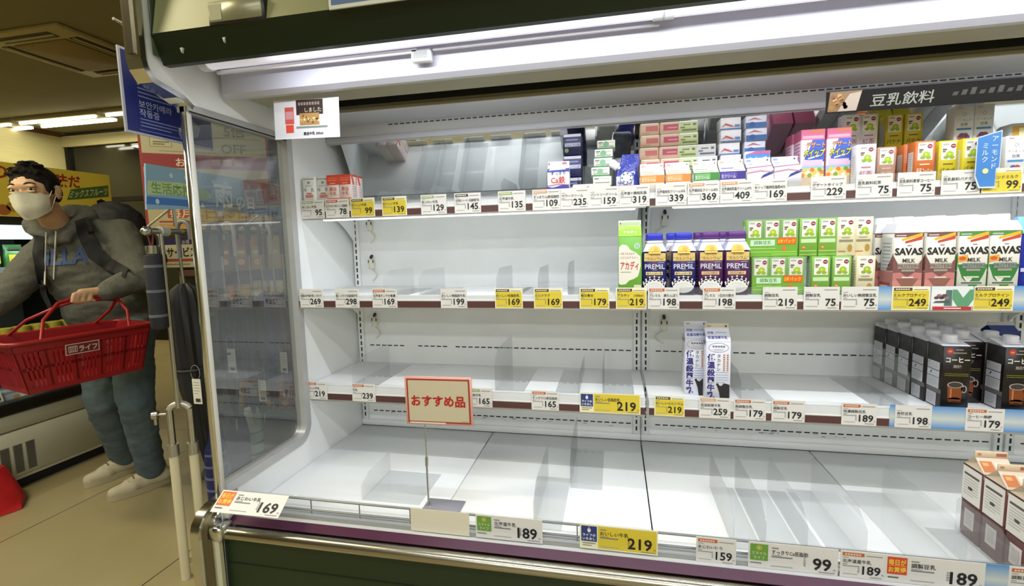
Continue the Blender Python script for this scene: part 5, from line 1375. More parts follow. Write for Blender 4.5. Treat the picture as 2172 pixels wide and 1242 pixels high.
def bag(c1, c2, w, h):
    mb = MB(); vs, fs = [], []; seg = 14
    R = [(0, .42, .30), (.1, .5, .42), (.45, .5, .46), (.8, .47, .30), (.93, .46, .08), (1, .46, .03)]
    for z, rx, ry in R:
        for j in range(seg):
            a = 2 * PI * j / seg; vs.append((ry * w * .6 * math.sin(a), rx * w * math.copysign(abs(math.cos(a)) ** .6, math.cos(a)), z * h))
    for k in range(len(R) - 1):
        for j in range(seg):
            fs.append((k * seg + j, k * seg + (j + 1) % seg, (k + 1) * seg + (j + 1) % seg, (k + 1) * seg + j))
    fs.append(tuple(range(seg))); fs.append(tuple(range((len(R) - 1) * seg, len(R) * seg)))
    mb.add(vs, fs, mat(c1, 0.3), True)
    p = Pan(mb, (w * .29, -w * .40, 0), (0, 1, 0)); p.rect(0, h * .30, w * .8, h * .62, c2); p.oval(w * .4, h * .46, w * .25, h * .12, '#c9c25a', 2); p.rect(0, h * .80, w * .8, h * .9, '#2a3a2a', 2)
    return mb


proto = None
for k in range(9):
    y = -0.42 + k * 0.122
    lab = 'green and yellow snack bag on the upper shelf of the opposite case'
    if proto is None:
        proto = tag(bag('#3f7a3a', '#c8b832', 0.10, 0.155).build('snack_bag', None, (XF - 0.32, y, 1.19)), lab, 'bag', 'green and yellow bags across the aisle')
    else:
        c = proto.copy(); COL.objects.link(c); c.location = (XF - 0.32, y, 1.19)
cup = None
for k in range(16):
    y = -0.66 + k * 0.082
    if cup is None:
        mb = MB(); mb.lathe([(0.030, 0), (0.037, 0.10), (0.039, 0.105), (0.039, 0.11), (0.0, 0.11)], mat('#b5a53c', 0.4), 16); p = Pan(mb, (0.0365, -0.02, 0), (0, 1, 0)); p.rect(0.0, 0.03, 0.04, 0.08, '#c8bf6a', 1); p.rect(0.004, 0.045, 0.036, 0.062, '#8a7a2a', 2)
        cup = tag(mb.build('yellow_cup', None, (XF - 0.22, y, 0.76)), 'yellow cup in the row behind the red basket', 'cup', 'yellow cups across the aisle')
    else:
        c = cup.copy(); COL.objects.link(c); c.location = (XF - 0.22, y, 0.76)
for k in range(8):
    y = -0.55 + k * 0.152; cc = ['#2f5f9a', '#2f5f9a', '#a03a32', '#35669f', '#7d8a94', '#2f5f9a', '#a03a32', '#3a6a9a'][k]
    mb = MB(); mb.box(-0.06, 0.06, -0.07, 0.07, 0, 0.075, mat(cc, 0.35), 0.012, seg=2); p = Pan(mb, (0.06, -0.07, 0), (0, 1, 0)); p.rect(0.02, 0.02, 0.12, 0.055, '#b9c4cc' if cc != '#a03a32' else '#d0a890'); p.oval(0.10, 0.03, 0.014, 0.012, '#c8a050', 2)
    nmz = {'#2f5f9a': 'blue', '#35669f': 'blue', '#a03a32': 'red', '#7d8a94': 'grey', '#3a6a9a': 'blue'}[cc]
    tag(mb.build('food_pack', None, (XF - 0.14, y, 0.47)), nmz + ' food pack on the low deck of the opposite case behind the basket', 'food pack', nmz + ' food packs across the aisle')
for y, w, lab in ((-0.02, 0.07, 'white price card left of the wider one on the opposite case'), (0.15, 0.11, 'wider white price card under the red basket on the opposite case')):
    mb = MB(); mb.box(0, 0.003, -w / 2, w / 2, 0, 0.07, mat('#c3c2b4', 0.5)); p = Pan(mb, (0.003, -w / 2, 0), (0, 1, 0)); p.rect(0.008, 0.05, w - 0.02, 0.058, '#6a6a60'); p.lines(0.008, 0.038, w - 0.03, 3, 0.01, 0.003, '#8a897c'); p.rect(w * .55, 0.008, w - 0.01, 0.026, '#3a3a36', 2)
    o = tag(mb.build('price_card', None, (XF - 0.055, y, 0.4995)), lab, 'price card'); o.rotation_euler = (0, -0.3, 0)

# yellow poster above the opposite case
XP = XF - 0.14
a, b, c = at(228, 371, 'X', XP), at(243, 461, 'X', XP), at(0, 340, 'X', XP)
y0, y1, z0, z1 = -0.75, a.y, 1.5005, a.z
mb = MB(); mb.box(XP - 0.005, XP, y0, y1 + 0.01, z0, z1, mat('#ead048', 0.5, noise=0.10, scale=3)); p = Pan(mb, (XP, 0, 0), (0, 1, 0), (0, 0, 1))


def py_(px, py):
    q = at(px, py, 'X', XP); return q.y, q.z


y_, z_ = py_(2, 374); p.text(y_ - 0.045, z_ - 0.004, 0.088, 'の', '#a83222', 2, bold=0.03)
y_, z_ = py_(118, 392); y2_, _ = py_(171, 392); p.text(y_, z_, 0.082, '味だ', '#a83222', 2, w=y2_ - y_, bold=0.03)
A_, B_, C_, D_ = py_(142, 424), py_(230, 417), py_(229, 393), py_(150, 401)
p.poly([A_, B_, C_, D_], '#51702e', 2)
tv, tf, tw = glyphs('ミックスフルーツ', 0.02); vs_ = []
for x, y in tv:
    u_, v_ = 0.02 + 0.96 * x / tw, 0.14 + 0.72 * (y + 0.09) / 0.95
    q_ = [(A_[i] * (1 - u_) + B_[i] * u_) * (1 - v_) + (D_[i] * (1 - u_) + C_[i] * u_) * v_ for i in (0, 1)]
    vs_.append(p.P(q_[0], q_[1], 3))
mb.add(vs_, tf, mat('#d3cf9c'))
ya, za = py_(216, 436); p.oval(ya, za - 0.005, 0.030, 0.034, '#b08a62', 2); p.poly([(ya - 0.03, za), (ya - 0.03, za + 0.03), (ya, za + 0.044), (ya + 0.03, za + 0.03), (ya + 0.031, za), (ya + 0.02, za + 0.016), (ya - 0.02, za + 0.014)], '#2a2018', 3)
p.poly([(ya - 0.045, z0 + 0.004), (ya + 0.05, z0 + 0.004), (ya + 0.03, za - 0.04), (ya - 0.03, za - 0.04)], '#b8a06a', 2)
for k in range(10):
    p.oval(-0.12 + k * 0.05, z0 + 0.035 + 0.02 * (k % 2), 0.035, 0.03, ('#b06a32', '#b8902e', '#8f9a3a')[k % 3], 2, 12)
tag(part(mb, 'poster', None), 'yellow fruit poster with red writing above the opposite case', 'poster')

# red cloth bag on the floor at the left edge
q = at(0, 1075, 'Z', 0)
mb = MB()
P = [(-0.14, -0.16), (0.06, -0.17), (0.13, -0.02), (0.05, 0.07), (-0.14, 0.08)]
tp = [(-0.13, -0.14), (-0.02, -0.15), (-0.01, -0.02), (-0.04, 0.06), (-0.13, 0.07)]
vs = [(x, y, 0.002) for x, y in P] + [(x * .96 + 0.0, y * .9, 0.05) for x, y in P] + [(x, y, 0.19) for x, y in tp]
fs = [tuple(range(4, -1, -1)), tuple(range(10, 15))]
for r in range(2):
    for j in range(5):
        fs.append((r * 5 + j, r * 5 + (j + 1) % 5, r * 5 + 5 + (j + 1) % 5, r * 5 + 5 + j))
mb.add(vs, fs, mat('#b0161a', 0.55, noise=0.15, scale=12, bump=0.3), True)
o = mb.build('cloth_bag', None, (q.x + 0.01, q.y + 0.01, 0), 0.1); tag(o, 'red cloth bag lying on the floor at the left edge', 'bag')

# ------------------------------------------------------------------ umbrella rack
XB = -0.52
bf = at(322, 490, 'X', XB); ZB = bf.z
rack = thing('umbrella_rack', 'chrome telescopic umbrella rack with cream tube legs beside the display case', 'umbrella rack', (XB, 0.0, 0))
CH2 = mat('#b9b8b2', 0.25, 1.0, noise=0.05)
CRT = mat('#c9c1a0', 0.4, noise=0.04, scale=8)
mb = MB(); mb.tube([(XB, bf.y - 0.01, ZB), (XB, 0.46, ZB)], 0.011, CH2, 12); part(mb, 'hanging_bar', rack)
mb = MB(); mb.ell((XB, bf.y - 0.02, ZB), (0.017, 0.02, 0.017), CH2, 14, 10); mb.tube([(XB, bf.y + 0.03, ZB), (XB, bf.y + 0.06, ZB)], 0.019, mat('#a9a9a6', 0.4), 12); part(mb, 'bar_knob', rack)
LT_ = 0.685; CZ = 0.505
q_ = at(352, 800, 'X', -0.56); A0 = Vector((-0.56, q_.y, 0)); q_ = at(396, 806, 'X', -0.50); B0 = Vector((-0.50, q_.y, 0)); A1 = Vector((-0.56, 0.42, 0)); B1 = Vector((-0.47, 0.42, 0))
for k, P_ in enumerate((A0, B0, A1, B1)):
    mb = MB(); mb.tube([P_ + Vector((0, 0, 0.0)), P_ + Vector((0, 0, CZ))], 0.0165, CRT, 14); part(mb, 'cream_leg', rack)
    mb = MB(); mb.tube([P_ + Vector((0, 0, CZ)), P_ + Vector((0, 0, CZ + 0.045))], 0.0195, mat('#aaa79c', 0.3, 0.8), 14); part(mb, 'collar', rack)
    mb = MB(); mb.tube([P_ + Vector((0, 0, CZ + 0.04)), P_ + Vector((0, 0, LT_))], 0.012, CH2, 12); part(mb, 'chrome_leg', rack)
for P_, Q_ in ((A0, B0), (A1, B1)):
    mb = MB(); pts = []
    for k in range(11):
        t_ = k / 10; pts.append(P_.lerp(Q_, t_) + Vector((0, 0, LT_ + 0.022 * math.sin(PI * t_) ** 0.6)))
    mb.tube(pts, 0.012, mat('#bdbab0', 0.35, 0.6), 12); part(mb, 'top_bend', rack)
mb = MB(); mb.tube([A0 + Vector((0, 0, 0.67)), A0 + Vector((-0.045, -0.02, 0.67))], 0.006, CH2, 10); mb.tube([A0 + Vector((-0.035, -0.016, 0.67)), A0 + Vector((-0.052, -0.024, 0.67))], 0.016, CH2, 12); mb.tube([A0 + Vector((-0.045, -0.02, 0.685)), A0 + Vector((-0.045, -0.02, 0.632))], 0.006, CH2, 8); part(mb, 'clamp_knob', rack)
for y in (-0.428, 0.42):
    mb = MB(); mb.tube([(XB, y, LT_ + 0.01), (XB, y, ZB)], 0.008, CH2, 12); part(mb, 'upright_pole', rack)
for P_, Q_ in ((A0, A1), (B0, B1)):
    mb = MB(); mb.tube([P_ + Vector((0, 0, 0.06)), Q_ + Vector((0, 0, 0.06))], 0.012, CRT, 10); part(mb, 'lower_rail', rack)


def umbrella(y, col, label, L_=0.86, lean=0.0, hc='#1a1a1a', seed=0, tagcol=None, rib=0.040, dx=0.0, flip=1, shl=None):
    """folded umbrella hooked on the bar by its handle"""
    t = thing('hanging_umbrella', label, 'umbrella', (XB, y, ZB), 0, 'umbrellas hanging on the rack')
    mb = MB(); r = 0.028
    pts = [(0.0 - 2 * r * 0.0 + (-r + r * math.cos(a)) * 1.0 + r, 0, r * math.sin(a) - 0.0) for a in [PI * k / 10 for k in range(11)]]
    pts = [(r * math.cos(PI * k / 10), 0, 0.022 + r * math.sin(PI * k / 10) - 0.010) for k in range(11)]
    pts = [(r, 0, -0.03)] + pts + [(-r, 0, -0.10)]
    pts = [(-x * flip + dx, yy, z) for x, yy, z in pts]
    mb.tube(pts, 0.0085, mat(hc, 0.3), 10); mb.build('handle', t)
    e = Vector((r * flip + dx, 0, -0.10)); d = Vector((0.02, lean, -1)).normalized()
    mb = MB(); s0 = e; s1 = e + d * (shl or L_ * 0.20); mb.tube([s0, s1], 0.0055, CH2, 8); mb.build('shaft', t)
    mb = MB(); n = 10; seg = 24; vs, fs = [], []; rr = random.Random(seed)
    ax = d.orthogonal().normalized(); bx = d.cross(ax)
    prof = [(0, .30), (.03, .75), (.10, .95), (.30, 1.0), (.55, .92), (.75, .62), (.9, .38), (1, .22)]
    for z, q_ in prof:
        for j in range(seg):
            a = 2 * PI * j / seg; k_ = rib * q_ * (1 + 0.22 * math.sin(8 * a + z * 3) + 0.05 * rr.random())
            vs.append(s1 + d * (z * L_ * 0.60) + (ax * math.cos(a) + bx * math.sin(a)) * k_)
    for k in range(len(prof) - 1):
        for j in range(seg):
            fs.append((k * seg + j, k * seg + (j + 1) % seg, (k + 1) * seg + (j + 1) % seg, (k + 1) * seg + j))
    fs.append(tuple(range(seg))); fs.append(tuple(range((len(prof) - 1) * seg, len(prof) * seg)))
    mb.add(vs, fs, mat(col, 0.6, noise=0.1, scale=30), True)
    mid_ = s1 + d * (L_ * 0.60 * 0.45)
    mb.tube([mid_ + (ax * math.cos(a) + bx * math.sin(a)) * rib * 1.12 for a in [2 * PI * k / 16 for k in range(16)]], 0.005, mat(col, 0.5), 6, closed=True)
    mb.build('canopy', t)
    mb = MB(); mb.tube([s1 + d * (L_ * 0.59), s1 + d * (L_ * 0.66)], [0.005, 0.0035], CH2, 8); mb.build('tip', t)
    if tagcol:
        c_ = s1 + d * (L_ * 0.60 * tagcol[1]) + Vector((rib * 0.9, -rib * 0.9, 0))
        mb = MB(); mb.tube([c_ + Vector((0.03 * math.sin(a) * .7, 0, -0.03 + 0.03 * math.cos(a))) for a in [2 * PI * k / 14 for k in range(14)]], 0.0012, '#8a8a8a', 6, closed=True)
        mb.box(c_.x - 0.018, c_.x + 0.020, c_.y - 0.001, c_.y + 0.001, c_.z - 0.155, c_.z - 0.055, mat(tagcol[0], 0.6)); p = Pan(mb, (c_.x - 0.018, c_.y - 0.001, c_.z - 0.155)); p.lines(0.005, 0.085, 0.033, 5, 0.011, 0.002, '#8a887c'); p.rect(0.010, 0.008, 0.032, 0.022, '#3a3a38', 2)
        mb.build('hang_tag', t)
    return t


# plaid folding umbrella in its sleeve at the front end of the bar
t = thing('folding_umbrella', 'dark plaid folding umbrella sleeve hanging from the front of the rack', 'umbrella', (XB - 0.012, bf.y + 0.004, ZB), 0.0)
PL = '#1d1f28'
mb = MB(); prof = [(0.020, -0.355), (0.027, -0.345), (0.0285, -0.30), (0.0285, -0.095), (0.027, -0.085), (0.0, -0.080)]
mb.lathe(prof, mat(PL, 0.7, noise=0.2, scale=60), 20)
for z in (-0.125, -0.215, -0.305):
    mb.lathe([(0.0289, z - 0.005), (0.0289, z + 0.005)], mat('#5d6068', 0.7), 20)
mb.build('sleeve', t)
mb = MB(); mb.lathe([(0.018, -0.083), (0.020, -0.078), (0.020, -0.052), (0.0, -0.050)], CH2, 16); mb.build('end_cap', t)
mb = MB(); mb.tube([(0.004, 0, -0.052), (0.014, 0, 0.0), (0.0, 0, 0.015), (-0.014, 0, 0.0), (-0.004, 0, -0.052)], 0.003, mat('#6a2a22', 0.7), 6); mb.build('strap', t)

umbrella(-0.325, '#1b1b1c', 'black long umbrella with a white tag, foremost on the rack', 1.25, 0.03, '#77767a', 1, ('#d8d5c4', 0.42), 0.055, -0.006, -1, 0.10)
cols_ = [('#14161f', 'near black umbrella second on the rack bar'), ('#1d2342', 'navy umbrella third on the rack bar'), ('#20242a', 'charcoal umbrella fourth on the rack bar'), ('#2a2f63', 'blue umbrella fifth on the rack bar'),
         ('#5a3a58', 'plum umbrella sixth on the rack bar'), ('#23262b', 'dark grey umbrella seventh on the rack bar'), ('#8d9a9a', 'pale grey umbrella eighth on the rack bar')]
for k, (c_, lab) in enumerate(cols_):
    umbrella(-0.185 + 0.075 * k, c_, lab + ', seen through the glass', 0.86 + 0.02 * (k % 3), 0.02 * ((k * 5) % 3 - 1), ('#23211f', '#b9b7ae', '#2a2622')[k % 3], k + 3, ('#d9d6c8', 0.3 + 0.15 * (k % 3)) if k % 2 == 0 else None, 0.030)
# closed umbrellas standing in the foot of the rack
for k, (dx, y, c_, c2, lab) in enumerate(((0.0, -0.28, '#1f2a5c', '#6a6fa0', 'blue striped folding umbrella standing between the rack legs'), (0.012, -0.16, '#12141a', '#3a3f48', 'black folding umbrella standing in the rack foot'), (-0.01, -0.05, '#9fb0a0', '#46524a', 'pale green striped folding umbrella standing in the rack foot'))):
    t = thing('standing_umbrella', lab, 'umbrella', (XB + dx, y, 0.0), 0)
    mb = MB(); mb.lathe([(0.012, 0.0), (0.030, 0.05), (0.040, 0.25), (0.043, 0.48), (0.030, 0.56), (0.010, 0.57)], mat(c_, 0.6, noise=0.2, scale=20), 14, sx=1, sy=1)
    for j in range(4):
        mb.lathe([(0.0425, 0.30 + j * 0.05), (0.0435, 0.31 + j * 0.05)], mat(c2, 0.6), 14)
    mb.build('canopy', t)
    mb = MB(); mb.tube([(0, 0, 0.565), (0, 0, 0.62)], 0.008, DARK, 10); mb.build('grip', t)
mb = MB()
# cream pointed sleeves behind the glass
for k, (px, y_) in enumerate(((540, -0.02), (572, 0.10), (606, 0.22))):
    mb = MB(); mb.lathe([(0.034, 0.0), (0.034, 0.05), (0.012, 0.26), (0.002, 0.36)], mat('#d2cb9c', 0.6), 10)
    tag(mb.build('umbrella_sleeve', None, (-0.20, y_ - 0.1, 0.0)), 'cream pointed umbrella sleeve standing behind the glass, %s of three' % ('left', 'middle', 'right')[k], 'umbrella sleeve', 'cream umbrella sleeves')

# ------------------------------------------------------------------ signs around the rack
# blue camera notice hanging on the outside of the end panel
XS = -0.10
q0 = at(266, 281, 'X', XS); q1 = at(452, 318, 'X', XS)
w = q1.y - q0.y; zb_ = (q0.z + q1.z) / 2; h = 0.208
t = thing('camera_notice', 'dark blue security camera notice hanging beside the case corner', 'sign', (XS, q0.y, zb_))
mb = MB(); mb.box(-0.002, 0.002, 0, w, 0, h, mat('#b8bccb', 0.4)); p = Pan(mb, (0.002, 0, 0), (0, 1, 0)); p.rect(0.006, 0.006, w - 0.004, h - 0.006, mat('#1f2a78', 0.4))
LT = '#a9b3d6'
p.lines(0.05, 0.182, w * .72, 3, 0.011, 0.0035, '#7d88b8', 2)
p.text(0.042, 0.128, 0.022, '監視器運作中', LT, 2, bold=0.01, maxw=w * .66); p.lines(0.042, 0.117, w * .66, 3, 0.010, 0.0032, '#7d88b8', 2)
p.text(0.042, 0.072, 0.021, '보안카메라', LT, 2, bold=0.01, maxw=w * .45); p.text(0.042, 0.050, 0.021, '작동중', LT, 2, bold=0.01); p.lines(0.042, 0.040, w * .62, 3, 0.0085, 0.003, '#7d88b8', 2); p.rect(0.038, 0.012, w - 0.02, 0.0145, '#6a76ac', 2)
p.rect(w * .66, 0.085, w * .76, 0.13, '#a9adb8', 2); p.poly([(w * .68, 0.085), (w * .74, 0.085), (w * .78, 0.065), (w * .72, 0.06)], '#8d93a6', 2)
p.poly([(w * .56, 0.040), (w * .76, 0.070), (w * .84, 0.056), (w * .80, 0.030), (w * .60, 0.010)], '#b9bcc4', 3); p.poly([(w * .55, 0.028), (w * .62, 0.036), (w * .66, 0.018), (w * .60, 0.008)], '#8a90a4', 4); p.ring(w * .66, 0.036, 0.012, 0.016, 0.003, '#7d84a0', 4)
mb.build('panel', t)
mb = MB(); mb.box(-0.002, 0.0565, w * .62, w * .70, h - 0.03, h - 0.015, CH2); mb.build('fixing_tab', t)
mb = MB(); ha, hb = at(240, 39, 'X', XS), at(284, 46, 'X', XS); hc_, hd_ = at(259, 48, 'X', XS), at(266, 60, 'X', XS)
hk = thing('sign_hook', 'thin metal hook pair sticking out of the case corner', 'hook', (XS, hb.y, hb.z))
mb = MB(); mb.tube([(XS, ha.y, ha.z), (XS, -0.80, hb.z - 0.02)], 0.004, CH2, 8); part(mb, 'rod', hk)
mb = MB(); mb.tube([(XS, hc_.y, hc_.z), (XS, hc_.y + 0.003, hd_.z + 0.006), (XS, hd_.y, hd_.z), (XS, -0.80, hd_.z - 0.014)], 0.004, CH2, 8); part(mb, 'rod', hk)

# pale blue rain sign on the rack
XR = -0.40
a, b, c = at(318, 348, 'X', XR), at(309, 437, 'X', XR), at(596, 402, 'X', XR)
zt_, zb2 = a.z, b.z - 0.005; y0, y1 = min(a.y, b.y), c.y; w = y1 - y0; h = zt_ - zb2
t = thing('rain_sign', 'pale blue rain goods sign with green writing above the umbrella rack', 'sign', (XR, y0, zb2))
mb = MB(); bot = [(w * k / 10, h * (0.02 + 0.10 * math.sin(k / 10 * PI))) for k in range(11)][::-1]
mb.prism([(0.012, h), (w, h)] + [(x, 0.02 * 0 + z - h * .06) for x, z in bot], 'X', -0.003, 0.003, mat('#86aed0', 0.45)); p = Pan(mb, (0.003, 0, 0), (0, 1, 0))
p.poly([(0.0, h * .08), (w * .2, h * .10), (w * .5, h * .02), (w * .98, h * .04), (w * .98, h * .22), (w * .45, h * .26), (0.004, h * .26)], '#3d74bf'); p.poly([(0.006, h * .30), (w * .20, h * .36), (w * .36, h * .28), (w * .40, h * .44), (w * .36, h * .58), (w * .20, h * .66), (0.012, h * .62)], '#b8cf9e', 2)
p.text(0.022, h * .37, 0.040, '生活応援', '#7aa06a', 3, bold=0.02, maxw=w * .25); p.text(w * .42, h * .22, 0.095, '雨', '#dfe8ee', 2, bold=0.03); p.text(w * .58, h * .20, 0.055, 'の日', '#dfe8ee', 2, bold=0.03)
p.poly([(w * .82, h * .35), (w * .995, h * .35), (w * .995, h * .97), (w * .80, h * .97)], '#a8453c', 3)
for k in range(9):
    p.oval(w * (.06 + .09 * k), h * (.80 if k % 3 else .16), 0.007, 0.009, '#c0d8ea', 3, 10)
mb.build('panel', t)
mb = MB()
for y in (0.10, w * .8):
    mb.box(-0.004, 0.0, y, y + 0.012, ZB + 0.013 - zb2, h * .2, CH2)
    mb.tube([(0, y + 0.006, h * .1), (XB - XR, y + 0.006, ZB + 0.016 - zb2)], 0.004, CH2, 8)
mb.build('bracket', t)

# cream notice board with red edges behind the rack
P0 = far(311, 480, 2.62); ud = Vector((0.81, 0.59, 0)).normalized(); zb3 = P0.z; w, h = 0.62, 0.62
t = thing('notice_board', 'tall cream notice board with red edges behind the umbrella rack', 'notice board', (P0.x, P0.y, 0))
mb = MB(); p = Pan(mb, (0, 0, zb3), ud)
ang = math.atan2(ud.y, ud.x); M = Matrix.Rotation(ang, 4, 'Z')
mb.box(0, w, 0, 0.012, zb3 - 0.03, zb3 + h, mat('#9a2a1e', 0.5), 0.0, M)
p.rect(0.012, 0.39, w - 0.012, h - 0.01, '#b9b28c'); p.rect(0.012, 0.32, w - 0.012, 0.385, '#8f2218'); p.text(0.16, 0.328, 0.050, 'お得', '#d8cba8', 2, bold=0.02); [p.rect(0.33 + 0.055 * k, 0.335, 0.372 + 0.055 * k, 0.370, '#b98a7a', 2) for k in range(3)]
p.rect(0.012, -0.025, w - 0.012, 0.315, '#b5a77a'); p.rect(0.10, 0.045, 0.225, 0.105, '#a83c22', 2); p.text(0.16, 0.050, 0.055, '毎月', '#d8c89a', 3, a='c', bold=0.02, maxw=0.11); p.text(0.24, 0.045, 0.08, '1日15日', '#b0562a', 2, bold=0.03, maxw=0.34); p.rect(0.06, 0.020, 0.5, 0.030, '#a83c22', 2); p.rect(0.06, -0.015, 0.5, 0.012, '#c08a32', 2)
p.text(0.40, 0.50, 0.072, '5倍', '#7d7a66', 2, bold=0.02); p.text(0.38, 0.405, 0.072, 'OFF', '#7d7a66', 2, bold=0.02); p.rect(0.35, 0.485, 0.58, 0.49, '#8a866c', 2); p.rect(0.36, 0.58, 0.56, 0.585, '#8a866c', 2)
p.rect(0.05, 0.425, 0.15, 0.475, '#8a7a3a', 2); p.rect(0.053, 0.428, 0.147, 0.472, '#c0b88e', 3); p.lines(0.065, 0.448, 0.140, 2, 0.012, 0.006, '#6a6550', 4); p.rect(0.09, 0.402, 0.36, 0.406, '#8a866c', 2)
mb.build('board', t)
mb = MB(); mb.box(w * .45, w * .55, 0.0, 0.03, 0.02, zb3, mat('#5a5a55', 0.4, 0.5), 0, M); mb.box(w * .25, w * .75, -0.12, 0.16, 0, 0.02, mat('#5a5a55', 0.4, 0.5), 0, M); mb.build('stand', t)

# gondola of dry food behind the rack
YG = 1.05; GX0, GX1 = -2.0, -0.12
g = thing('food_gondola', 'low food shelving behind the umbrella rack with a green price rail', 'shelving', ((GX0 + GX1) / 2, YG + 0.2, 0))
mb = MB(); mb.box(GX0, GX1, YG + 0.38, YG + 0.40, 0, 1.45, mat('#6f6a52', 0.6)); part(mb, 'back_panel', g)
for x in (GX0, GX1):
    mb = MB(); mb.box(x - 0.01, x + 0.01, YG, YG + 0.40, 0, 1.45, mat('#8a866e', 0.5)); part(mb, 'side_panel', g)
for z in (0.12, 0.46, 0.80, 1.14):
    mb = MB(); mb.box(GX0, GX1, YG, YG + 0.38, z - 0.02, z, mat('#9a967c', 0.5)); part(mb, 'shelf_board', g)
    mb = MB(); mb.box(GX0, GX1, YG - 0.008, YG, z - 0.04, z + 0.004, mat('#3a5a36' if z < 1.1 else '#6a4a3a', 0.5)); part(mb, 'price_rail', g)
pk_cols = ['#a8843a', '#8a3a28', '#b9a05a', '#5a2a4a', '#a86a2c', '#c2b078', '#6a4a2a', '#b8922e']
first = {}
for r_, z in enumerate((0.12, 0.46, 0.80, 1.14)):
    for k in range(11):
        x = -1.62 + k * 0.135
        kind = (k * 3 + r_ * 2) % 8
        if kind not in first:
            mb = MB(); mb.box(-0.055, 0.055, -0.05, 0.05, 0, 0.20 + 0.03 * (kind % 3), mat(pk_cols[kind], 0.5, noise=0.1, scale=12), 0.008, seg=2); p = Pan(mb, (-0.055, -0.05, 0)); p.rect(0.012, 0.09, 0.098, 0.16, pk_cols[(kind + 3) % 8]); p.oval(0.055, 0.055, 0.03, 0.022, '#c9a04a', 2); p.rect(0.02, 0.112, 0.09, 0.135, '#cfc49a', 2)
            o = first[kind] = mb.build('food_box', None, (x, YG + 0.06, z))
        else:
            o = first[kind].copy(); COL.objects.link(o); o.location = (x, YG + 0.06, z)
        tag(o, '%s food box on the shelving behind the umbrella rack' % ['golden brown', 'dark red', 'straw yellow', 'plum', 'orange brown', 'cream', 'deep brown', 'mustard'][kind], 'food box', ['golden brown', 'dark red', 'straw yellow', 'plum', 'orange brown', 'cream', 'deep brown', 'mustard'][kind] + ' food boxes')
# service sign in front of the gondola
a, b = at(372, 505, 'Y', YG - 0.03), at(425, 566, 'Y', YG - 0.03)
w, h = 0.30, a.z - b.z
mb = MB(); x0 = a.x - 0.155
mb.box(x0, x0 + w, YG - 0.03, YG - 0.026, b.z, a.z, mat('#c3bd9c', 0.5)); p = Pan(mb, (x0, YG - 0.03, b.z)); p.rect(0, h * .78, w, h, '#2a2358'); p.text(0.24, h * .80, h * .16, 'お得', '#cfc9b4', 2, a='c'); p.text(0.20, h * .38, h * .36, 'サービス', '#2a2823', 2, a='c', bold=0.03, w=0.26); p.rect(0, h * .20, w, h * .30, '#a04a38', 2); p.rect(0.03, h * .08, w - 0.04, h * .13, '#8a846a', 2)
mb.box(x0 + 0.13, x0 + 0.15, YG - 0.027, YG, b.z - 0.02, b.z + 0.03, STEEL)
tag(part(mb, 'service_sign', None), 'cream sign with a purple top edge behind the black umbrella', 'sign')
# ------------------------------------------------------------------ the shopper
from mathutils import noise as mnoise
from mathutils.bvhtree import BVHTree


def vox(mb, name, parent, m, size, smooth=4, wr=0.0, wsc=9.0, disp=None):
    """union of the overlapping solids in mb as one continuous surface"""
    o = mb.build('tmp', None, auto=False)
    r = o.modifiers.new('r', 'REMESH'); r.mode = 'VOXEL'; r.voxel_size = size; r.use_smooth_shade = True
    s = o.modifiers.new('s', 'SMOOTH'); s.iterations = smooth; s.factor = 0.5
    bpy.context.view_layer.update()
    dg = bpy.context.evaluated_depsgraph_get(); me = bpy.data.meshes.new_from_object(o.evaluated_get(dg))
    old = o.data; bpy.data.objects.remove(o); bpy.data.meshes.remove(old)
    if wr:
        nn = [v.normal.copy() for v in me.vertices]
        for v, n in zip(me.vertices, nn):
            p_ = v.co * wsc; q_ = Vector((p_.x * 1.0, p_.y, p_.z * 1.9))
            v.co += n * wr * (mnoise.noise(q_) + 0.5 * mnoise.noise(q_ * 2.3))
    me.materials.clear()
    for x in (m if isinstance(m, list) else [m]):
        me.materials.append(x)
    for p_ in me.polygons:
        p_.use_smooth = True; p_.material_index = 0
    me.name = name; me.update()
    o = bpy.data.objects.new(name, me); COL.objects.link(o)
    if parent:
        o.parent = parent; o.location = -parent.location
    return o


def cap(mb, p0, p1, r0, r1, m='#888888'):
    p0, p1 = Vector(p0), Vector(p1); d = (p1 - p0); n = d.normalized(); pts, rs = [], []
    for k in range(5):
        a = PI / 2 * (1 - k / 5); pts.append(p0 - n * r0 * math.sin(a)); rs.append(max(r0 * math.cos(a), r0 * 0.05))
    for k in range(6):
        t_ = k / 5; pts.append(p0.lerp(p1, t_)); rs.append(r0 + (r1 - r0) * t_)
    for k in range(1, 6):
        a = PI / 2 * k / 5; pts.append(p1 + n * r1 * math.sin(a)); rs.append(max(r1 * math.cos(a), r1 * 0.05))
    mb.tube(pts, rs, m, 14)


def basis(s_, u_, f_):
    return Matrix(((s_.x, f_.x, u_.x, 0), (s_.y, f_.y, u_.y, 0), (s_.z, f_.z, u_.z, 0), (0, 0, 0, 1)))


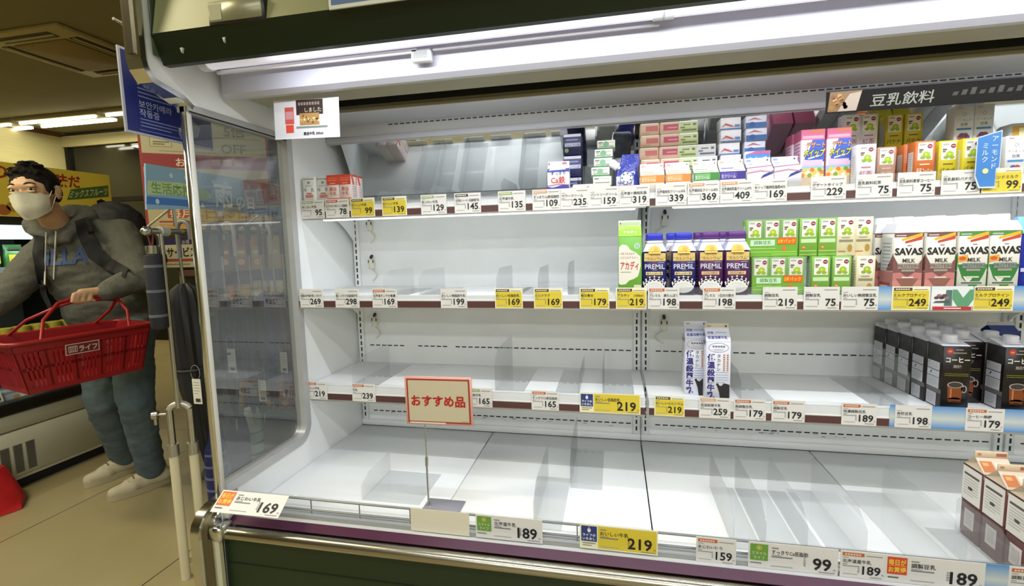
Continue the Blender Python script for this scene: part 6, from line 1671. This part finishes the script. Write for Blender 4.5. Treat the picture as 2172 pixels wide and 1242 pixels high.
pel = far(243, 690, 2.50); neckb = far(138, 482, 2.36); chest = far(186, 560, 2.42)
shL, shR = far(256, 500, 2.46), far(92, 540, 2.34)
elL, elR = far(300, 590, 2.34), far(18, 622, 2.20)
haL = Vector((-1.175, -0.215, 1.090)); haR = far(-75, 690, 2.08)
hipL, hipR = far(278, 712, 2.46), far(210, 712, 2.58)
knL, knR = far(288, 850, 2.43), far(218, 850, 2.55)
anL, anR = Vector((-1.385, 0.165, 0.10)), Vector((-1.705, 0.275, 0.10))
hd = far(77, 410, 2.20)
person = thing('person', 'person in a grey hoodie and white face mask carrying a red basket', 'person', ((anL.x + anR.x) / 2, (anL.y + anR.y) / 2, 0))
SKIN = mat('#c09a76', 0.5, noise=0.05, scale=30)
S_ = (shL - shR).normalized(); Ut = (neckb - pel).normalized(); Fr = Ut.cross(S_).normalized() * -1
if Fr.dot(FW) > 0:
    Fr = -Fr
S_ = (S_ - Ut * S_.dot(Ut)).normalized()
BT = basis(S_, Ut, Fr)
# head frame
toc = (CAM - hd).normalized(); sdv = toc.cross(UP).normalized()
Fh = (toc * math.cos(0.55) + sdv * math.sin(0.55) - UP * 0.06).normalized()
Uh = (UP - RT * 0.14); Uh = (Uh - Fh * Uh.dot(Fh)).normalized(); Sh = Fh.cross(Uh).normalized()
BH = Matrix.Translation(hd) @ basis(Sh, Uh, Fh)      # local x = his left/right, y = forward, z = up


def H(x, y, z):
    return BH @ Vector((x, y, z))


def hell(mb, c, r, m='#888888', u=20, v=14):
    mb.ell((0, 0, 0), (1, 1, 1), m, u, v, BH @ Matrix.Translation(c) @ Matrix.Diagonal((r[0], r[1], r[2], 1)))


mb = MB()
hell(mb, (0, -0.008, 0.030), (0.076, 0.093, 0.088)); hell(mb, (0, 0.022, -0.040), (0.060, 0.068, 0.070)); hell(mb, (0, 0.050, -0.085), (0.036, 0.036, 0.026))
hell(mb, (0, 0.078, 0.030), (0.050, 0.014, 0.020)); hell(mb, (0, 0.088, -0.014), (0.011, 0.016, 0.026)); hell(mb, (0, 0.098, -0.030), (0.015, 0.010, 0.010))
for sx in (-1, 1):
    hell(mb, (sx * 0.040, 0.054, -0.018), (0.026, 0.022, 0.022)); hell(mb, (sx * 0.078, -0.010, -0.004), (0.008, 0.020, 0.033)); hell(mb, (sx * 0.081, -0.016, 0.006), (0.010, 0.011, 0.024))
    hell(mb, (sx * 0.033, 0.080, 0.026), (0.022, 0.012, 0.006)); hell(mb, (sx * 0.033, 0.081, 0.004), (0.020, 0.010, 0.006))
cap(mb, H(0, -0.025, -0.06), neckb + Vector((0, 0, -0.03)), 0.055, 0.056)
cap(mb, neckb - Ut * 0.03, chest, 0.058, 0.11); cap(mb, chest, pel, 0.11, 0.085); cap(mb, shR, shL, 0.05, 0.05)
wrL = haL + (elL - haL).normalized() * 0.075
cap(mb, shL, elL, 0.045, 0.038); cap(mb, elL, wrL, 0.036, 0.026); cap(mb, shR, elR, 0.045, 0.038); cap(mb, elR, haR, 0.036, 0.026)
cap(mb, hipL, knL, 0.075, 0.055); cap(mb, knL, anL, 0.052, 0.036); cap(mb, hipR, knR, 0.075, 0.055); cap(mb, knR, anR, 0.052, 0.036)
# left hand closed on the basket handle: handle runs along HA
HA = Vector((0.25, 0.97, 0.0)).normalized(); toW = (wrL - haL).normalized()
palm0 = haL + Vector((0, 0, 0.024)) + toW * 0.012
nrm = HA.cross(toW).normalized()
if nrm.z < 0:
    nrm = -nrm
for k in (-1, -0.33, 0.33, 1):
    cap(mb, wrL, palm0 + HA * 0.030 * k - nrm * 0.002, 0.023, 0.015)
lens = [0.9, 1.0, 0.97, 0.82]
for k in range(4):
    o_ = palm0 + HA * (-0.030 + 0.020 * k); L_ = lens[k]
    a_ = o_ - toW * 0.034 * L_ + nrm * 0.004; b_ = a_ - toW * 0.012 * L_ - Vector((0, 0, 0.026)); c_ = b_ + toW * 0.022 * L_ - Vector((0, 0, 0.012)); 
    cap(mb, o_, a_, 0.0098, 0.0092); cap(mb, a_, b_, 0.0092, 0.0086); cap(mb, b_, c_, 0.0086, 0.0076)
t0 = wrL.lerp(palm0, 0.45) - HA * 0.022; t1 = t0 - HA * 0.026 - toW * 0.018 - Vector((0, 0, 0.016)); t2 = t1 - toW * 0.026 + HA * 0.012 - Vector((0, 0, 0.014))
cap(mb, t0, t1, 0.013, 0.0105); cap(mb, t1, t2, 0.0105, 0.0088)
for k in range(5):
    a_ = haR + Vector((-0.02, -0.02, -0.02)); cap(mb, haR, a_ + Vector((-0.05 - 0.01 * (k % 3), 0.02 * (k - 2), -0.05)), 0.020, 0.008)
body = vox(mb, 'body', person, SKIN, 0.0048, 3)
for sx in (-1, 1):
    mb = MB(); hell(mb, (sx * 0.033, 0.0765, 0.015), (0.0125, 0.0120, 0.0075), mat('#c2b8ab', 0.25)); hell(mb, (sx * 0.033 - 0.003, 0.0855, 0.0145), (0.0060, 0.004, 0.0062), mat('#1b120c', 0.15)); part(mb, 'eye', person)
    mb = MB(); pts = [H(sx * (0.016 + 0.036 * k / 6), 0.0885 - 0.016 * (k / 6) ** 2, 0.036 + 0.006 * math.sin(k / 6 * PI)) for k in range(7)]
    mb.tube(pts, [0.0022, 0.0035, 0.0038, 0.0036, 0.0032, 0.0026, 0.0015], mat('#1b1512', 0.8), 8); part(mb, 'eyebrow', person)
    mb = MB(); pts = [H(sx * (0.021 + 0.025 * k / 6), 0.0885 - 0.006 * (abs(k - 3) / 3) ** 2, 0.0205 + 0.0035 * math.sin(k / 6 * PI)) for k in range(7)]
    mb.tube(pts, 0.0013, mat('#2a1a14', 0.7), 6); part(mb, 'eyelash_line', person)
# hair: short, dark, swept forward
mb = MB(); HR = mat('#15110e', 0.85, spec=0.2, noise=0.3, scale=140, stretch=(1, 1, 0.25))
hell(mb, (0, -0.014, 0.042), (0.081, 0.094, 0.086)); hell(mb, (0, -0.042, 0.0), (0.073, 0.060, 0.062))
for sx in (-1, 1):
    hell(mb, (sx * 0.070, 0.014, 0.022), (0.011, 0.026, 0.034))
for k in range(26):
    a = rnd.uniform(-1.35, 1.35); e_ = rnd.uniform(0.62, 1.35)
    d_ = Vector((math.sin(a) * math.cos(e_), math.cos(a) * math.cos(e_), math.sin(e_)))
    p_ = Vector((d_.x * 0.080, d_.y * 0.092 - 0.016, d_.z * 0.088 + 0.050)); q_ = p_ + Vector((d_.x * 0.008 + 0.004, 0.020, 0.006 * d_.z))
    cap(mb, BH @ p_, BH @ q_, 0.009, 0.003)
for k in range(9):
    x = -0.056 + 0.014 * k
    cap(mb, H(x * 0.9, 0.058 - abs(x) * 0.3, 0.106 - abs(x) * 0.35), H(x + 0.006, 0.078 - abs(x) * 0.45, 0.090 + 0.005 * (k % 3) - abs(x) * 0.16), 0.013, 0.006)
vox(mb, 'hair', person, HR, 0.004, 4, 0.0014, 60)
# white mask with pleats and loops
mb = MB(); NA, NZ = 17, 9; out, inn = [], []
for i in range(NA):
    a = math.radians(-74 + 148 * i / (NA - 1)); c_ = math.cos(a)
    for j in range(NZ):
        v_ = j / (NZ - 1)
        ztop = -0.004 + 0.010 * c_ ** 8 - 0.012 * (1 - c_); zbot = -0.116 + 0.040 * (1 - c_ ** 1.5)
        z_ = ztop + (zbot - ztop) * v_
        y_ = 0.020 + 0.084 * max(c_, 0) ** 0.85 + 0.016 * math.exp(-((a / 0.30) ** 2)) * (1 - v_) ** 0.6 - 0.020 * max(0, v_ - 0.65) / 0.35 - 0.0032 * (j % 2)
        x_ = 0.0755 * math.sin(a) * (1 - 0.20 * v_ * v_)
        out.append(H(x_ * 1.02, y_, z_)); inn.append(H(x_, y_ - 0.0025, z_))
n = len(out); fs = []
for i in range(NA - 1):
    for j in range(NZ - 1):
        a_, b_, c_, d_ = i * NZ + j, (i + 1) * NZ + j, (i + 1) * NZ + j + 1, i * NZ + j + 1
        fs.append((a_, d_, c_, b_)); fs.append((n + a_, n + b_, n + c_, n + d_))
for j in range(NZ - 1):
    for i in (0, NA - 1):
        fs.append((i * NZ + j, i * NZ + j + 1, n + i * NZ + j + 1, n + i * NZ + j))
for i in range(NA - 1):
    for j in (0, NZ - 1):
        fs.append((i * NZ + j, (i + 1) * NZ + j, n + (i + 1) * NZ + j, n + i * NZ + j))
mb.add(out + inn, fs, mat('#c9c6b2', 0.8, bump=0.15, scale=60), True)
mk = part(mb, 'face_mask', person)
for sx in (-1, 1):
    mb = MB()
    for j, zz_ in ((1, 0.020), (NZ - 2, -0.020)):
        p_ = out[(0 if sx < 0 else NA - 1) * NZ + j]; mb.tube([p_, H(sx * 0.079, 0.012, zz_), H(sx * 0.088, -0.022, zz_ * 1.2)], 0.0016, mat('#cfccb8', 0.7), 6)
    o = part(mb, 'ear_loop', person)
# hoodie
HOOD = mat('#56564d', 0.9, noise=0.10, scale=90, bump=0.25)
mb = MB()


def tell(c, r):
    mb.ell((0, 0, 0), (1, 1, 1), '#888888', 20, 14, Matrix.Translation(c) @ BT @ Matrix.Diagonal((r[0], r[1], r[2], 1)))


hem = pel - Vector((0, 0, 0.02))
tell(hem - Ut * 0.06, (0.172, 0.135, 0.10)); tell(hem, (0.178, 0.136, 0.10)); tell(pel.lerp(chest, 0.35), (0.178, 0.132, 0.15)); tell(pel.lerp(chest, 0.75), (0.180, 0.132, 0.15)); tell(chest, (0.188, 0.134, 0.16)); tell(chest.lerp(neckb, 0.55), (0.165, 0.115, 0.12))
cap(mb, shR, neckb - Vector((0, 0, 0.03)), 0.074, 0.085); cap(mb, shL, neckb - Vector((0, 0, 0.03)), 0.076, 0.085)
cap(mb, shL, elL, 0.082, 0.068); cap(mb, elL, wrL + toW * 0.012, 0.068, 0.046); cap(mb, shR, elR, 0.080, 0.066); cap(mb, elR, haR + (elR - haR).normalized() * 0.05, 0.066, 0.046)
cap(mb, wrL + toW * 0.035, wrL + toW * 0.0, 0.042, 0.040)
# hood bunched behind the neck
nb = neckb
for k in range(9):
    a = PI * (0.06 + 0.88 * k / 8); c_ = nb + S_ * 0.098 * math.cos(a) * 1.05 - Fr * 0.085 * math.sin(a) + Ut * (0.030 + 0.030 * math.sin(a)) + Fr * 0.03
    tell(c_, (0.048, 0.045, 0.046))
for sx in (-1, 1):
    cap(mb, nb + S_ * sx * 0.095 + Fr * 0.045 + Ut * 0.02, nb + S_ * sx * 0.022 + Fr * 0.125 - Ut * 0.055, 0.034, 0.026)
hoodie = vox(mb, 'hoodie', person, HOOD, 0.0085, 5, 0.009, 10)
# chest print laid onto the cloth
bm_ = bmesh.new(); bm_.from_mesh(hoodie.data); tree = BVHTree.FromBMesh(bm_)
tv, tf, tw = glyphs('ILLA', 0.03); mb = MB(); pv = []
q0_ = far(98, 562, 2.0); ux = (far(188, 556, 2.0) - q0_); sc = ux.length / tw; ux.normalize()
for x, y in tv:
    o_ = q0_ + ux * x * sc + UP * y * sc * 1.0
    dr = (o_ - CAM).normalized(); h_ = tree.ray_cast(o_, dr)
    pv.append((h_[0] + h_[1] * 0.005) if h_[0] is not None else o_ + dr * 0.3)
mb.add(pv, tf, mat('#3d4f78', 0.9)); part(mb, 'chest_print', person)
for (xa, ya), (xb, yb) in (((98, 492), (95, 603)), ((119, 490), (114, 592))):
    mb = MB(); os_, ds_ = [], []
    for k in range(13):
        o_ = far(xa + (xb - xa) * k / 12, ya + (yb - ya) * k / 12, 1.9); dr = (o_ - CAM).normalized(); h_ = tree.ray_cast(o_, dr)
        os_.append((o_, dr)); ds_.append(h_[3] if h_[0] is not None else 0.4)
    ds_ = [min(ds_[max(k - 1, 0):k + 2]) for k in range(13)]; ds_ = [sum(ds_[max(k - 1, 0):k + 2]) / len(ds_[max(k - 1, 0):k + 2]) for k in range(13)]
    mb.tube([o_ + dr * (d_ - 0.005) for (o_, dr), d_ in zip(os_, ds_)], 0.0034, mat('#b5b3a2', 0.8), 8); part(mb, 'drawstring', person)
bm_.free()
# jeans
JN = mat('#4f5f66', 0.85, noise=0.16, scale=14, bump=0.15)
mb = MB()
tell(pel - Vector((0, 0, 0.05)), (0.165, 0.11, 0.12)); cap(mb, hipL, knL, 0.100, 0.080); cap(mb, knL, anL + Vector((0, 0.0, 0.005)), 0.078, 0.064); cap(mb, hipR, knR, 0.100, 0.080); cap(mb, knR, anR + Vector((0, 0, 0.005)), 0.078, 0.064)
cap(mb, hipL, hipR, 0.10, 0.10)
vox(mb, 'jeans', person, JN, 0.009, 5, 0.006, 13)
# shoes
for an, dr in ((anL, Vector((-0.45, -0.89, 0)).normalized()), (anR, Vector((-0.28, -0.96, 0)).normalized())):
    mb = MB(); s_ = Vector((-dr.y, dr.x, 0)); b_ = Vector((an.x, an.y, 0))
    cap(mb, b_ - dr * 0.055 + Vector((0, 0, 0.055)), b_ + dr * 0.10 + Vector((0, 0, 0.048)), 0.042, 0.040); cap(mb, b_ + dr * 0.09 + s_ * 0.008 + Vector((0, 0, 0.042)), b_ + dr * 0.165 + Vector((0, 0, 0.036)), 0.040, 0.032)
    cap(mb, b_ - dr * 0.03 + Vector((0, 0, 0.065)), b_ - dr * 0.03 + Vector((0, 0, 0.115)), 0.042, 0.040); cap(mb, b_ - dr * 0.03 + Vector((0, 0, 0.10)), b_ + dr * 0.08 + Vector((0, 0, 0.06)), 0.036, 0.034)
    sh = vox(mb, 'shoe', person, mat('#b5ab8e', 0.7, noise=0.08, scale=30), 0.006, 4)
    mb = MB(); pts = []
    for k in range(20):
        a = 2 * PI * k / 20; ca, sa = math.cos(a), math.sin(a)
        pts.append((b_ + dr * (0.052 + 0.148 * ca) + s_ * (0.046 + 0.006 * ca) * (abs(sa) ** 0.8) * (1 if sa > 0 else -1)))
    v0 = [(p_.x, p_.y, 0.001) for p_ in pts] + [(p_.x, p_.y, 0.028) for p_ in pts]
    mb.add(v0, [tuple(range(19, -1, -1)), tuple(range(20, 40))] + [(k, (k + 1) % 20, 20 + (k + 1) % 20, 20 + k) for k in range(20)], mat('#a59a7a', 0.7), True)
    so = mb.build('sole', sh)
    for k in range(4):
        c_ = b_ + dr * (0.04 + 0.022 * k) + Vector((0, 0, 0.116 - 0.012 * k)); mb = MB(); mb.tube([c_ - s_ * 0.022 - Vector((0, 0, 0.004)), c_ + Vector((0, 0, 0.003)), c_ + s_ * 0.022 - Vector((0, 0, 0.004))], 0.004, mat('#6f6750', 0.7), 6); mb.build('lace', sh)

# backpack worn on the back
BKM = mat('#141414', 0.75, noise=0.15, scale=40, bump=0.2)
bp = thing('backpack', 'black backpack worn by the shopper in the grey hoodie', 'backpack', chest - Fr * 0.2)
mb = MB()
bc = chest - Fr * 0.235 + S_ * 0.11 + Ut * 0.05
for k in (-1, 0, 1):
    mb.ell((0, 0, 0), (1, 1, 1), '#888888', 18, 12, Matrix.Translation(bc + Ut * 0.105 * k) @ BT @ Matrix.Diagonal((0.165 - 0.012 * k, 0.095, 0.135, 1)))
vox(mb, 'pack_body', bp, BKM, 0.010, 3, 0.006, 12)
tree2 = BVHTree.FromPolygons([v.co for v in hoodie.data.vertices], [tuple(p_.vertices) for p_ in hoodie.data.polygons])


def strap(pix, wpx, back):
    mb = MB(); vs = []; n_ = len(pix)
    fine = []
    for k in range((n_ - 1) * 6 + 1):
        i_ = min(k // 6, n_ - 2); t_ = k / 6 - i_
        fine.append((pix[i_][0] * (1 - t_) + pix[i_ + 1][0] * t_, pix[i_][1] * (1 - t_) + pix[i_ + 1][1] * t_, wpx[i_] * (1 - t_) + wpx[i_ + 1] * t_))
    last = 0.45
    for k, (x, y, w_) in enumerate(fine):
        x2, y2, _ = fine[min(k + 1, len(fine) - 1)]; x1, y1, _ = fine[max(k - 1, 0)]
        d_ = Vector((x2 - x1, y2 - y1)).normalized(); nn = Vector((-d_.y, d_.x))
        for s__ in (-1, -0.33, 0.33, 1):
            o_ = far(x + nn.x * w_ * s__ / 2, y + nn.y * w_ * s__ / 2, 1.9); dr = (o_ - CAM).normalized(); h_ = tree2.ray_cast(o_, dr)
            if h_[0] is not None and (k == 0 or abs(h_[3] - last) < 0.05):
                last = h_[3]
            vs.append(o_ + dr * (last - 0.010)); 
    m_ = len(vs); vs2 = [v + (v - CAM).normalized() * 0.009 for v in vs]
    fs = []
    for k in range(len(fine) - 1):
        for j in range(3):
            a_ = k * 4 + j; fs.append((a_, a_ + 1, a_ + 5, a_ + 4)); fs.append((m_ + a_, m_ + a_ + 4, m_ + a_ + 5, m_ + a_ + 1))
        for j in (0, 3):
            a_ = k * 4 + j; fs.append((a_, a_ + 4, m_ + a_ + 4, m_ + a_))
    mb.add(vs + vs2, fs, BKM, True)
    return part(mb, 'strap', bp)


strap([(172, 464), (183, 500), (200, 535), (232, 560), (268, 578)], [30, 34, 34, 26, 22], True)
strap([(84, 500), (80, 535), (86, 580), (92, 622), (106, 652)], [20, 24, 20, 12, 9], True)
mb = MB(); o_ = far(186, 532, 2.0); mb.box(-0.012, 0.012, -0.004, 0.004, -0.02, 0.02, BKM); 

# red shopping basket hanging from the left hand
near_l = at(26, 729, 'X', -1.10); near_r = at(318, 684, 'X', -0.985)
la = (near_r - near_l); LB = 0.475; la.z = 0; la.normalize(); sa_ = Vector((-la.y, la.x, 0))
cen = (near_l + near_r) / 2 + sa_ * 0.145; zr = (near_l.z + near_r.z) / 2; tilt = math.atan2(near_r.z - near_l.z, (near_r - near_l).length)
bk = thing('shopping_basket', 'red plastic shopping basket held by the person in the grey hoodie', 'basket', (cen.x, cen.y, zr - 0.21))
RED = mat('#8c1216', 0.4, noise=0.05, scale=8)
MBK = Matrix.Rotation(math.atan2(la.y, la.x), 4, 'Z') @ Matrix.Rotation(-tilt, 4, 'Y')
hl, hw_ = LB / 2, 0.145; HB_ = 0.205


def bpt(x, y, z):
    t_ = 1 - 0.17 * (1 - z / HB_)
    return MBK @ Vector((x * t_, y * t_, z))


def wall(mb, ax, sgn, ncell):
    """slatted basket wall"""
    L_ = hl if ax == 'x' else hw_; D_ = hw_ if ax == 'x' else hl

    def P3(a, z, dd):
        return bpt(a, sgn * (D_ - dd), z) if ax == 'x' else bpt(sgn * (D_ - dd), a, z)

    def slab(a0, a1, z0_, z1_, th=0.004):
        v = [P3(a0, z0_, 0), P3(a1, z0_, 0), P3(a1, z1_, 0), P3(a0, z1_, 0), P3(a0, z0_, th), P3(a1, z0_, th), P3(a1, z1_, th), P3(a0, z1_, th)]
        mb.add(v, [(0, 1, 2, 3), (7, 6, 5, 4), (0, 4, 5, 1), (1, 5, 6, 2), (2, 6, 7, 3), (3, 7, 4, 0)], RED)
    slab(-L_, L_, 0, 0.022); slab(-L_, L_, 0.092, 0.106); slab(-L_, L_, 0.165, HB_)
    for k in range(ncell + 1):
        a = -L_ + 2 * L_ * k / ncell; slab(max(-L_, a - 0.0045), min(L_, a + 0.0045), 0.02, 0.17)
    for k in range(0, ncell + 1, 6):
        a = -L_ + 2 * L_ * k / ncell; slab(max(-L_, a - 0.012), min(L_, a + 0.012), 0.02, 0.17, 0.006)


for ax, sgn, nc_ in (('x', -1, 30), ('x', 1, 30), ('y', -1, 18), ('y', 1, 18)):
    mb = MB(); wall(mb, ax, sgn, nc_); mb.build('slatted_wall', bk)
mb = MB(); v = [bpt(-hl, -hw_, 0), bpt(hl, -hw_, 0), bpt(hl, hw_, 0), bpt(-hl, hw_, 0)]; v += [p_ + Vector((0, 0, 0.006)) for p_ in v]
mb.add(v, [(3, 2, 1, 0), (4, 5, 6, 7), (0, 1, 5, 4), (1, 2, 6, 5), (2, 3, 7, 6), (3, 0, 4, 7)], RED); mb.build('bottom', bk)
mb = MB(); pts = []
for (cx_, cy_), a0 in (((hl - 0.03, hw_ - 0.03), 0), ((-hl + 0.03, hw_ - 0.03), 90), ((-hl + 0.03, -hw_ + 0.03), 180), ((hl - 0.03, -hw_ + 0.03), 270)):
    for k in range(5):
        a = math.radians(a0 + 90 * k / 4); pts.append(MBK @ Vector((cx_ + 0.038 * math.cos(a), cy_ + 0.038 * math.sin(a), HB_)))
mb.tube(pts, 0.0085, RED, 8, closed=True); mb.build('rim', bk)
hm = haL - bk.location
for sgn in (-1, 1):
    mb = MB(); a_ = MBK @ Vector((-0.15, sgn * (hw_ + 0.004), HB_)); b_ = MBK @ Vector((0.15, sgn * (hw_ + 0.004), HB_))
    top = hm + Vector((0, 0, -0.006 * (sgn + 1))); hx = MBK.to_3x3() @ Vector((1, 0, 0)); hx.z *= 0.3
    mb.tube([a_, a_.lerp(top - hx * 0.12, 0.5) - hx * 0.012, top - hx * 0.105 - Vector((0, 0, 0.012)), top - hx * 0.06, top + hx * 0.06, top + hx * 0.105 - Vector((0, 0, 0.012)), b_.lerp(top + hx * 0.12, 0.5) + hx * 0.012, b_], [0.006, 0.0065, 0.007, 0.0085, 0.0085, 0.007, 0.0065, 0.006], RED, 8)
    mb.build('handle', bk)
mb = MB(); ux_ = (bpt(0.05, -hw_ - 0.004, 0.15) - bpt(-0.05, -hw_ - 0.004, 0.15)).normalized(); vz_ = (bpt(0, -hw_ - 0.004, 0.19) - bpt(0, -hw_ - 0.004, 0.14)).normalized()
p = Pan(mb, bpt(-0.085, -hw_ - 0.006, 0.128), ux_, vz_)
p.rect(0, 0, 0.115, 0.046, mat('#b9a596', 0.5), 1); p.rect(0.004, 0.004, 0.111, 0.042, '#6a1a1c', 2); p.rect(0.010, 0.010, 0.040, 0.036, '#b9a596', 3); p.text(0.045, 0.011, 0.028, 'ライフ', '#c9b8a8', 3, w=0.062, bold=0.03)
for k in range(4):
    p.rect(0.013 + 0.007 * k, 0.014, 0.016 + 0.007 * k, 0.032, '#6a1a1c', 4)
mb.build('name_label', bk)
